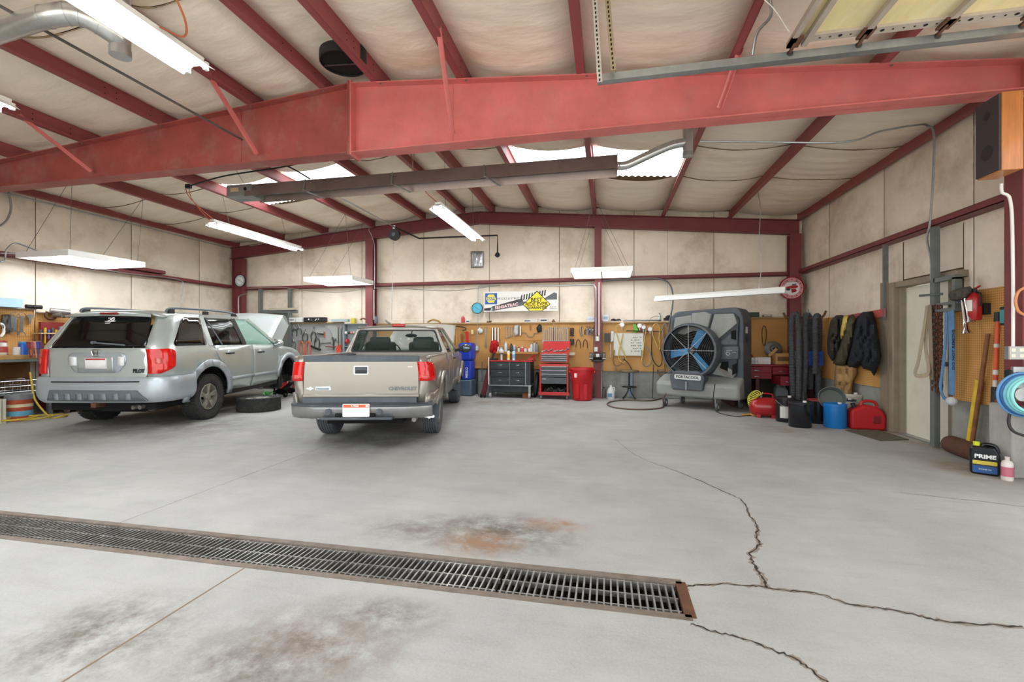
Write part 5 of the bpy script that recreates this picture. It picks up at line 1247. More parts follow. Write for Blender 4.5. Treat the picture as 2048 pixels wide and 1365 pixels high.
# conduit drop and outlets
pxtube(Plane('b', 10.51), [(1000, 571), (962, 572), (956, 578), (955.5, 605)], .012, 0, 'conduit', GALV, 'grey conduit stub from the girt down to the blue clock', 'conduit', k=5)
pxtube(Plane('b', 10.52), [(955.5, 630), (955, 660), (954.5, 694)], .011, 0, 'conduit', GALV, 'grey conduit from the blue clock down to the pegboard outlet', 'conduit', k=0)
def outlet(label, pl, u, v, w=.1, h=.12, d=.06, gangs=1):
    o = pl(u, v); t = thing('outlet_box', label, 'outlet', o); fr = frame((0, 0, 0), pl.ex, (0, 0, 1)); n_ = pl.n
    def bx3(du, dz, sw, sh, d0, d1, nm, m_): MB().prism([(du-sw/2, dz-sh/2), (du+sw/2, dz-sh/2), (du+sw/2, dz+sh/2), (du-sw/2, dz+sh/2)], d0, d1, lambda a_, b_, q: pl.ex*a_+Vector((0, 0, b_))+n_*q).build(nm, m_, t)
    bx3(0, 0, w, h, 0, d, 'box', GALV); bx3(0, 0, w*.92, h*.94, d, d+.004, 'cover_plate', C('#b9b9b4'))
    for gx in range(gangs):
        for dz in (-h*.22, h*.22): bx3((gx-(gangs-1)/2)*w/gangs, dz, w/gangs*.5, h*.26, d+.004, d+.007, 'socket', C('#e7e3d4'))
    return t
outlet('grey outlet box on the pegboard under the blue clock', Plane('b', 10.55), 954.5, 697)
outlet('upper outlet box on the maroon grinder column', Plane('b', 10.35), 1195, 678, .085, .11)
outlet('lower outlet box on the maroon grinder column', Plane('b', 10.35), 1192, 699, .08, .1)
pxtube(Plane('b', 10.33), [(1050, 571), (1120, 572), (1180, 570), (1190, 574), (1192, 590), (1192, 672)], .014, 0, 'conduit', GALV, 'grey conduit bending down the grinder column', 'conduit', k=5)
pxtube(Plane('b', 10.33), [(1198, 565), (1198, 620), (1198, 672)], .012, 0, 'conduit', WHITEP, 'pale straight conduit on the grinder column', 'conduit', k=0)
pxtube(Plane('b', 10.44), [(1201, 727), (1203, 798)], .02, 0, 'drain_pipe', WHITEP, 'white plastic pipe standing below the bench grinder', 'pipe', k=0)
pxtube(Plane('b', 10.47), [(1205, 562), (1270, 558), (1318, 558), (1340, 570), (1346, 600), (1340, 640), (1336, 665)], .017, 0, 'air_hose', GREYP, 'grey hose arching along the back girt above the stool', 'hose', k=6)
pxtube(Plane('b', 10.37), [(749, 578), (749, 500), (746, 480), (738, 462), (724, 455), (600, 476), (500, 492)], .012, 0, 'conduit', GALV, 'grey conduit running along the rear rafter and down the pickup column', 'conduit', k=4)
pxtube(Plane('b', 10.38), [(748, 580), (748, 640)], .012, 0, 'conduit', WHITEP, 'pale conduit on the column behind the pickup cab', 'conduit', k=0)
pxtube(Plane('b', 10.45), [(495, 577), (560, 575), (620, 582), (680, 585), (740, 577), (800, 577), (900, 582), (1000, 571)], .009, 0, 'cable_run', C('#8d877c'), 'sagging grey cable along the back wall girt', 'cable', k=6)

# ---------------------------------------------------------------- things on top of the pegboard ledge
ZL = 1.72
def ledge(u): p = pb(u, 648, 10.55); return Vector((p.x, 10.55, ZL))
bottle(ledge(926), .045, .17, '#c8434f', '#d98a8f', 'pink bottle on the pegboard ledge left of the blue clock')
carton(ledge(911), .10, .06, .05, '#d9d4c7', 'tiny white box on the ledge at the left end'); carton(ledge(936), .09, .06, .065, '#dfe3e4', 'small white and blue box on the ledge beside the pink bottle', stripe='#41546d')
carton(ledge(1055), .16, .07, .07, '#d4d2c8', 'pale flat box on the ledge under the parts sign', stripe='#5d6770'); carton(ledge(1069), .16, .07, .075, '#cdd0c9', 'grey-white box on the ledge under the yellow diamond'); carton(ledge(1088), .18, .08, .085, '#dddbd2', 'white box with dark top print on the ledge right of the parts sign', stripe='#2f3a4a')
single(MB().box(ledge(978)+Vector((0, 0, .015)), (.1, .05, .03)).box(ledge(980)+Vector((.02, 0, .035)), (.04, .03, .02)), 'small_bracket', RUST, 'small dark bracket on the ledge under the sign left end', 'bracket')
single(MB().cyl(ledge(1107), ledge(1107)+Vector((0, 0, .03)), .04, n=10).cyl(ledge(1107)+Vector((0, 0, .03)), ledge(1107)+Vector((0, 0, .06)), .02, n=10), 'valve_part', RUST, 'small rusty fitting on the ledge right of the white boxes', 'fitting')
carton(ledge(1183), .22, .1, .12, '#d9d9d6', 'long white box on the ledge left of the grinder column', stripe='#b9c2cc'); carton(ledge(1211), .13, .1, .16, '#d3d8db', 'upright white box on the ledge right of the grinder column', stripe='#9fb2bf')
o = ledge(1232); single(MB().tube([o+Vector((.1*math.cos(t), .05*math.sin(t), .03+.025*math.sin(t*2)*.3+.008*(i % 3))) for i, t in enumerate([2*PI*k/24*2 for k in range(24)])], .014, 8), 'hose_coil', BLKP, 'small black hose coil on the ledge above the stool', 'hose')
single(MB().cyl(ledge(1246)+Vector((0, -.04, .02)), ledge(1322)+Vector((0, -.04, .02)), .015, n=8), 'metal_rod', STEEL, 'long metal rod lying on the ledge above the hoses', 'rod')
bottle(ledge(1319), .035, .18, '#b9c4c6', '#6d7577', 'clear spray bottle on the ledge at the right end')
pxtube(Plane('b', 10.52), [(1297, 645), (1303, 636), (1312, 633), (1320, 634)], .006, 0, 'wire_loop', STEEL, 'thin bent wire on the ledge by the spray bottle', 'wire')
single(MB().box(ledge(1335)+Vector((0, 0, .04)), (.16, .06, .06)).ell(ledge(1335)+Vector((.03, 0, .08)), (.08, .04, .05)), 'cable_bundle', BLKP, 'dark cable bundle at the right end of the ledge', 'cable')
carton((pb(1506, 640, 10.5).x, 10.5, 1.79), .22, .1, .1, '#39463a', 'dark green box on the ledge right of the cooler'); carton((pb(1534, 645, 10.5).x, 10.5, 1.79), .17, .06, .04, '#5f544a', 'flat brown box on the ledge above the red workbench', stripe='#d8d4cb')

# ---------------------------------------------------------------- hand tools over the black cabinet
P2 = PBK
pxprism(P2, [(917, 668), (920, 666), (922, 690), (918, 690)], .01, .03, 'wood_brush', WOOD, 'wooden handled brush hanging at the left of the red sheath', 'brush')
pxprism(P2, [(922, 668), (926, 668), (928, 676), (925, 690), (923, 690)], .01, .03, 'wood_brush', C('#8c5a2c'), 'dark wooden handled brush hanging beside the red sheath', 'brush')
pxprism(P2, [(931, 664), (937, 663), (938, 687), (933, 688)], .01, .035, 'saw_sheath', C('#c52b22'), 'bright red sheath hanging on the pegboard near the truck mirror', 'sheath')
pxprism(P2, [(942, 660), (947, 660), (947, 669), (942, 669)], .01, .035, 'tape_holder', C('#d7c392'), 'small cream holder on the pegboard left of the clock conduit', 'holder')
pxcloth(P2, [(954, 660), (960, 655), (966, 660), (966, 666), (959, 668)], 'white_rag', C('#d6d6d2'), 'crumpled white rag hung behind the clock conduit', 'rag', bulge=.04, edge=3, step=2)
wrench(P2, 971.5, 657, 971.5, 694, 'long combination wrench hanging right of the clock conduit', w=.028, ends='bb')
for i, u in enumerate((985, 990.5, 996.5)):
    single(MB().cyl(P2(u, 656, .03), P2(u, 684, .03), .022, n=12), 'steel_tube', CHROME, '%s shiny steel tube hanging above the red jacket' % ('left', 'middle', 'right')[i], 'tube', group='steel tubes above the red jacket')
for i, u in enumerate((1013, 1018.5, 1024)): wrench(P2, u, 656, u, 676-2*i, '%s of three short wrenches left of the white gloves' % ORD[i], w=.016, ends='bb', group='short wrenches')
pxcloth(P2, [(1029, 651), (1037, 650), (1037, 670), (1030, 673), (1027, 664)], 'work_gloves', C('#b9b9b6', .8), 'grey-white work gloves hanging on the pegboard', 'gloves', bulge=.04, edge=4, step=3)
single(MB().cyl(P2(1040.5, 653, .04), P2(1040.5, 671, .04), .025, n=12), 'steel_cylinder', CHROME, 'short shiny cylinder hanging right of the gloves', 'cylinder')
pxprism(P2, [(1058.5, 651), (1062, 651), (1063, 655), (1061, 663), (1059, 658)], .01, .03, 'paddle_tool', C('#8d5a25'), 'small brown paddle tool hung above the bent bracket', 'tool')
pxtube(P2, [(1045, 666), (1053, 667), (1056, 673), (1066, 674), (1068, 667), (1077, 666)], .009, .02, 'bent_bracket', STEEL, 'bent steel bracket hanging left of the wrench rack', 'bracket', k=3)
pxcloth(P2, [(1073, 656), (1079, 649), (1083, 652), (1083, 663), (1076, 666)], 'black_cable_tie', BLACK, 'black and silver bundle hanging right of the bent bracket', 'bundle', bulge=.05, edge=3, step=2)
pxtube(P2, [(1028, 678), (1033, 680), (1060, 680), (1085, 680)], .006, .02, 'flat_bar', WOOD, 'thin wooden strip across the pegboard under the bracket', 'strip', k=0)
pxtube(P2, [(905, 653), (920, 654), (930, 656), (931, 660), (925, 661)], .012, .06, 'pry_bar', BLKP, 'black pry bar sticking out above the pickup hood', 'bar', k=4)
# wrench rack
wr_ = thing('wrench_rack', 'row rack of wrenches above the red tool chest', 'rack', P2(1110, 688, .03)); o = P2(1110, 688, .03)
MB().bar(P2(1084, 683, .045)-o, P2(1138, 683, .045)-o, .012, .03).build('rail', STEEL, wr_)
for i in range(14):
    u = 1086+i*3.8; top = 660-(0 if i in (1, 2) else 4)+(i % 3); wrench(P2, u, top, u+.4, 689+(i*7 % 5), '%s wrench from the left in the rack over the red chest' % (ORD[i]), w=.013, off=.07, group='wrenches in the rack', ends='bo')
# tools right of the rack
for i, (v0, v1) in enumerate(((657, 674), (679, 690))):
    t = thing('impact_socket_set', '%s dark strap tool hanging right of the wrench rack' % ('upper', 'lower')[i], 'tool', P2(1144, v0)); o = P2(1144, v0)
    for k in range(4): 
        vv = v0+(v1-v0)*(k+.3)/4; MB().tube([P2(1144+4*math.cos(q), vv+1.3*math.sin(q), .03)-o for q in [2*PI*j/14 for j in range(14)]], .01, 6, closed=True).build('strap_ring', BLKP, t)
pxtube(P2, [(1163, 653), (1161, 658), (1162, 668), (1165, 673)], .02, .03, 'hooked_tool', STEEL, 'curved steel hook tool left of the blue pliers', 'tool', k=5)
for i, (du, a_) in enumerate(((0, -1), (6, 1), (12, .3))): pliers(P2, 1174+du, 653+i, 17, '%s blue handled pliers hanging left of the grinder column' % ('left', 'middle', 'right')[i], ('#3a4652', '#6f93a8', '#8f4a33')[i], w=9, group='pliers by the grinder column')
for i, u in enumerate((1156, 1170)): pxtube(P2, [(u-4, 695), (u-3, 685), (u, 680), (u+4, 684), (u+5, 697)], .009, .02, 'caliper', RUST, '%s rusty bow caliper hanging right of the red tool chest' % ('left', 'right')[i], 'caliper', k=5, group='bow calipers')
pxprism(P2, [(1138, 705), (1150, 705), (1149, 711), (1138, 711)], .02, .05, 'label_tag', C('#ddd7bd', .7), 'cream label stuck beside the red tool chest', 'label')

# ---------------------------------------------------------------- shelf with bottles behind the black cabinet
sh = thing('wall_shelf', 'narrow wooden shelf of bottles on the pegboard over the black cabinet', 'shelf', (P2(995, 706).x, 10.55, P2(995, 706).z)); o = sh.location.copy()
a = P2(993, 706); b = P2(1076, 706)
MB().bx(0, b.x-a.x, -.14, 0, -.015, 0).build('shelf_board', C('#a8793f', .6), sh)
MB().bx(0, b.x-a.x, -.145, -.135, -.02, .03).build('front_lip', C('#a8793f', .6), sh)
ZS = o.z; sx = lambda u: P2(u, 706).x
for i, (u, r, h, c, cp, lb) in enumerate([(998, .03, .17, '#d6d6d2', '#8a2b2b', 'slim white bottle at the left end of the shelf'), (1004, .05, .13, '#c9c7c2', '#d8d8d8', 'squat white tub on the shelf behind the gun'), (1013, .045, .27, '#d8dadb', '#b9c0c4', 'tall white bottle on the shelf over the black cabinet'), (1024, .05, .22, '#3a3733', '#2a2a2a', 'brown oil bottle on the shelf over the black cabinet'), (1030, .04, .19, '#9fb4c9', '#e4e4e4', 'pale blue bottle on the shelf over the black cabinet'),
        (1039, .035, .14, '#c3c1bb', '#333333', 'small grey bottle in the middle of the shelf'), (1045.5, .045, .145, '#c23b44', '#e3e0dc', 'round red and white can on the shelf'), (1052, .045, .13, '#d8cfca', '#c23b44', 'round pink-white tub on the shelf'), (1060, .04, .12, '#d5d2cb', '#c9c9c9', 'small white tub near the shelf right end'), (1064, .04, .24, '#c9d0d2', '#8d9496', 'tall silver bottle near the shelf right end'), (1070, .04, .27, '#a5a7a5', '#54565a', 'tall grey aerosol near the shelf right end'), (1075, .035, .25, '#7d8080', '#3a3a3a', 'dark grey aerosol at the shelf right end')]):
    bottle((sx(u), 10.47, ZS), r*.8, h, c, cp, lb, group='bottles on the narrow shelf', neck=.6 if h < .16 else .4)
# red jacket
pxcloth(Plane('b', 10.5), [(983, 683), (988, 680), (994, 682), (997, 690), (995, 700), (994, 706), (989, 699), (985, 706), (979, 704), (980, 694)], 'red_rag', C('#b3141c', .85), 'red jacket hanging beside the shelf of bottles', 'jacket', bulge=.07, edge=4, step=3, folds=.02, freq=1.2)

# ---------------------------------------------------------------- black rolling cabinet
def rollcab():
    p = pf(982, 797); q = pf(1062, 800); Y0 = 9.95
    x0 = pb(981, 760, Y0).x; x1 = pb(1061, 760, Y0).x; W_ = x1-x0; z0 = .3; z1 = pb(1000, 724, Y0).z; D = .5
    t = thing('rolling_cabinet', 'black six-drawer rolling cabinet with red top and chrome casters', 'cabinet', (x0, Y0, 0))
    BK = mat('black_cabinet', '#2f3336', .5, var=.15, scale=9, dirt='#585b5c', dscale=7, damt=.4)
    MB().bx(0, W_, 0, D, z0, z1).build('body', BK, t, bevel=.006)
    MB().bx(-.02, W_+.05, -.03, D+.02, z1, z1+.03).build('red_top', RED, t, bevel=.008)
    MB().bx(-.025, W_+.02, -.03, D, z0-.025, z0).build('base_frame', GALV, t)
    MB().bx(.0, W_, .02, D, z0-.17, z0-.025).build('lower_tray', BK, t, bevel=.01)
    H_ = (z1-z0)/3
    for j, (xa_, xb_) in enumerate(((.01, W_*.48), (W_*.5, W_*.86))):
        for i in range(3):
            d = MB().bx(xa_, xb_, -.018, 0, z0+i*H_+.008, z0+(i+1)*H_-.008).build('drawer', BK, t, bevel=.004)
            xm = (xa_+xb_)/2; zc = z0+(i+.62)*H_
            MB().tube(smoothpts([(xm-.045, -.02, zc+.005), (xm-.035, -.04, zc-.005), (xm+.035, -.04, zc-.005), (xm+.045, -.02, zc+.005)], 3), .006, 6).build('drawer_handle', CHROME, d)
    MB().bx(W_*.485, W_*.495, -.02, 0, z0, z1).build('center_post', GALV, t); MB().bx(W_*.87, W_*.885, -.02, 0, z0, z1).build('corner_post', GALV, t)
    for cx, cy in ((0.0, -.02), (W_-.02, -.02), (0, D-.05), (W_-.02, D-.05)):
        MB().cyl((cx-.02, cy, .055), (cx+.02, cy, .055), .055, n=18).build('caster_wheel', C('#9a9c9c', .3), t, smooth=40)
        MB().bar((cx, cy, .06), (cx, cy+.02, z0-.02), .05, .03).build('caster_fork', CHROME, t)
    MB().bx(-.05, -.03, -.02, .02, z0, z1+.1).build('side_pole', WHITEP, t)
    return t, x0, x1, Y0, z1+.03, W_
rc_, cx0, cx1, cy0, cz, cW = rollcab()
can((pb(1017, 720, 10.1).x, 10.1, cz), .034, .25, '#d8d3bd', 'cream spray can on the black rolling cabinet', top='#3a3a3a', lab='#e3c64c'); can((pb(1027.5, 720, 10.1).x, 10.1, cz), .034, .24, '#b9d6e8', 'light blue spray can on the black rolling cabinet', top='#5577a8', lab='#7fb3d9')
t = thing('spray_gun', 'white and chrome spray gun standing on the black rolling cabinet', 'spray gun', (pb(1003, 718, 10.1).x, 10.1, cz))
MB().cyl((0, 0, 0), (0, 0, .13), .025, n=12).build('grip', C('#c9cbc9'), t); MB().cyl((-.05, 0, .14), (.06, 0, .14), .022, n=12).build('barrel', CHROME, t); MB().lathe([(.05, .17), (.055, .18), (.055, .23), (.04, .24)], (0, 0, 0), (0, 0, 1), 14).build('cup', C('#e0dfdb'), t)
single(MB().box((pb(988, 718, 10.1).x, 10.1, cz+.02), (.16, .1, .04)).box((pb(986, 718, 10.1).x, 10.1, cz+.1), (.04, .05, .12), (0, .3, 0)), 'drill', BLKP, 'small black power tool on the left of the black cabinet', 'tool')
single(MB().box((cx1+.0, cy0+.08, cz+.035), (.12, .12, .05)).bar((cx1, cy0+.05, cz+.05), (cx1+.08, cy0, cz+.12), .03, .03), 'red_clamp', RED, 'red clamp on the right corner of the black cabinet', 'clamp')
single(MB().box((pb(1053, 797, 10.05).x, 10.05, .06), (.16, .1, .12)), 'wood_block', C('#7a4a2a', .8), 'brown wooden block on the floor beside the cabinet caster', 'block')
# blue plastic water station behind the truck mirror
t = thing('parts_washer', 'tall blue plastic tank with grey base behind the pickup mirror', 'tank', (pb(930, 790, 10.2).x, 10.2, 0))
BLU = mat('blue_plastic', '#2440b8', .4, var=.06, scale=6)
x0 = pb(917, 760, 10.1).x-t.location.x; x1 = pb(943, 760, 10.1).x-t.location.x
MB().bx(x0, x1, -.1, .3, 0, .38).build('base', C('#4b5f70'), t, bevel=.03)
MB().bx(x0, x1-.02, -.08, .28, .38, .82).build('lower_tank', BLU, t, bevel=.03); MB().bx(x0-.02, x1+.0, -.1, .3, .82, 1.24).build('upper_tank', BLU, t, bevel=.06)
text('tank_lettering', 'MEGLO', .075, C('#dfe3ea'), t, frame((x1-.12, -.084, .55), (0, 0, 1), (-1, 0, 0)), depth=.001, bold=.003)
# red folding creeper and frame between truck and cabinet
t = thing('creeper', 'dark red mechanics creeper leaning against the black cabinet', 'creeper', pf(966, 796)); o = t.location.copy()
MB().bar((0, 0, .05), (.12, .3, .85), .12, .03).build('padded_board', C('#571a20', .6), t)
for dx_ in (-.04, .04): MB().cyl((dx_-.02, 0, .045), (dx_+.02, 0, .045), .045, n=14).build('caster', BLACK, t)
pxtube(Plane('b', 10.3), [(957, 797), (957, 764), (968, 762), (973, 764)], .014, 0, 'bent_pipe', GREYP, 'bent grey pipe frame leaning left of the creeper', 'frame', k=0)
pxtube(Plane('b', 10.4), [(964, 762), (964, 728), (964, 724)], .012, 0, 'floor_pole', GREYP, 'thin grey pole standing left of the black cabinet', 'pole', k=0)

# ---------------------------------------------------------------- red tool chest
def toolchest():
    Y0 = 9.95; x0 = pb(1079, 760, Y0).x; x1 = pb(1136.5, 760, Y0).x; W_ = x1-x0; D = .42
    z = lambda v: pb(1105, v, Y0).z
    t = thing('tool_chest', 'red tool chest on red roller cabinet with silver drawer pulls and open lid', 'tool chest', (x0, Y0, 0))
    RD = mat('tool_chest_red', '#b4211f', .35, var=.08, scale=8, coat=.3, dirt='#8c3a33', damt=.3); GD = mat('drawer_grey', '#4d5254', .45, .2, var=.1)
    zb = z(798); z1 = z(726); z2 = z(709); zt = z(704)
    # roller cabinet shell
    zc = [z(v) for v in (792, 729)]
    for xa_, xb_ in ((0, .035), (W_-.035, W_)): MB().bx(xa_, xb_, 0, D, .09, zc[1]).build('side_panel', RD, t, bevel=.004)
    MB().bx(0, W_, D-.01, D, .09, zc[1]).build('back_panel', RD, t); MB().bx(0, W_, 0, D, .09, .13).build('base', RD, t, bevel=.004); MB().bx(-.01, W_+.01, -.01, D+.01, zc[1]-.05, zc[1]).build('cabinet_top', RD, t, bevel=.004)
    MB().bx(-.02, W_+.02, -.015, 0, .09, .16).build('kick_rail', RD, t, bevel=.004)
    rows_ = [z(v) for v in (733, 740.5, 748, 755)]
    for i in range(3):
        d = MB().bx(.036, W_-.036, -.005, D-.02, rows_[i+1]+.006, rows_[i]).build('drawer', GD, t); MB().bx(.036, W_-.036, -.022, -.004, rows_[i]-.022, rows_[i]).build('drawer_pull', STEEL, d, bevel=.004)
    d = MB().bx(.036, W_-.036, -.005, D-.02, z(768), z(755.5)).build('deep_drawer', GD, t); MB().bx(.06, .14, -.009, -.005, z(760), z(757)).build('badge', STEEL, d)
    MB().bx(.036, W_-.036, D-.03, D-.012, .13, z(768)).build('bin_back', DARK, t)
    # upper chest
    zu = [z(726), z(706)]
    MB().bx(.01, W_-.01, .02, D-.02, zu[0], zu[1]).build('upper_body', RD, t, bevel=.006)
    rows_ = [z(v) for v in (709.5, 714, 718.5, 723)]
    rows_ = [zu[1]-.03-.0*i for i in range(1)]
    n_ = 4; hh = (zu[1]-.03-zu[0]-.02)/n_
    for i in range(n_):
        a_ = zu[0]+.02+i*hh; d = MB().bx(.04, W_-.04, .008, .03, a_+.004, a_+hh-.002).build('drawer', GD, t); MB().bx(.04, W_-.04, -.004, .01, a_+hh*.6, a_+hh-.002).build('drawer_pull', STEEL, d, bevel=.003)
    zl = z(683)
    MB().add([(.01, D-.05, zu[1]), (W_-.01, D-.05, zu[1]), (W_+.02, D-.0, zl), (.03, D-.0, zl), (.01, D-.03, zu[1]), (W_-.01, D-.03, zu[1]), (W_+.02, D+.02, zl), (.03, D+.02, zl)], [(0, 1, 2, 3), (4, 7, 6, 5), (0, 4, 5, 1), (2, 6, 7, 3), (0, 3, 7, 4), (1, 5, 6, 2)]).build('lid', RD, t)
    for xx in (.03, W_-.03):
        for yy in (.05, D-.05): MB().cyl((xx-.018, yy, .045), (xx+.018, yy, .045), .045, n=16).build('caster_wheel', C('#6d6d6d'), t); MB().bx(xx-.02, xx+.02, yy-.02, yy+.02, .05, .09).build('caster_fork', GALV, t)
    return t, x0, Y0, W_, D, zu[1], z(768)
tct, tx0, tY, tW, tD, tzt, tzb = toolchest()
rnd = random.Random(3)
jm = MB()
for i in range(90): 
    c = Vector((tx0+.07+rnd.random()*(tW-.14), tY+.03+rnd.random()*(tD-.12), .15+rnd.random()*(tzb-.28)*(.9)))
    if rnd.random() < .6: jm.cyl(c, c+Vector((rnd.uniform(-.05, .05), rnd.uniform(-.02, .02), rnd.uniform(-.05, .05))), .018+rnd.random()*.015, n=8)
    else: jm.ell(c, (.03, .03, .03), 8, 5)
tag(single(jm, 'loose_sockets', mat('dark_tool_steel', '#3a3c3d', .35, .7, var=.5, scale=15, dirt='#b9bbba', dscale=14, damt=.6), 'heap of dark sockets and tools in the open bin of the red chest', 'tools'), kind='stuff')
for i, (dx_, c, h) in enumerate(((.08, '#cfcfcb', .05), (.2, '#c4c6c6', .07), (.33, '#b8b4a8', .04), (.44, '#c9c9c9', .05), (.56, '#dcdcd6', .09))):
    single(MB().cyl((tx0+dx_-.04, tY+.15, tzt+.02), (tx0+dx_+.05, tY+.13, tzt+h), .014, n=8).ell((tx0+dx_+.05, tY+.13, tzt+h), (.025, .02, .025), 8, 6), 'ratchet', STEEL, '%s steel hand tool from the left in the open top of the red chest' % ORD[i], 'ratchet', group='tools in the open chest top')

# ---------------------------------------------------------------- trash barrel
p = pf(1160, 800); 
tb = thing('trash_barrel', 'red plastic trash barrel beside the red tool chest', 'trash can', (p.x+.05, p.y-.02, 0)); TBR = mat('red_barrel_plastic', '#b71b22', .4, var=.06, scale=6)
r0, r1, hh = .205, .255, .70
MB().lathe([(r0*.9, 0), (r0, .015), (r0+.03, hh*.62), (r0+.036, hh*.63), (r1-.01, hh*.93), (r1+.012, hh*.935), (r1+.016, hh*.97), (r1+.008, hh), (r1-.008, hh), (r1-.02, hh*.9), (r0-.01, .03)], (0, 0, 0), (0, 0, 1), 36).build('barrel_body', TBR, tb, smooth=40)
for s in (-1, 1): MB().bx(s*.24, s*.285, -.07, .07, hh*.84, hh*.92).build('handle', TBR, tb, bevel=.012)
for a_ in (-1.95, -1.25): MB().prism([(-.035, .06), (.035, .06), (.035, .36), (-.035, .36)], .215, .245, lambda q, z, r_, a_=a_: (math.cos(a_)*r_-math.sin(a_)*q, math.sin(a_)*r_+math.cos(a_)*q, z)).build('moulded_rib', TBR, tb)
MB().prism([(-.03, .5), (.03, .5), (.03, .59), (-.03, .59)], .243, .262, lambda q, z, r_: (math.cos(-2.1)*r_-math.sin(-2.1)*q, math.sin(-2.1)*r_+math.cos(-2.1)*q, z)).build('paper_label', C('#e2cfcb', .6), tb)
# thin black tyre leaning between cabinet and chest
t = thing('thin_tire', 'thin black tyre leaning between the black cabinet and the red chest', 'tire', (pb(1071, 797, 10.2).x, 10.3, .28)); MB().tube([(.02*math.sin(a_), .28*math.cos(a_), .28*math.sin(a_)) for a_ in [2*PI*i/28 for i in range(28)]], .02, 8, closed=True).build('tire', BLACK, t, smooth=60)

# ---------------------------------------------------------------- bench grinder on the column
o = pb(1195, 716, 10.2); bg = thing('bench_grinder', 'black bench grinder bolted to the maroon column', 'grinder', o); GB = mat('grinder_black', '#232325', .45, .2, var=.15, scale=9)
MB().cyl((-.09, 0, .03), (.09, 0, .03), .07, n=18).build('motor', GB, bg, smooth=40)
for s in (-1, 1):
    MB().cyl((s*.11, 0, .03), (s*.17, 0, .03), .085, n=20).build('wheel_guard', GB, bg, smooth=40); MB().cyl((s*.125, -.02, .03), (s*.155, -.02, .03), .075, n=18).build('grinding_wheel', C('#77736c', .8), bg); MB().bx(s*.11, s*.18, -.13, -.09, -.02, .0).build('tool_rest', STEEL, bg)
MB().bx(-.13, .13, -.06, .14, -.09, -.05).build('pedestal', GB, bg, bevel=.01); MB().bx(-.06, .06, -.02, .12, -.06, .0).build('foot', GB, bg)
MB().bx(-.03, .04, -.075, -.065, .02, .09).build('rating_plate', C('#c9c9c6'), bg)

# ---------------------------------------------------------------- jug, bottle, stool
p = pf(1221.5, 799); t = thing('water_jug', 'white plastic gallon jug on the floor beside the stool', 'jug', (p.x, p.y-.02, 0)); JUG = mat('milky_plastic', '#d6d8d4', .4, var=.04)
MB().lathe([(.075, 0), (.085, .01), (.088, .17), (.06, .24), (.025, .27), (.022, .29)], (0, 0, 0), (0, 0, 1), 18).build('jug_body', JUG, t, smooth=45); MB().cyl((0, 0, .285), (0, 0, .31), .026, n=12).build('cap', WHITEP, t); MB().tube(smoothpts([(.03, 0, .26), (.08, 0, .25), (.085, 0, .18)], 4), .012, 8).build('handle', JUG, t, smooth=60)
MB().prism([(-.045, .06), (.045, .06), (.045, .14), (-.045, .14)], -.0905, -.08, lambda a_, b_, q: (a_-.02, q, b_)).build('paper_label', C('#5d86b3'), t)
bottle((pf(1208, 797).x, 10.4, 0), .04, .25, '#5d6458', '#2c2c2c', 'dark green bottle on the floor left of the white jug')
p = pf(1258, 799); st = thing('stool', 'round wooden stool on a black four-leg base against the stem wall', 'stool', (p.x, p.y-.12, 0))
zs = .60
MB().lathe([(.19, zs), (.205, zs+.015), (.205, zs+.04), (.19, zs+.05)], (0, 0, 0), (0, 0, 1), 28).build('seat', mat('worn_stool_wood', '#6d5c48', .6, var=.25, scale=10), st, smooth=40)
MB().cyl((0, 0, .26), (0, 0, zs), .02, n=12).build('screw_post', BLKP, st); MB().cyl((0, 0, .24), (0, 0, .30), .04, n=12).build('hub', BLKP, st)
MB().tube([(.15*math.cos(a_), .15*math.sin(a_), .285) for a_ in [2*PI*i/24 for i in range(24)]], .01, 6, closed=True).build('foot_ring', BLKP, st)
for i in range(4):
    a_ = PI/4+i*PI/2; MB().tube(smoothpts([(.02*math.cos(a_), .02*math.sin(a_), .27), (.06*math.cos(a_), .06*math.sin(a_), .16), (.19*math.cos(a_), .19*math.sin(a_), .012)], 5), .012, 8).build('leg', BLKP, st, smooth=60); MB().bar((.02*math.cos(a_), .02*math.sin(a_), .27), (.15*math.cos(a_), .15*math.sin(a_), .285), .012, .012).build('ring_spoke', BLKP, st)
# white drop box on the wall behind stool
single(MB().bx(pb(1256, 760, 10.5).x, pb(1265, 760, 10.5).x, 10.52, 10.585, .05, .6), 'standing_pipe', C('#7f93a5'), 'grey-blue square pipe behind the stool', 'pipe')

# ---------------------------------------------------------------- hoses, board and bags over the stool
PH = Plane('b', 10.53)
pxprism(PH, [(1209, 667), (1220, 667), (1220, 685), (1208.5, 685)], .0, .03, 'notebook', C('#4e4d4d', .8), 'dark grey pouch hanging right of the grinder column', 'pouch'); pxtube(PH, [(1210, 667), (1215, 659), (1220, 667)], .004, .01, 'pouch_string', CORD, 'string loop holding the dark grey pouch', 'string', k=0)
t = pxprism(PH, [(1227.5, 666.5), (1287, 667), (1286, 712), (1227.5, 711.5)], .0, .015, 'wall_chart', C('#d3d3c9', .6), 'white tool chart board behind the hanging hoses', 'chart')
for r_ in range(6):
    for c_ in range(6):
        if (r_*5+c_*3) % 4: pxprism(PH, [(1262+c_*3.6, 674+r_*5.6), (1264.4+c_*3.6, 674+r_*5.6), (1264.4+c_*3.6, 676+r_*5.6), (1262+c_*3.6, 676+r_*5.6)], .015, .017, 'chart_mark', C('#6d6f6b'), parent=t)
pxcloth(PH, [(1222, 664), (1227, 662), (1229, 668), (1226, 684), (1221, 685)], 'white_glove', C('#d0d2cd', .8), 'white glove hanging at the left corner of the chart board', 'glove', bulge=.03, edge=2, step=2)
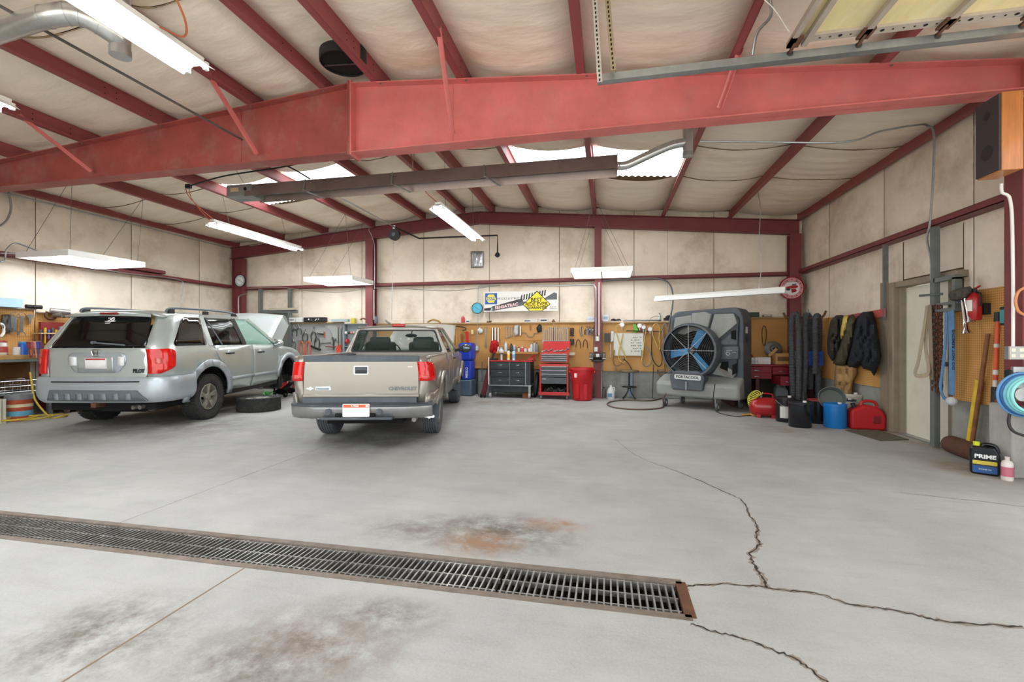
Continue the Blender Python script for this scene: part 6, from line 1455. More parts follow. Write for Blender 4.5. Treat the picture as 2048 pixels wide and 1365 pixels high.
HY = mat('yellow_hose', '#c9a959', .5, var=.1); HB_ = mat('brown_hose', '#7d6247', .55, var=.1); HG = mat('grey_hose', '#86807a', .5, var=.1); HK = mat('black_hose', '#2d2b29', .5, var=.1)
pxtube(PH, [(1245, 648), (1234, 652), (1233, 664), (1240, 690), (1250, 712), (1252, 722), (1245, 725), (1238, 720), (1237, 708), (1241, 690), (1246, 668)], .011, .05, 'air_hose', HY, 'yellow air hose looped over the chart board', 'hose', k=7)
pxtube(PH, [(1229, 700), (1227, 715), (1228, 728), (1234, 732), (1242, 728), (1248, 718)], .012, .045, 'air_hose', HB_, 'brown hose loop below the chart board left corner', 'hose', k=7)
pxtube(PH, [(1280, 648), (1290, 650), (1292, 660), (1289, 680), (1286, 705), (1284, 722), (1287, 728)], .011, .06, 'air_hose', HY, 'yellow air hose hanging right of the chart board', 'hose', k=7)
pxtube(PH, [(1288, 690), (1296, 700), (1303, 715), (1302, 726), (1295, 733), (1287, 730), (1284, 718), (1283, 700)], .012, .05, 'air_hose', HG, 'grey hose loop hanging right of the chart board', 'hose', k=7)
pxtube(PH, [(1311, 648), (1305, 656), (1306, 672), (1313, 688), (1318, 700), (1320, 690), (1318, 676), (1320, 660), (1316, 650), (1311, 648)], .012, .06, 'air_hose', HY, 'yellow-brown hose loop hanging left of the cooler', 'hose', k=7)
pxtube(PH, [(1305, 660), (1303, 700), (1306, 720), (1316, 733), (1323, 728), (1324, 712), (1320, 700)], .01, .05, 'air_hose', HK, 'long black cord loop hanging left of the cooler', 'hose', k=7)
pxtube(PH, [(1329, 648), (1325, 658), (1327, 680), (1330, 700), (1334, 706), (1336, 690), (1337, 668), (1334, 652), (1329, 648)], .013, .05, 'air_hose', HG, 'grey hose loop hanging nearest the cooler', 'hose', k=7)
pxtube(PH, [(1334, 700), (1332, 730), (1328, 748), (1320, 752), (1316, 744)], .012, .04, 'air_hose', HB_, 'brown hose end curling above the stem wall by the cooler', 'hose', k=7)
pxtube(PH, [(1307, 730), (1306, 760), (1305, 797)], .008, .06, 'power_cord', HK, 'thin black cord dropping down the stem wall left of the cooler', 'cord', k=0)
pxtube(PH, [(1232, 732), (1231, 760), (1231, 797)], .012, .06, 'air_hose', HG, 'grey hose dropping to the floor left of the stool', 'hose', k=0)
pxtube(PH, [(1248, 718), (1257, 728), (1265, 742)], .01, .06, 'air_hose', HK, 'short dark cord running down to the stool', 'cord', k=0)
t = pxprism(PH, [(1266, 649), (1271, 649), (1276, 661), (1272, 666), (1267, 664), (1269, 657)], .01, .04, 'spanner', C('#4fb536', .4), 'bright green plastic wrench hanging above the chart board', 'wrench')
for i, (u, v, c, lb) in enumerate([(1244, 650, '#cfcfca', 'white gauge on the rail above the chart board left'), (1279, 652, '#c9bfc4', 'silver gauge on the rail above the chart board middle'), (1287, 655, '#8a6f8c', 'purple rimmed gauge on the rail above the chart board'), (1300, 659, '#b4b2b8', 'silver gauge on the rail near the yellow-brown hose')]):
    t = thing('pressure_gauge', lb, 'gauge', PH(u, v, .04)); MB().lathe([(.05, 0), (.055, .01), (.055, .035), (.045, .04)], (0, 0, 0), (0, -1, 0), 18).build('gauge_case', C(c, .3), t, smooth=40); MB().cyl((0, -.04, 0), (0, -.042, 0), .042, n=18).build('gauge_dial', C('#e6e6e2'), t); MB().bar((0, 0, -.04), (0, 0, -.1), .02, .02).build('stem', STEEL, t)
single(MB().bar(PH(1252, 662, .03), PH(1325, 664, .03), .02, .02), 'hose_rail', BLKP, 'black hose hanger rail above the chart board', 'rail')
wrench(PH, 1221, 690, 1221.5, 716, 'thin wrench hanging left of the chart board', w=.012, ends='bo')
t = thing('faucet_bracket', 'dark metal bracket on the wall beside the cooler hose', 'bracket', PH(1322, 741, .02)); MB().box((0, 0, 0), (.14, .03, .02)).build('upper_bar', STEEL, t); MB().box((0, 0, -.06), (.14, .03, .02)).build('lower_bar', STEEL, t); MB().box((-.07, 0, -.03), (.02, .03, .09)).build('side_bar', BLKP, t)
# hose on floor
single(MB().tube(smoothpts([pf(1330, 797), pf(1300, 803), pf(1250, 802), pf(1220, 806), pf(1216, 812), pf(1235, 818), pf(1280, 821), pf(1322, 818), pf(1327, 810), pf(1327, 806, .12), pf(1326, 800, .3), pf(1332, 790, .42)], 7), .014, 8).xf(Matrix.Translation((0, 0, .014))), 'water_hose', mat('brown_floor_hose', '#5f4a3d', .6, var=.12), 'brown hose looped on the floor in front of the cooler', 'hose', smooth=60)
# ================================================================ side door, frame and posts
d1 = struct(MB().bx(4.03, 4.075, DYA, DYB, .012, 2.01), 'door_1', BEIGED, bevel=.004)
MB().cyl((3.99, DYA+.07, 1.0), (4.03, DYA+.07, 1.0), .03, n=14).build('door_knob', STEEL, d1)
MB().bx(3.93, 4.03, DYA, DYB, 0, .012).build('threshold', GALV, d1)
tm = struct(MB().bx(3.97, 4.14, DYB, DYB+.06, 0, 2.07), 'trim_7', TAUPE)
MB().bx(3.90, 4.1, DYB+.06, DYB+.32, 0, 2.10).build('jamb_board', TAUPE, tm, bevel=.01); MB().bx(3.885, 3.9, DYB+.15, DYB+.33, 0, 2.12).build('jamb_face', C('#857866', .6), tm)
MB().bx(3.97, 4.14, DYA-.06, DYA, 0, 2.07).build('jamb_board', TAUPE, tm); MB().bx(3.93, 4.14, DYA-.2, DYB+.33, 2.02, 2.10).build('header', TAUPE, tm, bevel=.008)
def post(label, u, v0, v1, X, w=.06, m=GREYP):
    p = ps(u, v1, X); z1 = min(ps(u, v0, X).z, 2.68); return single(MB().bx(X-.03, X+.03, p.y-w/2, p.y+w/2, max(p.z, 0), z1), 'steel_post', m, label, 'post')
post('galvanised steel post right of the beige door', 1870, 455, 893, 3.86, .075)
post('thin grey steel post at the left of the beige door frame', 1771, 490, 640, 3.88, .03)
single(MB().bx(3.83, 3.9, 6.03, 6.38, 1.98, 2.03).bx(3.83, 3.9, 6.03, 6.08, 1.66, 2.0).bx(3.83, 3.9, 6.03, 6.38, 1.62, 1.66), 'steel_bracket', GREYP, 'grey square steel bracket right of the door head', 'bracket')
single(MB().bx(3.84, 3.90, 5.75, 6.36, 1.70, 1.73), 'small_shelf', GREYP, 'small grey steel shelf over the hanging straps', 'shelf')
PR = Plane('r', 3.885)
def pegr(y0, y1, z0, z1, label):
    t = thing('pegboard', label, 'pegboard', (3.9, y0, z0)); o = MB().bx(3.9, 3.912, y0, y1, z0, z1).build('board', PEG); o.parent = t; o.location = (-3.9, -y0, -z0); return t
pegr(5.15, 6.18, .61, 1.83, 'tan pegboard sheet behind the fire extinguisher'); pegr(DYB+.34, 9.0, .6, 1.68, 'tan pegboard sheet behind the hanging coats'); pegr(9.01, 10.55, .6, 1.70, 'tan pegboard sheet on the right wall behind the exhaust hoses')
t = pxprism(PR, [(1683, 633), (1771, 617), (1771, 634), (1683, 645)], 0, .03, 'coat_board', mat('red_board', '#b05049', .6, var=.15, scale=10), 'red painted coat hook board on the right wall', 'board')
# ---------------------------------------------------------------- coats
CB = C('#1d2128', .9); CO = C('#4d4634', .9); CD = mat('dark_camo', '#3a3631', .9, var=.5, scale=22)
pxcloth(PR, [(1715, 634), (1726, 625), (1744, 624), (1752, 650), (1757, 690), (1762, 712), (1755, 735), (1748, 752), (1742, 741), (1728, 738), (1722, 729), (1712, 736), (1698, 737), (1695, 726), (1702, 690), (1708, 655)], 'black_jacket', CB, 'black jacket hanging from the red hook board', 'jacket', bulge=.13, edge=12, folds=.03, freq=.42, step=5, off=.04)
pxcloth(PR, [(1690, 636), (1706, 630), (1713, 640), (1704, 690), (1697, 714), (1690, 731), (1678, 733), (1667, 727), (1670, 706), (1681, 682), (1686, 660)], 'olive_jacket', CO, 'olive brown jacket hanging left of the black jacket', 'jacket', bulge=.10, edge=9, folds=.02, freq=.5, step=5, off=.05)
pxcloth(PR, [(1683, 645), (1689, 631), (1697, 632), (1694, 655), (1688, 672), (1682, 680), (1680, 668)], 'yellow_hoodie', C('#cbb25c', .9), 'yellow sweatshirt tucked between the hanging coats', 'sweatshirt', bulge=.07, edge=5, step=4, off=.11)
pxcloth(PR, [(1662, 642), (1672, 632), (1686, 631), (1690, 645), (1684, 664), (1682, 692), (1674, 718), (1664, 722), (1656, 708), (1655, 684), (1658, 660)], 'dark_coat', CD, 'dark mottled coat at the left end of the hook board', 'coat', bulge=.11, edge=8, folds=.04, freq=.6, step=4, off=.04)
pxcloth(PR, [(1672, 728), (1712, 733), (1714, 747), (1705, 762), (1704, 797), (1690, 799), (1668, 792), (1669, 765)], 'work_trousers', C('#a98758', .9), 'tan work trousers hanging below the coats', 'trousers', bulge=.07, edge=8, folds=.03, freq=.45, step=5, off=.02)
# ---------------------------------------------------------------- red workbench in the corner
BY = 9.55; bz = .83
wbn = thing('workbench', 'dark red steel workbench with drawers in the right back corner', 'workbench', (1.9, BY, 0)); WR = mat('bench_maroon', '#7c1d27', .45, var=.12, scale=7, dirt='#4d1a1c', damt=.4)
MB().bx(.47, 1.98, 0, .98, bz-.04, bz).build('bench_top', WR, wbn, bevel=.005)
def drw(u0, u1, v0, v1, pull=0, nm='drawer'):
    a_ = pb(u0, v1, BY); b_ = pb(u1, v0, BY); x0, x1, z0, z1 = a_.x-1.9, b_.x-1.9, a_.z, b_.z
    d = MB().bx(x0, x1, -.01-pull, .5-pull, z0+.005, min(z1, bz-.045)).build(nm, WR, wbn, bevel=.004)
    xm = (x0+x1)/2; zm = (z0+z1)/2; MB().tube(smoothpts([(xm-.06, -.012-pull, zm), (xm-.05, -.04-pull, zm-.01), (xm+.05, -.04-pull, zm-.01), (xm+.06, -.012-pull, zm)], 3), .008, 6).build('drawer_pull', STEEL, d)
drw(1484, 1543, 734, 746); drw(1484, 1543, 746.5, 758); drw(1545, 1584, 735, 750); drw(1549, 1584, 752, 769, .3); drw(1600, 1636, 737, 752)
for x in (.52, .95, 1.9): MB().bx(x-.03, x+.03, .05, .95, 0, bz-.04).build('leg_frame', C('#4f1b20'), wbn)
MB().bx(.5, 1.95, .9, .95, .1, bz-.1).build('back_panel', C('#3a3532'), wbn)
bx_ = lambda u, Y=9.75: pb(u, 727, Y).x
for i, u in enumerate((1496, 1503.5, 1511)): bottle((bx_(u), 9.7, bz), .036, .125, '#dddcd8', '#e9e9e6', '%s of three white bottles on the red workbench' % ORD[i], group='white bottles on the workbench', neck=.7, lab='#c3c6c4')
t = thing('wire_basket', 'white plastic basket on the red workbench', 'basket', (bx_(1526), 9.75, bz))
MB().bx(-.11, .11, -.08, .08, 0, .012).build('bottom', WHITEP, t)
for (a_, b_) in (((-.11, -.08), (.11, -.08)), ((.11, -.08), (.11, .08)), ((.11, .08), (-.11, .08)), ((-.11, .08), (-.11, -.08))): MB().bar((*a_, .065), (*b_, .065), .004, .13).build('side', C('#d9d6cf'), t)
carton((bx_(1504), 10.2, bz), .26, .12, .17, '#8c2329', 'small dark red box at the back of the workbench')
t = carton((bx_(1565), 9.72, bz), .33, .2, .21, '#b88a52', 'open brown cardboard carton on the red workbench', stripe='#6d4a28'); MB().bar((-.165, 0, .21), (-.2, 0, .245), .003, .2).build('flap', C('#b88a52', .7), t); MB().bx(.06, .12, -.104, -.1, .02, .15).build('print', C('#5d3d22'), t)
t = thing('brake_disc', 'grey brake drum leaning on the pegboard over the workbench', 'brake drum', pb(1546, 699, 10.45)); MB().lathe([(.05, .10), (.06, .09), (.075, .05), (.14, .04), (.165, .02), (.165, -.02), (.05, -.02)], (0, 0, 0), (-.15, -.95, .2), 28).build('disc', mat('drum_iron', '#6f706c', .45, .5, var=.12), t, smooth=40); MB().lathe([(.03, .1), (.03, .12), (.02, .13)], (0, 0, 0), (-.15, -.95, .2), 16).build('hub', CHROME, t)
pxtube(Plane('b', 10.52), [(1527, 652), (1524, 665), (1526, 688), (1530, 690), (1533, 670), (1531, 655), (1527, 652)], .008, .02, 'cord_coil', HK, 'thin dark cord coil hanging on the corner pegboard', 'cord', k=6)
pxprism(Plane('b', 10.54), [(1486, 652), (1497, 651), (1497, 703), (1487, 704)], 0, .03, 'white_chart', C('#d9dad6'), 'narrow white chart beside the right edge of the cooler', 'chart')
t = thing('parts_organizer', 'blue plastic bin organizer at the right end of the workbench', 'organizer', (3.68, 9.3, bz-.0)); MB().bx(-.14, .14, -.1, .12, 0, .27).build('case', C('#23418c'), t, bevel=.005)
for i in range(4): MB().bx(-.135, .135, -.115, -.1, .01+i*.065, .065+i*.065).build('bin', C('#2a52ad'), t)
t = thing('air_filter_stack', 'stack of white paper trays left of the blue organizer', 'trays', (3.44, 9.32, bz))
for i in range(6): MB().bx(-.06, .07, -.1, .1, i*.045, i*.045+.035).build('tray', C('#cdd0d0'), t)
# below the bench
def jerry(label, u, v, w, h, col, d=.16, dy=0):
    p = pf(u, v); t = thing('jerry_can', label, 'jug', (p.x, p.y+dy, 0)); m_ = C(col, .5)
    MB().prism(rpoly([(-w/2, 0), (w/2, 0), (w/2, h*.75), (w*.15, h*.92), (-w*.4, h*.95), (-w/2, h*.8)], .04), -d/2, d/2, lambda a_, b_, q: (a_, q, b_)).build('body', m_, t, bevel=.02)
    MB().cyl((-w*.25, 0, h*.9), (-w*.25, 0, h*1.02), .03, n=12).build('cap', C('#d8d2b8'), t); MB().tube(smoothpts([(-w*.1, 0, h*.9), (0, 0, h*1.02), (w*.25, 0, h*.95), (w*.35, 0, h*.82)], 4), .018, 8).build('handle', m_, t, smooth=60); return t
jerry('cream plastic jug under the red workbench', 1547, 806, .26, .40, '#c9c5a5', dy=.25); jerry('pale grey plastic jug under the red workbench', 1573, 810, .24, .36, '#aeb6b6', dy=.3)
t = thing('bottle_jack', 'small rusty red bottle jack under the red workbench', 'jack', pf(1504, 806)); MB().lathe([(.07, 0), (.07, .03), (.045, .04), (.045, .2), (.02, .21), (.02, .28)], (0, 0, 0), (0, 0, 1), 14).build('cylinder', C('#6b2f1f', .6), t, smooth=40); MB().bar((0, 0, .05), (.1, -.05, .07), .02, .02).build('pump_socket', RUST, t)
# ---------------------------------------------------------------- evaporative cooler
cl = thing('evaporative_cooler', 'large grey evaporative cooler on casters with a blue-bladed fan', 'cooler', (1.74, 9.22, 0), R(-30))
CG = mat('dusty_slate_plastic', '#4d545b', .5, var=.1, scale=4, dirt='#8a8982', dscale=2.2, damt=.55); CL_ = mat('dusty_light_plastic', '#8b8d88', .55, var=.1, scale=5, dirt='#a29f94', damt=.6); CDK = mat('dark_slate_plastic', '#363c43', .5, var=.1, scale=5, dirt='#5a5f63', damt=.4)
fx = lambda a_, b_, q: (a_, q, b_)
sil = rpoly([(-.74, .2), (.74, .2), (.74, 1.72), (.66, 1.9), (-.5, 1.86), (-.62, 1.75), (-.60, .75), (-.74, .55)], [.03, .06, .1, .12, .08, .08, .1, .06])
MB().prism(sil, .06, .60, fx).build('body_shell', CG, cl, bevel=.05)
bw = rpoly([(-.58, .62), (.64, .62), (.68, 1.7), (.58, 1.80), (-.46, 1.77), (-.56, 1.68)], .06)
MB().prism(bw, .0, .08, fx).build('front_panel', CDK, cl, bevel=.01)
for nm, P_, m_, d_ in (('upper_left_facet', [(-.52, 1.45), (-.30, 1.40), (-.12, 1.48), (-.16, 1.78), (-.48, 1.74)], CL_, -.04), ('upper_facet', [(-.14, 1.48), (.14, 1.46), (.22, 1.78), (.10, 1.83), (-.14, 1.81)], CL_, -.07), ('upper_right_facet', [(.16, 1.42), (.28, 1.27), (.66, 1.60), (.60, 1.78), (.26, 1.78)], CL_, -.03), ('control_panel', [(.33, .94), (.68, .95), (.68, 1.18), (.33, 1.17)], CG, -.03), ('lower_right_facet', [(.22, .66), (.36, .88), (.64, .70), (.58, .60)], CL_, -.03), ('side_facet', [(.33, 1.2), (.66, 1.21), (.66, 1.5), (.34, 1.25)], CG, -.02), ('lower_left_facet', [(-.56, .62), (-.36, .62), (-.40, .85), (-.56, 1.0)], CDK, -.02)):
    MB().prism(P_, d_, .04, fx).build(nm, m_, cl, bevel=.012)
MB().add([(-.76, -.30, .22), (.76, -.22, .22), (.76, .1, .22), (-.76, .1, .22), (-.76, -.32, .48), (.74, -.25, .48), (.76, .08, .64), (-.74, .06, .64)], [(0, 3, 2, 1), (4, 5, 6, 7), (0, 1, 5, 4), (1, 2, 6, 5), (2, 3, 7, 6), (3, 0, 4, 7)]).build('water_tank', CL_, cl, bevel=.05)
MB().prism(rpoly([(-.42, .36), (.16, .36), (.19, .62), (.1, .72), (-.36, .72), (-.46, .62)], .04), -.36, -.1, fx).build('tank_cover', CG, cl, bevel=.02); MB().bar((-.13, -.375, .37), (-.13, -.375, .52), .025, .02).build('tank_latch', C('#8f9092'), cl)
fc = (-.10, 1.10)
MB().lathe([(.47, .36), (.505, .36), (.52, .30), (.50, .0), (.47, 0), (.455, .3)], (fc[0], .0, fc[1]), (0, -1, 0), 48, cap=False).build('fan_shroud', CG, cl, smooth=40)
MB().cyl((fc[0], -.02, fc[1]), (fc[0], -.01, fc[1]), .47, n=48).build('fan_cavity', mat('cavity_dark', '#1c1a19', .9, var=.3, scale=40), cl)
fan = MB().cyl((fc[0], -.1, fc[1]), (fc[0], -.22, fc[1]), .06, n=16).build('fan_hub', C('#4d4f50'), cl)
BLD = mat('blue_fan_blade', '#4a96c9', .4, var=.12, scale=9, dirt='#9fb6c2', damt=.4)
for a_ in (60, 188, 304):
    dd = Vector((math.cos(R(a_)), 0, math.sin(R(a_)))); pp = Vector((-dd.z, 0, dd.x)); c0 = Vector((fc[0], -.16, fc[1]))
    q = [c0+dd*.07-pp*.055+Vector((0, .03, 0)), c0+dd*.07+pp*.055-Vector((0, .03, 0)), c0+dd*.42+pp*.10-Vector((0, .02, 0)), c0+dd*.43-pp*.06+Vector((0, .04, 0))]
    MB().add(q, [(0, 1, 2, 3)]).build('fan_blade', BLD, fan, solid=.008)
gm = MB()
for i in range(14): gm.tube([(fc[0]+(.06+.03*i)*math.cos(t_), -.34, fc[1]+(.06+.03*i)*math.sin(t_)) for t_ in [2*PI*k/36 for k in range(36)]], .0022, 4, closed=True)
tag(gm.build('guard_rings', STEEL, cl), kind='stuff')
for i in range(8): a_ = PI*i/4; MB().bar((fc[0]+.04*math.cos(a_), -.345, fc[1]+.04*math.sin(a_)), (fc[0]+.49*math.cos(a_), -.345, fc[1]+.49*math.sin(a_)), .01, .008).build('guard_spoke', C('#a9abab'), cl)
npx = MB().prism(rpoly([(-.35, .565), (.14, .555), (.14, .645), (-.35, .655)], .03), -.385, -.365, fx).build('name_plate', C('#c9cbc8'), cl)
text('name_lettering', 'PORTACOOL', .07, C('#2c3033'), npx, frame((-.105, -.387, .605), (1, 0, -.02), (.02, 0, 1)), depth=.001, bold=.002)
MB().tube([(.50+.03*math.cos(t_), -.035, 1.05+.03*math.sin(t_)) for t_ in [2*PI*k/16 for k in range(16)]], .004, 5, closed=True).build('control_dial', WHITEP, cl)
MB().bx(.47, .57, -.034, -.03, 1.10, 1.106).bx(.58, .64, -.034, -.03, 1.075, 1.08).build('dial_marks', WHITEP, cl)
for P_ in ([(.56, 1.32), (.64, 1.30), (.64, 1.48), (.56, 1.46)], [(.36, .76), (.50, .72), (.50, .90), (.40, .90)], [(.58, .66), (.65, .70), (.65, .88), (.58, .84)]): MB().prism(P_, -.045, -.01, fx).build('vent_pocket', DARK, cl)
MB().bx(.748, .756, .1, .3, 1.25, 1.6).build('label_recess', CDK, cl); MB().bx(.752, .762, .14, .26, 1.42, 1.54).build('rating_label', C('#d0d2d0'), cl)
cb = MB().tube(smoothpts([(.36, -.06, .78), (.5, -.07, .72), (.58, -.07, .64), (.48, -.07, .66), (.38, -.07, .76), (.46, -.07, .72), (.56, -.07, .66)], 5), .008, 6).build('coiled_cable', C('#8a8378'), cl)
for x, y in ((-.62, -.16), (.36, -.16), (-.5, .42), (.60, .42)):
    MB().cyl((x-.02, y, .075), (x+.02, y, .075), .075, n=20).build('caster_wheel', C('#54585b'), cl, smooth=40); MB().bar((x-.03, y, .08), (x-.03, y, .22), .012, .05).build('caster_fork', GALV, cl); MB().cyl((x-.024, y, .075), (x+.024, y, .075), .03, n=12).build('caster_hub', C('#b9bcbc'), cl)
single(MB().tube(smoothpts([pf(1430, 770, .55), pf(1426, 800, .25), pf(1428, 818, .06), pf(1440, 828), pf(1470, 834), pf(1490, 833), pf(1515, 832)], 7), .008, 6).xf(Matrix.Translation((0, 0, .008))), 'power_cord', HK, 'black power cord trailing from the cooler to the yellow plug', 'cord')
# ---------------------------------------------------------------- exhaust hoses on a rack
HZ = Plane('b', 9.15); HOS = mat('corrugated_hose', '#45474a', .6, var=.12, scale=10)
rk = thing('hose_rack', 'brown steel hook rack holding the exhaust hoses', 'rack', HZ(1610, 637)); o = rk.location.copy()
MB().tube(smoothpts([HZ(1567, 626)-o, HZ(1571, 634)-o, HZ(1580, 637)-o, HZ(1610, 636)-o, HZ(1637, 637)-o, HZ(1647, 632)-o, HZ(1652, 622)-o], 5), .02, 8).build('front_arm', RUST, rk, smooth=60)
MB().tube([HZ(1600, 634)-o, HZ(1598, 620)-o], .02, 8).build('hook', RUST, rk); MB().tube([HZ(1616, 634)-o, HZ(1616, 619)-o], .018, 8).build('hook', GREYP, rk); MB().bar(HZ(1612, 636)-o, Vector((3.84, 10.4, 1.76))-o, .04, .04).build('support_arm', RUST, rk)
def exh(label, pts, r=.054):
    P_ = []
    for p_ in smoothpts([HZ(u, v, d) for u, v, d in pts], 30):
        if not P_ or (p_-P_[-1]).length > .012: P_.append(p_)
    return single(MB().tube(P_, [r*(1 if i % 2 else .86) for i in range(len(P_))], 14), 'exhaust_hose', HOS, label, 'hose', group='exhaust hoses')
exh('leftmost corrugated exhaust hose looped over the hook rack', [(1586, 800, .0), (1584, 720, 0), (1583, 650, 0), (1588, 630, .02), (1596, 640, .05), (1598, 720, .08), (1597, 800, .08)])
exh('middle corrugated exhaust hose looped over the hook rack', [(1606, 795, .02), (1611, 720, .02), (1610, 650, .02), (1613, 631, .0), (1620, 645, -.1), (1622, 720, -.15), (1620, 780, -.15)])
exh('rightmost corrugated exhaust hose looped over the hook rack', [(1630, 748, .05), (1631, 690, .05), (1630, 650, .05), (1633, 633, .0), (1638, 645, -.08), (1637, 720, -.1), (1636, 800, -.1)])
single(MB().lathe([(.075, 0), (.08, .02), (.065, .12), (.05, .2)], HZ(1606, 806, .02), (0, 0, 1), 18), 'hose_nozzle', C('#3d4146'), 'black rubber exhaust nozzle under the middle hose', 'nozzle')
# ---------------------------------------------------------------- buckets and cans on the floor
def bucket(label, u, v, r, h, col, lid=None, lab=None, bail=True, taper=.9, open_=True, name='bucket', dy=0, bands=2, rough=.35):
    p = pf(u, v); n_ = Vector((p.x, p.y, 0)).normalized()*r; t = thing(name, label, 'bucket', (p.x+n_.x, p.y+n_.y+dy, 0)); m_ = C(col, rough)
    MB().lathe([(r*taper*.97, 0), (r*taper, .008), (r*.985, h*.9), (r*1.02, h*.91), (r*1.02, h), (r*.97, h), (r*taper*.93, .02)], (0, 0, 0), (0, 0, 1), 32).build('body', m_, t, smooth=40)
    for i in range(bands): MB().lathe([(r*.99, h*(.74-.09*i)), (r*1.015, h*(.745-.09*i)), (r*1.015, h*(.765-.09*i)), (r*.99, h*(.77-.09*i))], (0, 0, 0), (0, 0, 1), 32, cap=False).build('band', m_, t, smooth=40)
    if lid: MB().lathe([(r*1.03, h*.97), (r*1.035, h*1.02), (r*.95, h*1.03), (r*.9, h*1.015)], (0, 0, 0), (0, 0, 1), 32).build('lid', C(lid), t, smooth=40); MB().cyl((r*.3, -r*.3, h*1.02), (r*.3, -r*.3, h*1.09), .025, n=12).build('spout', C('#d8d8d4'), t)
    if bail: MB().tube(smoothpts([(-r*1.02, 0, h*.88), (-r*.7, -r*.85, h*.72), (0, -r*1.14, h*.66), (r*.7, -r*.85, h*.72), (r*1.02, 0, h*.88)], 5), .004, 5).build('bail_handle', STEEL, t)
    if lab: MB().prism([(-.5, h*.2), (.5, h*.2), (.5, h*.68), (-.5, h*.68)], r*1.0, r*1.012, lambda a_, b_, q: (math.sin(a_-.35)*q, -math.cos(a_-.35)*q, b_)).build('paper_label', C(lab), t) if False else MB().grid(lambda a_, b_: (math.sin(-.9+1.0*a_)*r*1.012, -math.cos(-.9+1.0*a_)*r*1.012, h*(.18+.5*b_)), 8, 1).build('paper_label', C(lab, .7), t)
    return t
bt = bucket('black bucket with white paper label left of the black drums', 1571, 846, .14, .38, '#17181a', lid='#1c1c1e', lab='#cfccc2', taper=.96)
bucket('front black oil drum with white cap, left of the blue bucket', 1600, 857, .152, .36, '#191b1f', lid='#22242a', taper=1.0, bail=False, bands=0, rough=.15)
bucket('second black oil drum touching the blue bucket', 1636, 849, .14, .36, '#191b1f', lid='#8f2f33', taper=1.0, bail=False, bands=0, rough=.15)
bucket('bright blue bucket in front of the white buckets', 1670, 858, .145, .345, '#1670b8', lid='#1b7ac6', taper=1.0, bail=False, bands=0)
bucket('small white bucket hidden behind the blue bucket', 1695, 850, .13, .36, '#cfd0cc', lid='#2a3850', lab='#b9bcc0', dy=.05); bucket('large white bucket behind the red gas can', 1702, 845, .15, .42, '#c9c5b6', lid='#d6d2c4', dy=.0)
# grey pan leaning on the buckets
pn = thing('drain_pan', 'round grey drain pan leaning on top of the buckets', 'pan', pb(1662, 800, 7.75)); dv = Vector((-.25, -.9, .38)).normalized()
MB().lathe([(.12, -.0), (.15, .0), (.17, .10), (.178, .10), (.155, -.012), (.12, -.012)], (0, 0, 0), dv, 36, cap=True).build('pan_body', C('#5f6660', .5), pn, smooth=40)
# air tank with coil hose
p = pf(1542, 838); at = thing('air_tank', 'red portable air tank lying on the floor', 'air tank', (p.x-.05, p.y+.15, 0), R(-10)); ATR = mat('tank_red', '#a31a1f', .35, var=.08, coat=.3)
MB().lathe([(.02, -.23), (.10, -.22), (.15, -.17), (.158, -.12), (.158, .12), (.15, .17), (.10, .22), (.02, .23)], (0, 0, .175), (1, 0, 0), 28).build('tank_shell', ATR, at, smooth=50)
for x in (-.1, .12): MB().bx(x-.03, x+.03, -.1, .1, 0, .06).build('foot', ATR, at)
MB().cyl((-.05, 0, .32), (-.05, 0, .38), .02, n=10).build('valve', STEEL, at); MB().tube(smoothpts([(-.1, 0, .33), (-.08, 0, .39), (.1, 0, .39), (.12, 0, .33)], 4), .012, 8).build('handle', ATR, at)
q0 = pf(1512, 833); q1 = Vector((p.x-.15, p.y+.12, .42)); cp = []
for i in range(150):
    f = i/149; c = Vector((q0.x, q0.y, .07)).lerp(q1, f)+Vector((-.1, 0, .05))*math.sin(f*PI)*.9; a_ = f*2*PI*11; cp.append(c+Vector((math.cos(a_)*.06, math.sin(a_)*.055, math.sin(a_)*.035)))
single(MB().tube(cp, .008, 6), 'coil_hose', C('#c3bd4b'), 'yellow coiled air hose beside the red air tank', 'hose', smooth=60)
single(MB().tube([pf(1484, 833), pf(1500, 832), pf(1512, 834)], [.012, .02, .012], 8).xf(Matrix.Translation((0, 0, .02))), 'cord_plug', C('#d09a3a'), 'orange-yellow cord plug on the floor by the air tank', 'plug')
# gas can
p = pf(1734, 861); gc = thing('gas_can', 'red plastic gas can beside the beige door frame', 'gas can', (p.x+.03, p.y+.1, 0), R(-8)); GCR = mat('gas_can_red', '#b0161c', .4, var=.06)
MB().prism(rpoly([(-.21, 0), (.21, 0), (.22, .22), (.14, .33), (-.04, .36), (-.21, .27)], .04), -.11, .11, fx).build('can_body', GCR, gc, bevel=.03); MB().prism(rpoly([(.05, .1), (.15, .1), (.15, .21), (.05, .21)], .03), -.118, -.1, fx).build('handle_recess', C('#7d1014'), gc, bevel=.008)
MB().tube(smoothpts([(-.06, 0, .34), (-.03, 0, .40), (.1, 0, .40), (.14, 0, .33)], 4), .02, 8).build('top_handle', GCR, gc, smooth=60); MB().cyl((-.13, 0, .29), (-.16, 0, .37), .028, n=12).build('cap', BLKP, gc)
# door mat
single(MB().add([tuple(pf(u, v)+Vector((0, 0, h_))) for h_ in (.001, .012) for u, v in ((1691, 862), (1752, 860), (1818, 881), (1760, 883))], [(3, 2, 1, 0), (4, 5, 6, 7), (0, 1, 5, 4), (1, 2, 6, 5), (2, 3, 7, 6), (3, 0, 4, 7)]), 'door_mat', mat('mat_rubber', '#5d5849', .9, var=.3, scale=14), 'thin worn rubber mat on the floor in front of the beige door', 'mat')
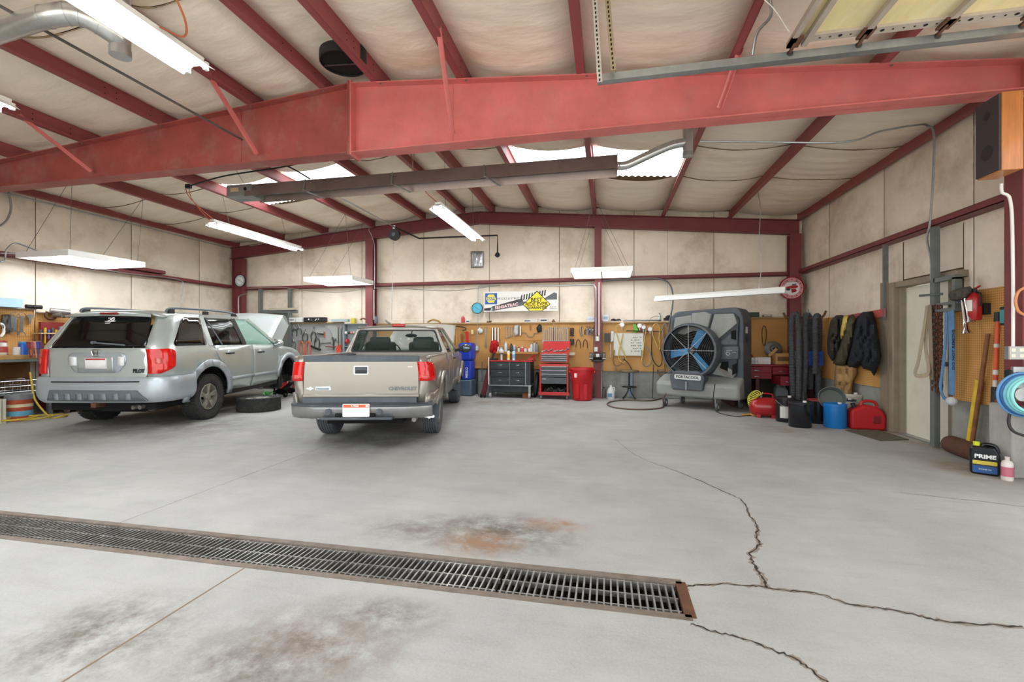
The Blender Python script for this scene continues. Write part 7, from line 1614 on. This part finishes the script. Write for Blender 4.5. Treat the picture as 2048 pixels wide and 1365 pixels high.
# ---------------------------------------------------------------- hangings right of the door
STR = C('#a89a83', .9); PW = Plane('r', 3.82)
single(MB().cyl(ps(1838, 592, 3.7), ps(1886, 588, 3.9), .014, n=8), 'hanging_bar', GREYP, 'grey bar sticking out by the door with straps on it', 'bar')
def strap(label, pts, w, m_, off=.0, tw=0):
    P_ = smoothpts([PW(u, v, d) for u, v, d in pts], 8); mb = MB(); vs = []
    for i, q in enumerate(P_):
        t_ = (P_[min(i+1, len(P_)-1)]-P_[max(0, i-1)]).normalized(); s_ = t_.cross(Vector((-1, 0, 0))); s_ = s_.normalized() if s_.length > .1 else Vector((0, 1, 0)); vs += [q+s_*w/2, q-s_*w/2]
    mb.add(vs, [(2*i, 2*i+1, 2*i+3, 2*i+2) for i in range(len(P_)-1)]); return single(mb, 'tow_strap', m_, label, 'strap', solid=.008)
strap('beige tow strap loop hanging over the bar by the door', [(1855, 612, 0), (1850, 650, .02), (1838, 720, .06), (1831, 748, .08), (1845, 752, .08), (1858, 742, .04), (1852, 690, .02), (1856, 620, .0)], .05, STR)
strap('dark beige strap hanging beside the rusty chain', [(1860, 610, .02), (1861, 660, .03), (1863, 720, .02), (1864, 760, .01)], .06, C('#8d7f6c', .9))
ch = thing('rusty_chain', 'thick bundle of rusty chain hanging right of the door', 'chain', PW(1875, 608))
for k, u in enumerate((1866, 1871, 1876, 1881)):
    mb = MB(); a_ = PW(u, 612, -.02)-ch.location; b_ = PW(u+1, 788-6*(k % 2), -.02)-ch.location; n_ = 26
    for i in range(n_):
        c = a_.lerp(b_, (i+.5)/n_); L_ = (b_-a_).length/n_*.72; s_ = Vector((0, .02, 0)) if i % 2 else Vector((.02, .006, 0)); mb.tube([c+Vector((0, 0, L_)), c+Vector((0, 0, L_*.5))+s_, c-Vector((0, 0, L_*.5))+s_, c-Vector((0, 0, L_)), c-Vector((0, 0, L_*.5))-s_, c+Vector((0, 0, L_*.5))-s_], .009, 5, closed=True)
    mb.build('chain_strand', RUST, ch)
BS = mat('blue_webbing', '#5d88b0', .85, var=.12, scale=18, dirt='#2f3a44', dscale=4, damt=.5)
bs1 = strap('blue lifting sling hanging right of the chain', [(1903, 622, .0), (1904, 660, .02), (1905, 720, .02), (1904, 790, .0)], .085, BS)
strap('thin lower loop of blue sling hanging left of the wide sling', [(1893, 624, -.02), (1892, 680, -.01), (1886, 740, .0), (1882, 775, .0), (1888, 795, .0), (1897, 800, .0)], .04, BS)
text('sling_lettering', 'DO NOT REMOVE', .055, C('#22313f'), bs1, frame(PW(1907, 700, .045), (0, 0, 1), (0, 1, 0)), depth=.0008, bold=.002)
single(MB().ell(PW(1903, 803, .02), (.05, .06, .05)), 'plastic_knot', C('#c7ccd0'), 'white plastic wrap at the end of the blue sling', 'wrap')
ah = thing('air_horns', 'pair of chrome air horns hanging below the small shelf', 'horn', PW(1930, 600))
for k, (u0, v0, u1, v1, rr_) in enumerate(((1925, 600, 1934, 668, .05), (1931, 598, 1942, 646, .042))):
    a_ = PW(u0, v0, .03+.04*k)-ah.location; b_ = PW(u1, v1, .03+.04*k)-ah.location; MB().rings([(a_, .015), (a_.lerp(b_, .6), .02), (a_.lerp(b_, .85), .026), (b_, rr_)], 16).build('horn_bell', CHROME, ah, smooth=50)
MB().box((0, 0, 0), (.06, .12, .05)).build('compressor', C('#27344a'), ah)
pxcloth(PW, [(1898, 592), (1903, 583), (1920, 578), (1940, 574), (1946, 582), (1935, 596), (1915, 602), (1903, 601)], 'net_bundle', C('#57524a', .9), 'brown strap bundle lying on the small shelf', 'strap', bulge=.1, edge=8, step=5, folds=.02, freq=.5)
fe = thing('fire_extinguisher', 'red fire extinguisher mounted on the right pegboard', 'extinguisher', ps(1949, 641, 3.79)); 
hF = ps(1949, 585, 3.79).z-fe.location.z
MB().lathe([(.05, 0), (.058, .01), (.06, hF*.78), (.045, hF*.92), (.02, hF)], (0, 0, 0), (0, 0, 1), 24).build('cylinder', RED, fe, smooth=45); MB().grid(lambda a_, b_: (math.cos(PI*.75+a_*1.5)*.0608, math.sin(PI*.75+a_*1.5)*.0608, hF*(.32+.4*b_)), 8, 1).build('paper_label', C('#dcd6d2'), fe)
MB().cyl((0, 0, hF), (0, 0, hF+.04), .02, n=10).build('valve', BLKP, fe); MB().bar((0, .02, hF+.03), (0, -.07, hF+.06), .02, .012).build('lever', RED, fe); MB().bx(.05, .11, -.05, .05, hF*.2, hF*.6).build('bracket', BLKP, fe); MB().tube(smoothpts([(0, -.02, hF), (0, -.08, hF-.03), (0, -.075, hF-.15)], 4), .01, 6).build('hose', BLKP, fe)
# broom-like roller with two handles
p0 = pf(1888, 905); p1 = pf(1968, 935); rh = thing('push_roller', 'brown ribbed roller head with long wooden handle leaning on the right wall', 'roller', (p0.x, p0.y, 0)); dv = (p1-p0); n_ = 16
MB().rings([(dv*(i/n_)+Vector((.06, 0, .1)), .1 if i % 2 else .092) for i in range(n_+1)], 20).build('roller_head', mat('brown_ribbed', '#5a3a2c', .8, var=.2, scale=12), rh, smooth=35)
MB().cyl(dv*.5+Vector((.08, .0, .12)), ps(1976, 668, 3.86)-rh.location, .02, n=10).build('long_handle', mat('worn_handle', '#7d5030', .6, var=.3, scale=10), rh, smooth=60)
b_ = dv*.45+Vector((.08, .02, .12)); e_ = ps(1957, 760, 3.86)-rh.location
single(MB().tube([b_+rh.location, e_+rh.location], [.024, .03], 12), 'broom_stick', mat('yellow_handle', '#d2b032', .5, var=.15, scale=14, dirt='#8a6a2a', damt=.4), 'thick yellow handle leaning beside the wooden roller handle', 'handle', smooth=60)
# orange pole
op = thing('orange_pole', 'orange and black jump pole standing against the right pegboard', 'pole', ps(1989, 812, 3.80)); a_ = Vector((0, 0, 0)); b_ = ps(1996, 625, 3.86)-op.location
for f0, f1, m_, r_ in ((0, .2, BLKP, .03), (.2, .27, C('#d9d6d0'), .02), (.27, .33, C('#c9502e'), .02), (.33, .38, C('#d9d6d0'), .021), (.38, .62, C('#d2562c'), .021), (.62, .66, C('#c9c2ba'), .022), (.66, .9, C('#d2562c'), .021), (.9, 1, BLKP, .028)): MB().cyl(a_.lerp(b_, f0), a_.lerp(b_, f1), r_, n=12).build('pole_segment', m_, op, smooth=60)
MB().box((.0, -.08, .04), (.03, .1, .06)).build('foot_bracket', C('#c94a2c'), op)
t = thing('battery_tester', 'black and teal battery tester hung beside the maroon column', 'tester', ps(2009, 632, 3.78)); MB().bx(0, .06, -.07, .06, -.09, .09).build('case', BLKP, t, bevel=.01); MB().bx(-.004, 0, -.02, .05, -.07, .06).build('face', C('#3f8f92'), t); MB().tube([(.03, 0, .09), (.05, 0, .15)], .008, 6).build('hook', STEEL, t)
# column fittings
PC = Plane('b', 5.08)
outlet('cream double outlet box on the right frame column', PC, 2025, 706, .13, .12, .05, 2)
pxtube(PC, [(2002, 368), (2004, 385), (2014, 390), (2020, 400), (2024, 440), (2026, 560), (2026, 696)], .013, .02, 'conduit', WHITEP, 'white conduit running down the right frame column', 'conduit', k=6)
t = thing('switch_box', 'black switch box with white plug on the right frame column', 'switch', PC(2020, 752, .0)); MB().box((0, -.04, 0), (.1, .08, .11)).build('case', BLKP, t, bevel=.008); MB().box((.0, -.085, .01), (.05, .02, .06)).build('lever_plate', CHROME, t); MB().bar((-.03, -.1, -.02), (-.12, -.12, -.08), .03, .03).build('plug', WHITEP, t)
hr = thing('hose_reel', 'blue hose reel at the right edge of the picture', 'hose reel', PC(2046, 790, .12)); 
for k in range(5): MB().tube([((.19-.012*k)*math.cos(t_), -.02*k, (.19-.012*k)*math.sin(t_)) for t_ in [2*PI*i/36 for i in range(36)]], .014, 8, closed=True).build('hose_turn', C(('#5f97cc', '#2f5f96', '#6fb0c9', '#7fc9cc', '#8fd6d3')[k]), hr, smooth=60)
MB().cyl((0, 0, 0), (0, .06, 0), .06, n=18).build('reel_hub', GALV, hr); MB().bx(-.05, .25, .03, .06, .05, .25).build('mount_plate', GALV, hr)
single(MB().tube(smoothpts([PC(2030, 812, .1), PC(2019, 830, .1), PC(2018, 850, .12), PC(2028, 864, .14), PC(2048, 872, .15)], 6), .012, 8), 'rubber_hose', HK, 'black rubber hose looping below the hose reel', 'hose', smooth=60)
single(MB().tube(smoothpts([PC(2048, 576, .1), PC(2036, 585, .1), PC(2031, 603, .1), PC(2036, 622, .1), PC(2048, 630, .1)], 6), .012, 8), 'cord_loop', C('#d08a5a'), 'orange cord loop at the right edge above the outlet box', 'cord', smooth=60)
# oil jug and white bottle
p = pf(1981, 953); oj = thing('oil_jug', 'black motor oil jug with yellow cap on the floor by the column', 'jug', (p.x+.0, p.y+.07, 0), R(-30)); OJ = C('#15161a', .25)
MB().prism(rpoly([(-.1, 0), (.1, 0), (.105, .19), (.07, .27), (-.09, .27), (-.105, .22)], .03), -.055, .055, fx).build('jug_body', OJ, oj, bevel=.015)
MB().tube(smoothpts([(-.02, 0, .25), (.0, 0, .285), (.07, 0, .275), (.09, 0, .21)], 5), .018, 8).build('handle', OJ, oj, smooth=60); MB().cyl((-.055, 0, .27), (-.055, 0, .305), .024, n=14).build('cap', C('#c9d128'), oj)
for z0, z1, c in ((.02, .085, '#1d4f8a'), (.10, .135, '#c9b541'), (.085, .1, '#2a2d33')): MB().bx(-.085, .08, -.058, -.054, z0, z1).build('label_band', C(c), oj)
text('jug_lettering', 'PRIME', .05, C('#e3e3e3'), oj, frame((0, -.058, .175), (1, 0, 0), (0, 0, 1)), depth=.0008, sx=1.1, bold=.002); text('jug_lettering', 'ENGINE OIL', .016, C('#e3e3e3'), oj, frame((0, -.0585, .055), (1, 0, 0), (0, 0, 1)), depth=.0006)
p = pf(2016, 960); bottle((p.x-.02, p.y-.02, 0), .042, .215, '#d8cfc9', '#c9c2bb', 'white and pink bottle beside the black oil jug', lab='#c06a7a')
# ================================================================ back wall, left end: framed door, grey tool board, cabinet
d2 = struct(MB().bx(pb(524, 640, 10.6).x, pb(578, 640, 10.6).x, 10.6, 10.65, 0, pb(550, 626, 10.6).z), 'door_2', mat('grey_steel_door', '#7d827b', .5, var=.08, scale=4))
for u in (521, 580): MB().bx(pb(u, 640, 10.5).x-.04, pb(u, 640, 10.5).x+.04, 10.46, 10.54, 0, 2.66).build('frame_post', GREYP, d2)
MB().bx(pb(519, 640, 10.5).x, pb(594, 640, 10.5).x, 10.47, 10.54, pb(550, 627, 10.5).z, pb(550, 620, 10.5).z).build('lintel', GREYP, d2)
MB().bx(pb(540, 640, 10.46).x, pb(595, 640, 10.46).x, 10.42, 10.47, pb(550, 621, 10.46).z, pb(550, 617, 10.46).z).build('shelf_strip', C('#b9b19d'), d2)
PG = Plane('b', 10.545); ZT = 1.77
bxl = lambda u: pb(u, 645, 10.48).x
carton((bxl(586), 10.48, ZT), .16, .1, .12, '#d9d9d6', 'white box with grey print at the left end of the grey tool board', stripe='#8b9297'); carton((bxl(600), 10.48, ZT), .19, .1, .12, '#dfdedb', 'plain white box beside the grey print box')
t = thing('tool_case', 'long black tool case lying above the grey tool board', 'case', (bxl(631), 10.48, ZT)); MB().bx(-.31, .31, -.06, .06, 0, .12).build('case_body', BLKP, t, bevel=.01); MB().tube(smoothpts([(-.07, -.065, .08), (-.05, -.09, .03), (.05, -.09, .03), (.07, -.065, .08)], 4), .008, 6).build('handle', CHROME, t)
for x in (-.15, .13): MB().bx(x-.015, x+.015, -.066, -.06, .05, .09).build('latch', CHROME, t)
carton((bxl(681), 10.48, ZT), .46, .1, .07, '#a3b0b3', 'long grey-blue flat box above the grey tool board'); carton((bxl(708), 10.46, pb(700, 648, 10.4).z+.008), .11, .1, .13, '#c9b84a', 'yellow box above the spool cabinet'); single(MB().tube(smoothpts([(bxl(722), 10.47, ZT+.05), (bxl(727), 10.44, ZT+.08), (bxl(733), 10.5, ZT+.05), (bxl(729), 10.52, ZT+.07)], 5), .02, 8), 'rubber_hose', C('#8a5a3a'), 'brown hose piece lying above the spool cabinet', 'hose')
bottle((pb(751, 640, 10.4).x, 10.42, 1.72), .045, .2, '#5f6670', '#3c4047', 'grey bottle standing beside the pickup column')
pxtube(Plane('b', 10.5), [(771, 641), (776, 645), (780, 647)], .02, 0, 'pipe_elbow', STEEL, 'small steel elbow lying above the pickup cab', 'fitting'); single(MB().tube(smoothpts([pb(855, 645, 10.5), pb(865, 640, 10.5), pb(875, 642, 10.5), pb(881, 646, 10.5)], 5), .022, 8), 'leather_strap', C('#a8824a'), 'tan strap lying on the ledge above the pickup roof', 'strap')
TL = [('pliers', 589, 651, 22, '#3a3d3f', 'dark pliers at the top left of the grey tool board'), ('pliers', 598, 650, 20, '#4d5254', 'grey locking pliers beside the dark pliers'), ('pliers', 610, 658, 26, '#33373a', 'long nose pliers in the upper middle of the grey tool board'), ('pliers', 627, 654, 30, '#2a2c2e', 'black adjustable pliers in the middle of the grey tool board'), ('pliers', 634, 665, 34, '#3c4043', 'large dark pipe pliers in the middle of the grey tool board'), ('pliers', 586, 674, 26, '#55595b', 'grey snips at the left of the grey tool board')]
for k, u, v, h, c, lb in TL: pliers(PG, u, v, h, lb, c, w=10, group='pliers on the grey tool board')
for i, u in enumerate((601, 615)): pxtube(PG, [(u-3, 712), (u-2.5, 695), (u-1, 685), (u+2, 683), (u+5, 688), (u+6, 712)], .018, .03, 'bolt_cutter', C('#c4603f'), '%s orange handled cutter on the grey tool board' % ('left', 'right')[i], 'cutter', k=5, group='orange cutters')
single(MB().bar(PG(595, 682, .03), PG(613, 682, .03), .02, .02), 'tool_bar', STEEL, 'short steel bar over the orange cutters', 'bar')
pxtube(PG, [(645, 652), (652, 655), (660, 662), (665, 675), (667, 690)], .005, .02, 'wire_saw', STEEL, 'thin curved wire saw on the grey tool board', 'saw')
t = thing('c_clamp', 'red screw clamp on the grey tool board', 'clamp', PG(648, 668)); o = t.location.copy(); MB().bar(PG(637, 668, .03)-o, PG(648, 669, .03)-o, .035, .03).build('screw', BLKP, t); MB().bar(PG(648, 664, .03)-o, PG(648.5, 676, .03)-o, .02, .02).build('cross_handle', C('#b04a44'), t)
wrench(PG, 638, 688, 662, 686, 'long horizontal wrench on the grey tool board', w=.022, ends='bo'); t = thing('adjustable_wrench', 'large adjustable wrench on the grey tool board', 'wrench', PG(668, 676)); o = t.location.copy(); MB().bar(PG(667, 682, .03)-o, PG(667, 700, .03)-o, .03, .015).build('shank', STEEL, t); MB().bar(PG(665, 675, .03)-o, PG(668, 684, .03)-o, .07, .02).build('jaw', STEEL, t); MB().bar(PG(671, 677, .03)-o, PG(671, 683, .03)-o, .03, .02).build('moving_jaw', STEEL, t)
pxtube(PG, [(622, 692), (632, 697), (641, 700)], .028, .04, 'air_ratchet', BLKP, 'black air ratchet hanging below the middle pliers', 'tool'); pxtube(PG, [(651, 694), (660, 694), (668, 695), (672, 693)], .014, .03, 'grease_gun', C('#7a3b36'), 'dark red handled tool across the lower tool board', 'tool')
pxprism(PG, [(672, 698), (676, 690), (682, 690), (682, 703), (676, 707), (669, 709), (673, 704)], .01, .05, 'hand_saw', C('#d04a2c'), 'orange pistol shaped tool at the lower right of the grey tool board', 'tool'); 
for i, u in enumerate((676, 682)): wrench(PG, u, 655+3*i, u+1, 700, '%s tall pry bar at the right of the grey tool board' % ('left', 'right')[i], w=.02+.01*i, m=(STEEL, GREYP)[i], group='tall pry bars')
# spool cabinet
x0, x1 = pb(688, 680, 10.4).x, pb(736, 680, 10.4).x; z0, z1 = pb(700, 712, 10.4).z, pb(700, 648, 10.4).z
sc_ = thing('spool_cabinet', 'grey open cabinet of wire spools behind the pickup cab', 'cabinet', (x0, 10.38, z0)); W_ = x1-x0; H_ = z1-z0; SG = C('#7f8b90')
MB().bx(0, W_, .15, .16, 0, H_).build('back_panel', C('#a3acae'), sc_)
for a_ in (0, W_-.02): MB().bx(a_, a_+.02, 0, .15, 0, H_).build('side_panel', SG, sc_)
for f in (0, .28, .98): MB().bx(0, W_, 0, .15, f*H_, f*H_+.02).build('shelf', SG, sc_)
for f in (.45, .72): MB().cyl((.02, .06, f*H_), (W_-.02, .06, f*H_), .008, n=8).build('spool_rod', STEEL, sc_)
for i, (u, f, c) in enumerate([(691, .72, '#d9d9d6'), (697, .72, '#4a4a4c'), (702, .72, '#c98a86'), (707, .72, '#b9a79a'), (713, .72, '#c9b87e'), (718, .72, '#d8d4c6'), (693, .45, '#b8323a'), (708, .45, '#2a5560'), (714, .45, '#cfd0c6')]):
    r_ = .04 if f > .6 else .065; single(MB().lathe([(r_, -.025), (r_, -.02), (r_*.8, -.018), (r_*.8, .018), (r_, .02), (r_, .025)], (pb(u, 680, 10.4).x, 10.44, z0+f*H_), (1, 0, 0), 18), 'wire_spool', C(c), '%s spool from the left on the %s rod of the cabinet' % (ORD[i if f > .6 else i-6], 'upper' if f > .6 else 'lower'), 'spool', group='wire spools', smooth=40)

# ================================================================ left wall
PLW = Plane('l', -9.97)
def pegl(y0, y1, z0, z1, label):
    t = thing('pegboard', label, 'pegboard', (-9.985, y0, z0)); o = MB().bx(-9.997, -9.985, y0, y1, z0, z1).build('board', PEG); o.parent = t; o.location = (9.985, -y0, -z0); MB().bx(-.01, .06, 0, y1-y0, z1-z0, z1-z0+.02).build('top_ledge', C('#8d867a'), t); return t
pegl(5.2, 6.19, 1.0, 1.83, 'tan pegboard sheet over the left workbench'); pegl(6.21, 7.9, .95, 1.78, 'tan pegboard sheet behind the dark red cabinet'); pegl(7.92, 9.3, .62, 1.78, 'tan pegboard sheet hidden behind the SUV')
lb_ = thing('left_bench', 'wooden workbench with steel legs along the left wall', 'workbench', (-9.98, 5.2, 0))
MB().bx(0, .62, 0, .92, .98, 1.05).build('bench_top', mat('bench_wood', '#a07a48', .6, var=.2, scale=5), lb_, bevel=.006); MB().bx(.58, .62, 0, .92, .94, .98).build('front_rail', GREYP, lb_)
for y in (.1, .85): MB().bx(.54, .6, y-.03, y+.03, 0, .95).build('leg', GREYP, lb_)
MB().bx(0, .02, 0, .92, .1, .95).build('back_board', C('#6d4a26', .7), lb_)
def onl(u, v, X, z): p = ps(u, v, X); return (p.x, p.y, z)
bottle(onl(5, 700, -9.6, 1.05), .06, .24, '#d8d2c9', '#a03a32', 'white can with red bands on the left workbench', lab='#a8443c', neck=.8); bottle(onl(33, 704, -9.5, 1.05), .05, .13, '#dcdbd5', '#d8d8d8', 'short white tub on the left workbench', neck=.8); can(onl(46, 704, -9.5, 1.05), .062, .22, '#2a5cae', 'blue can on the left workbench', top='#3a8ac0', nozzle=False)
carton(onl(14, 612, -9.88, 1.85), .16, .34, .15, '#a9c6dc', 'blue and white carton on the shelf at the left edge'); single(MB().cyl(ps(52, 613, -9.9), ps(83, 615, -9.9), .035, n=12), 'rubber_tube', BLACK, 'black rubber tube lying on the left pegboard ledge', 'tube')
for i, (u, v0, v1, w) in enumerate([(30, 632, 664, .05), (24, 634, 658, .035), (44, 632, 666, .045)]): wrench(PLW, u, v0, u-1, v1, '%s large wrench hanging on the left pegboard' % ('middle', 'left', 'right')[i], w=w, off=.04, group='large wrenches on the left wall', ends='bo')
pxcloth(PLW, [(3, 630), (22, 630), (23, 664), (8, 668), (3, 655)], 'parts_bag', C('#4a4a48', .5), 'clear bag of dark parts hanging on the left pegboard', 'bag', bulge=.06, edge=5, step=4, folds=.03, freq=1); pxtube(PLW, [(0, 648), (6, 650), (8, 662), (4, 671), (0, 673)], .022, .06, 'white_hose', WHITEP, 'white curved hose at the left edge of the picture', 'hose')
pxprism(PLW, [(55, 630), (60, 628), (66, 630), (66, 636), (63, 637), (62, 648), (58, 648), (58, 637), (54, 635)], .01, .05, 'adjustable_wrench', STEEL, 'silver adjustable wrench hanging on the left post', 'wrench')
for i, (u0, v0, u1, v1, r_) in enumerate([(100, 622, 140, 626, .055), (108, 630, 124, 630, .05), (126, 632, 134, 632, .04), (138, 633, 146, 633, .035), (148, 636, 154, 636, .03)]): single(MB().cyl(PLW(u0, v0, .12), PLW(u1, v1, .22), r_, n=16), 'exhaust_pipe', EXH, '%s steel pipe end from the left on the upper left pegboard' % ORD[i], 'pipe', group='pipes on the left pegboard', smooth=40)
pxtube(PLW, [(95, 624), (92, 632), (98, 638), (108, 637), (112, 630)], .025, .1, 'bent_exhaust', RUST, 'bent rusty exhaust piece on the left pegboard', 'pipe'); 
ts = thing('tool_shelf', 'wooden shelf of hanging tools over the dark red cabinet', 'shelf', PLW(68, 666)); o = ts.location.copy(); a_ = PLW(64, 667)-o; b_ = PLW(130, 668)-o
MB().bx(0, .2, a_.y, b_.y, -.02, 0).build('shelf_board', C('#c9b083'), ts)
for i in range(9): y = a_.y+(b_.y-a_.y)*(i+.5)/9; single(MB().cyl((o.x+.17, o.y+y, o.z-.02), (o.x+.17, o.y+y, o.z-.14-.05*(i % 3)), .012, n=8).cyl((o.x+.17, o.y+y, o.z), (o.x+.17, o.y+y, o.z+.06+.03*(i % 2)), .02, n=8), 'screwdriver', (STEEL, C('#c9a23a'), C('#4d5fa0'))[i % 3], '%s screwdriver from the left in the wooden shelf' % ORD[i], 'screwdriver', group='screwdrivers in the left shelf')
single(MB().cyl((o.x+.1, o.y+.35, o.z), (o.x+.1, o.y+.35, o.z+.12), .07, n=16), 'tin_can', STEEL, 'steel tin of bits on the wooden shelf', 'can')
# dark red cabinet
RCB = mat('old_red_cabinet', '#7d1e1c', .4, var=.12, scale=6, coat=.2, dirt='#4f1917', damt=.4)
rcb = thing('red_cabinet', 'dark red tall tool cabinet half hidden behind the SUV', 'cabinet', (-9.9, 6.2, 0))
MB().bx(0, .55, 0, 1.0, .09, .95).build('lower_cabinet', RCB, rcb, bevel=.008); MB().bx(0, .5, .08, 1.0, .95, 1.32).build('upper_chest', RCB, rcb, bevel=.008); MB().bx(0, .06, .0, 1.0, 1.3, 1.62).build('lid', RCB, rcb)
MB().bx(.551, .555, .3, .36, .5, .62).build('sticker', BLKP, rcb); MB().bx(.549, .553, .08, .92, .15, .9).build('door_panel', C('#6d1a19'), rcb)
for i in range(4): MB().bx(.5, .515, .62, .95, 1.0+i*.075, 1.05+i*.075).build('drawer_pull', STEEL, rcb)
for x, y in ((.5, .1), (.5, .9), (.05, .1), (.05, .9)): MB().cyl((x, y-.02, .045), (x, y+.02, .045), .045, n=14).build('caster_wheel', C('#6d5548'), rcb)
rt = thing('tool_rail', 'black magnetic rail of screwdrivers on the dark red cabinet', 'rail', ps(71, 697, -9.36)); o = rt.location.copy(); MB().bar(ps(58, 696, -9.34)-o, ps(92, 697, -9.33)-o, .03, .03).build('rail_bar', BLKP, rt)
for i, (u, c) in enumerate(((58, '#8a3a38'), (64, '#b05550'), (70, '#c08a86'), (76, '#4a4fa0'), (82, '#6a3a60'))): single(MB().cyl(ps(u-2, 684, -9.3), ps(u, 697, -9.31), .022, n=10).cyl(ps(u, 697, -9.31), ps(u+3, 716, -9.32), .009, n=8), 'screwdriver', C(c), '%s screwdriver from the left on the red cabinet rail' % ORD[i], 'screwdriver', group='screwdrivers on the cabinet rail', smooth=50)
# floor things on the left
def lpos(u, v): p = ps(u, v, -9.25); return p
p = lpos(43, 815); bk_ = thing('paint_bucket', 'orange and blue printed bucket with grey lid under the left workbench', 'bucket', (-9.3, p.y, 0)); MB().lathe([(.14, 0), (.145, .01), (.155, .33), (.16, .34), (.15, .35)], (0, 0, 0), (0, 0, 1), 28).build('body', C('#b9563a'), bk_, smooth=40); MB().lathe([(.158, .08), (.159, .16)], (0, 0, 0), (0, 0, 1), 28, cap=False).build('blue_band', C('#5d9fb8'), bk_, smooth=40); MB().lathe([(.16, .22), (.161, .27)], (0, 0, 0), (0, 0, 1), 28, cap=False).build('cream_band', C('#d6c8a6'), bk_, smooth=40); MB().lathe([(.17, .34), (.17, .42), (.14, .43)], (0, 0, 0), (0, 0, 1), 28).build('grey_lid', C('#77787a'), bk_, smooth=40)
p = lpos(10, 820); bk_ = thing('crate', 'white slatted crate at the left edge under the bench', 'crate', (-9.3, p.y-.2, 0)); MB().bx(-.15, .15, -.15, .15, 0, .02).build('bottom', C('#b9b5a6'), bk_)
for i in range(6):
    y = -.13+.052*i
    for s in (-.15, .15): MB().bx(s-.008, s+.008, y-.018, y+.018, 0, .38).build('slat', C('#c9c5b4'), bk_); MB().bx(y-.018, y+.018, s-.008, s+.008, 0, .38).build('slat', C('#c9c5b4'), bk_)
t = thing('wire_basket', 'dark wire basket on the lower bench shelf at the left', 'basket', (-9.6, 5.6, .45))
for zz in (0, .09, .18): MB().tube([(.2, -.35, zz), (.2, .35, zz), (-.2, .35, zz), (-.2, -.35, zz)], .008, 6, closed=True).build('hoop', STEEL, t)
for i in range(8): y = -.35+.1*i; MB().tube([(.2, y, .18), (.2, y, 0), (-.2, y, 0), (-.2, y, .18)], .005, 5).build('wire', STEEL, t)
single(MB().bx(-9.95, -9.35, 5.2, 6.1, .41, .44), 'lower_shelf', GREYP, 'grey steel shelf under the left workbench', 'shelf')
YH = mat('yellow_cable', '#c7a93f', .5, var=.12)
P_ = [ps(60, 745, -9.22)+Vector((0, 0, 0)), ps(64, 770, -9.2), ps(70, 800, -9.15)]; P_ += [Vector((-9.0, P_[-1].y+.1, .03))]
for i in range(30): a_ = i*.62; P_.append(Vector((-9.1+.22*math.cos(a_)*(1-.01*i), 5.85-.02*i+.25*math.sin(a_), .02+.002*i)))
single(MB().tube(smoothpts(P_, 4), .014, 8), 'extension_cord', YH, 'yellow extension cord coiled on the floor by the red cabinet', 'cord', smooth=60)
# cables on the left wall
pxtube(Plane('l', -9.9), [(0, 452), (14, 440), (22, 415), (17, 385), (13, 372)], .016, 0, 'conduit', GALV, 'grey conduit bending down the left wall at the picture edge', 'conduit', k=6)
pxtube(Plane('l', -9.88), [(0, 524), (10, 520), (13, 500), (30, 487), (50, 492), (75, 502)], .013, 0, 'cable_loop', GALV, 'grey cable loop left of the large panel light', 'cable', k=6)
pxtube(Plane('l', -9.88), [(0, 507), (60, 512), (240, 545), (330, 555), (362, 562), (366, 575), (360, 620)], .011, 0, 'conduit', GALV, 'grey conduit along the left wall girt', 'conduit', k=5)
single(MB().cyl((-9.86, 5.2, 3.76), (-9.86, 10.3, 3.76), .014, n=8), 'conduit', GALV, 'long thin conduit under the left eave strut', 'conduit')
pxtube(Plane('b', 10.36), [(478, 640), (477, 600), (480, 592), (492, 588)], .013, 0, 'conduit', GALV, 'grey conduit bending at the left corner column', 'conduit', k=5)
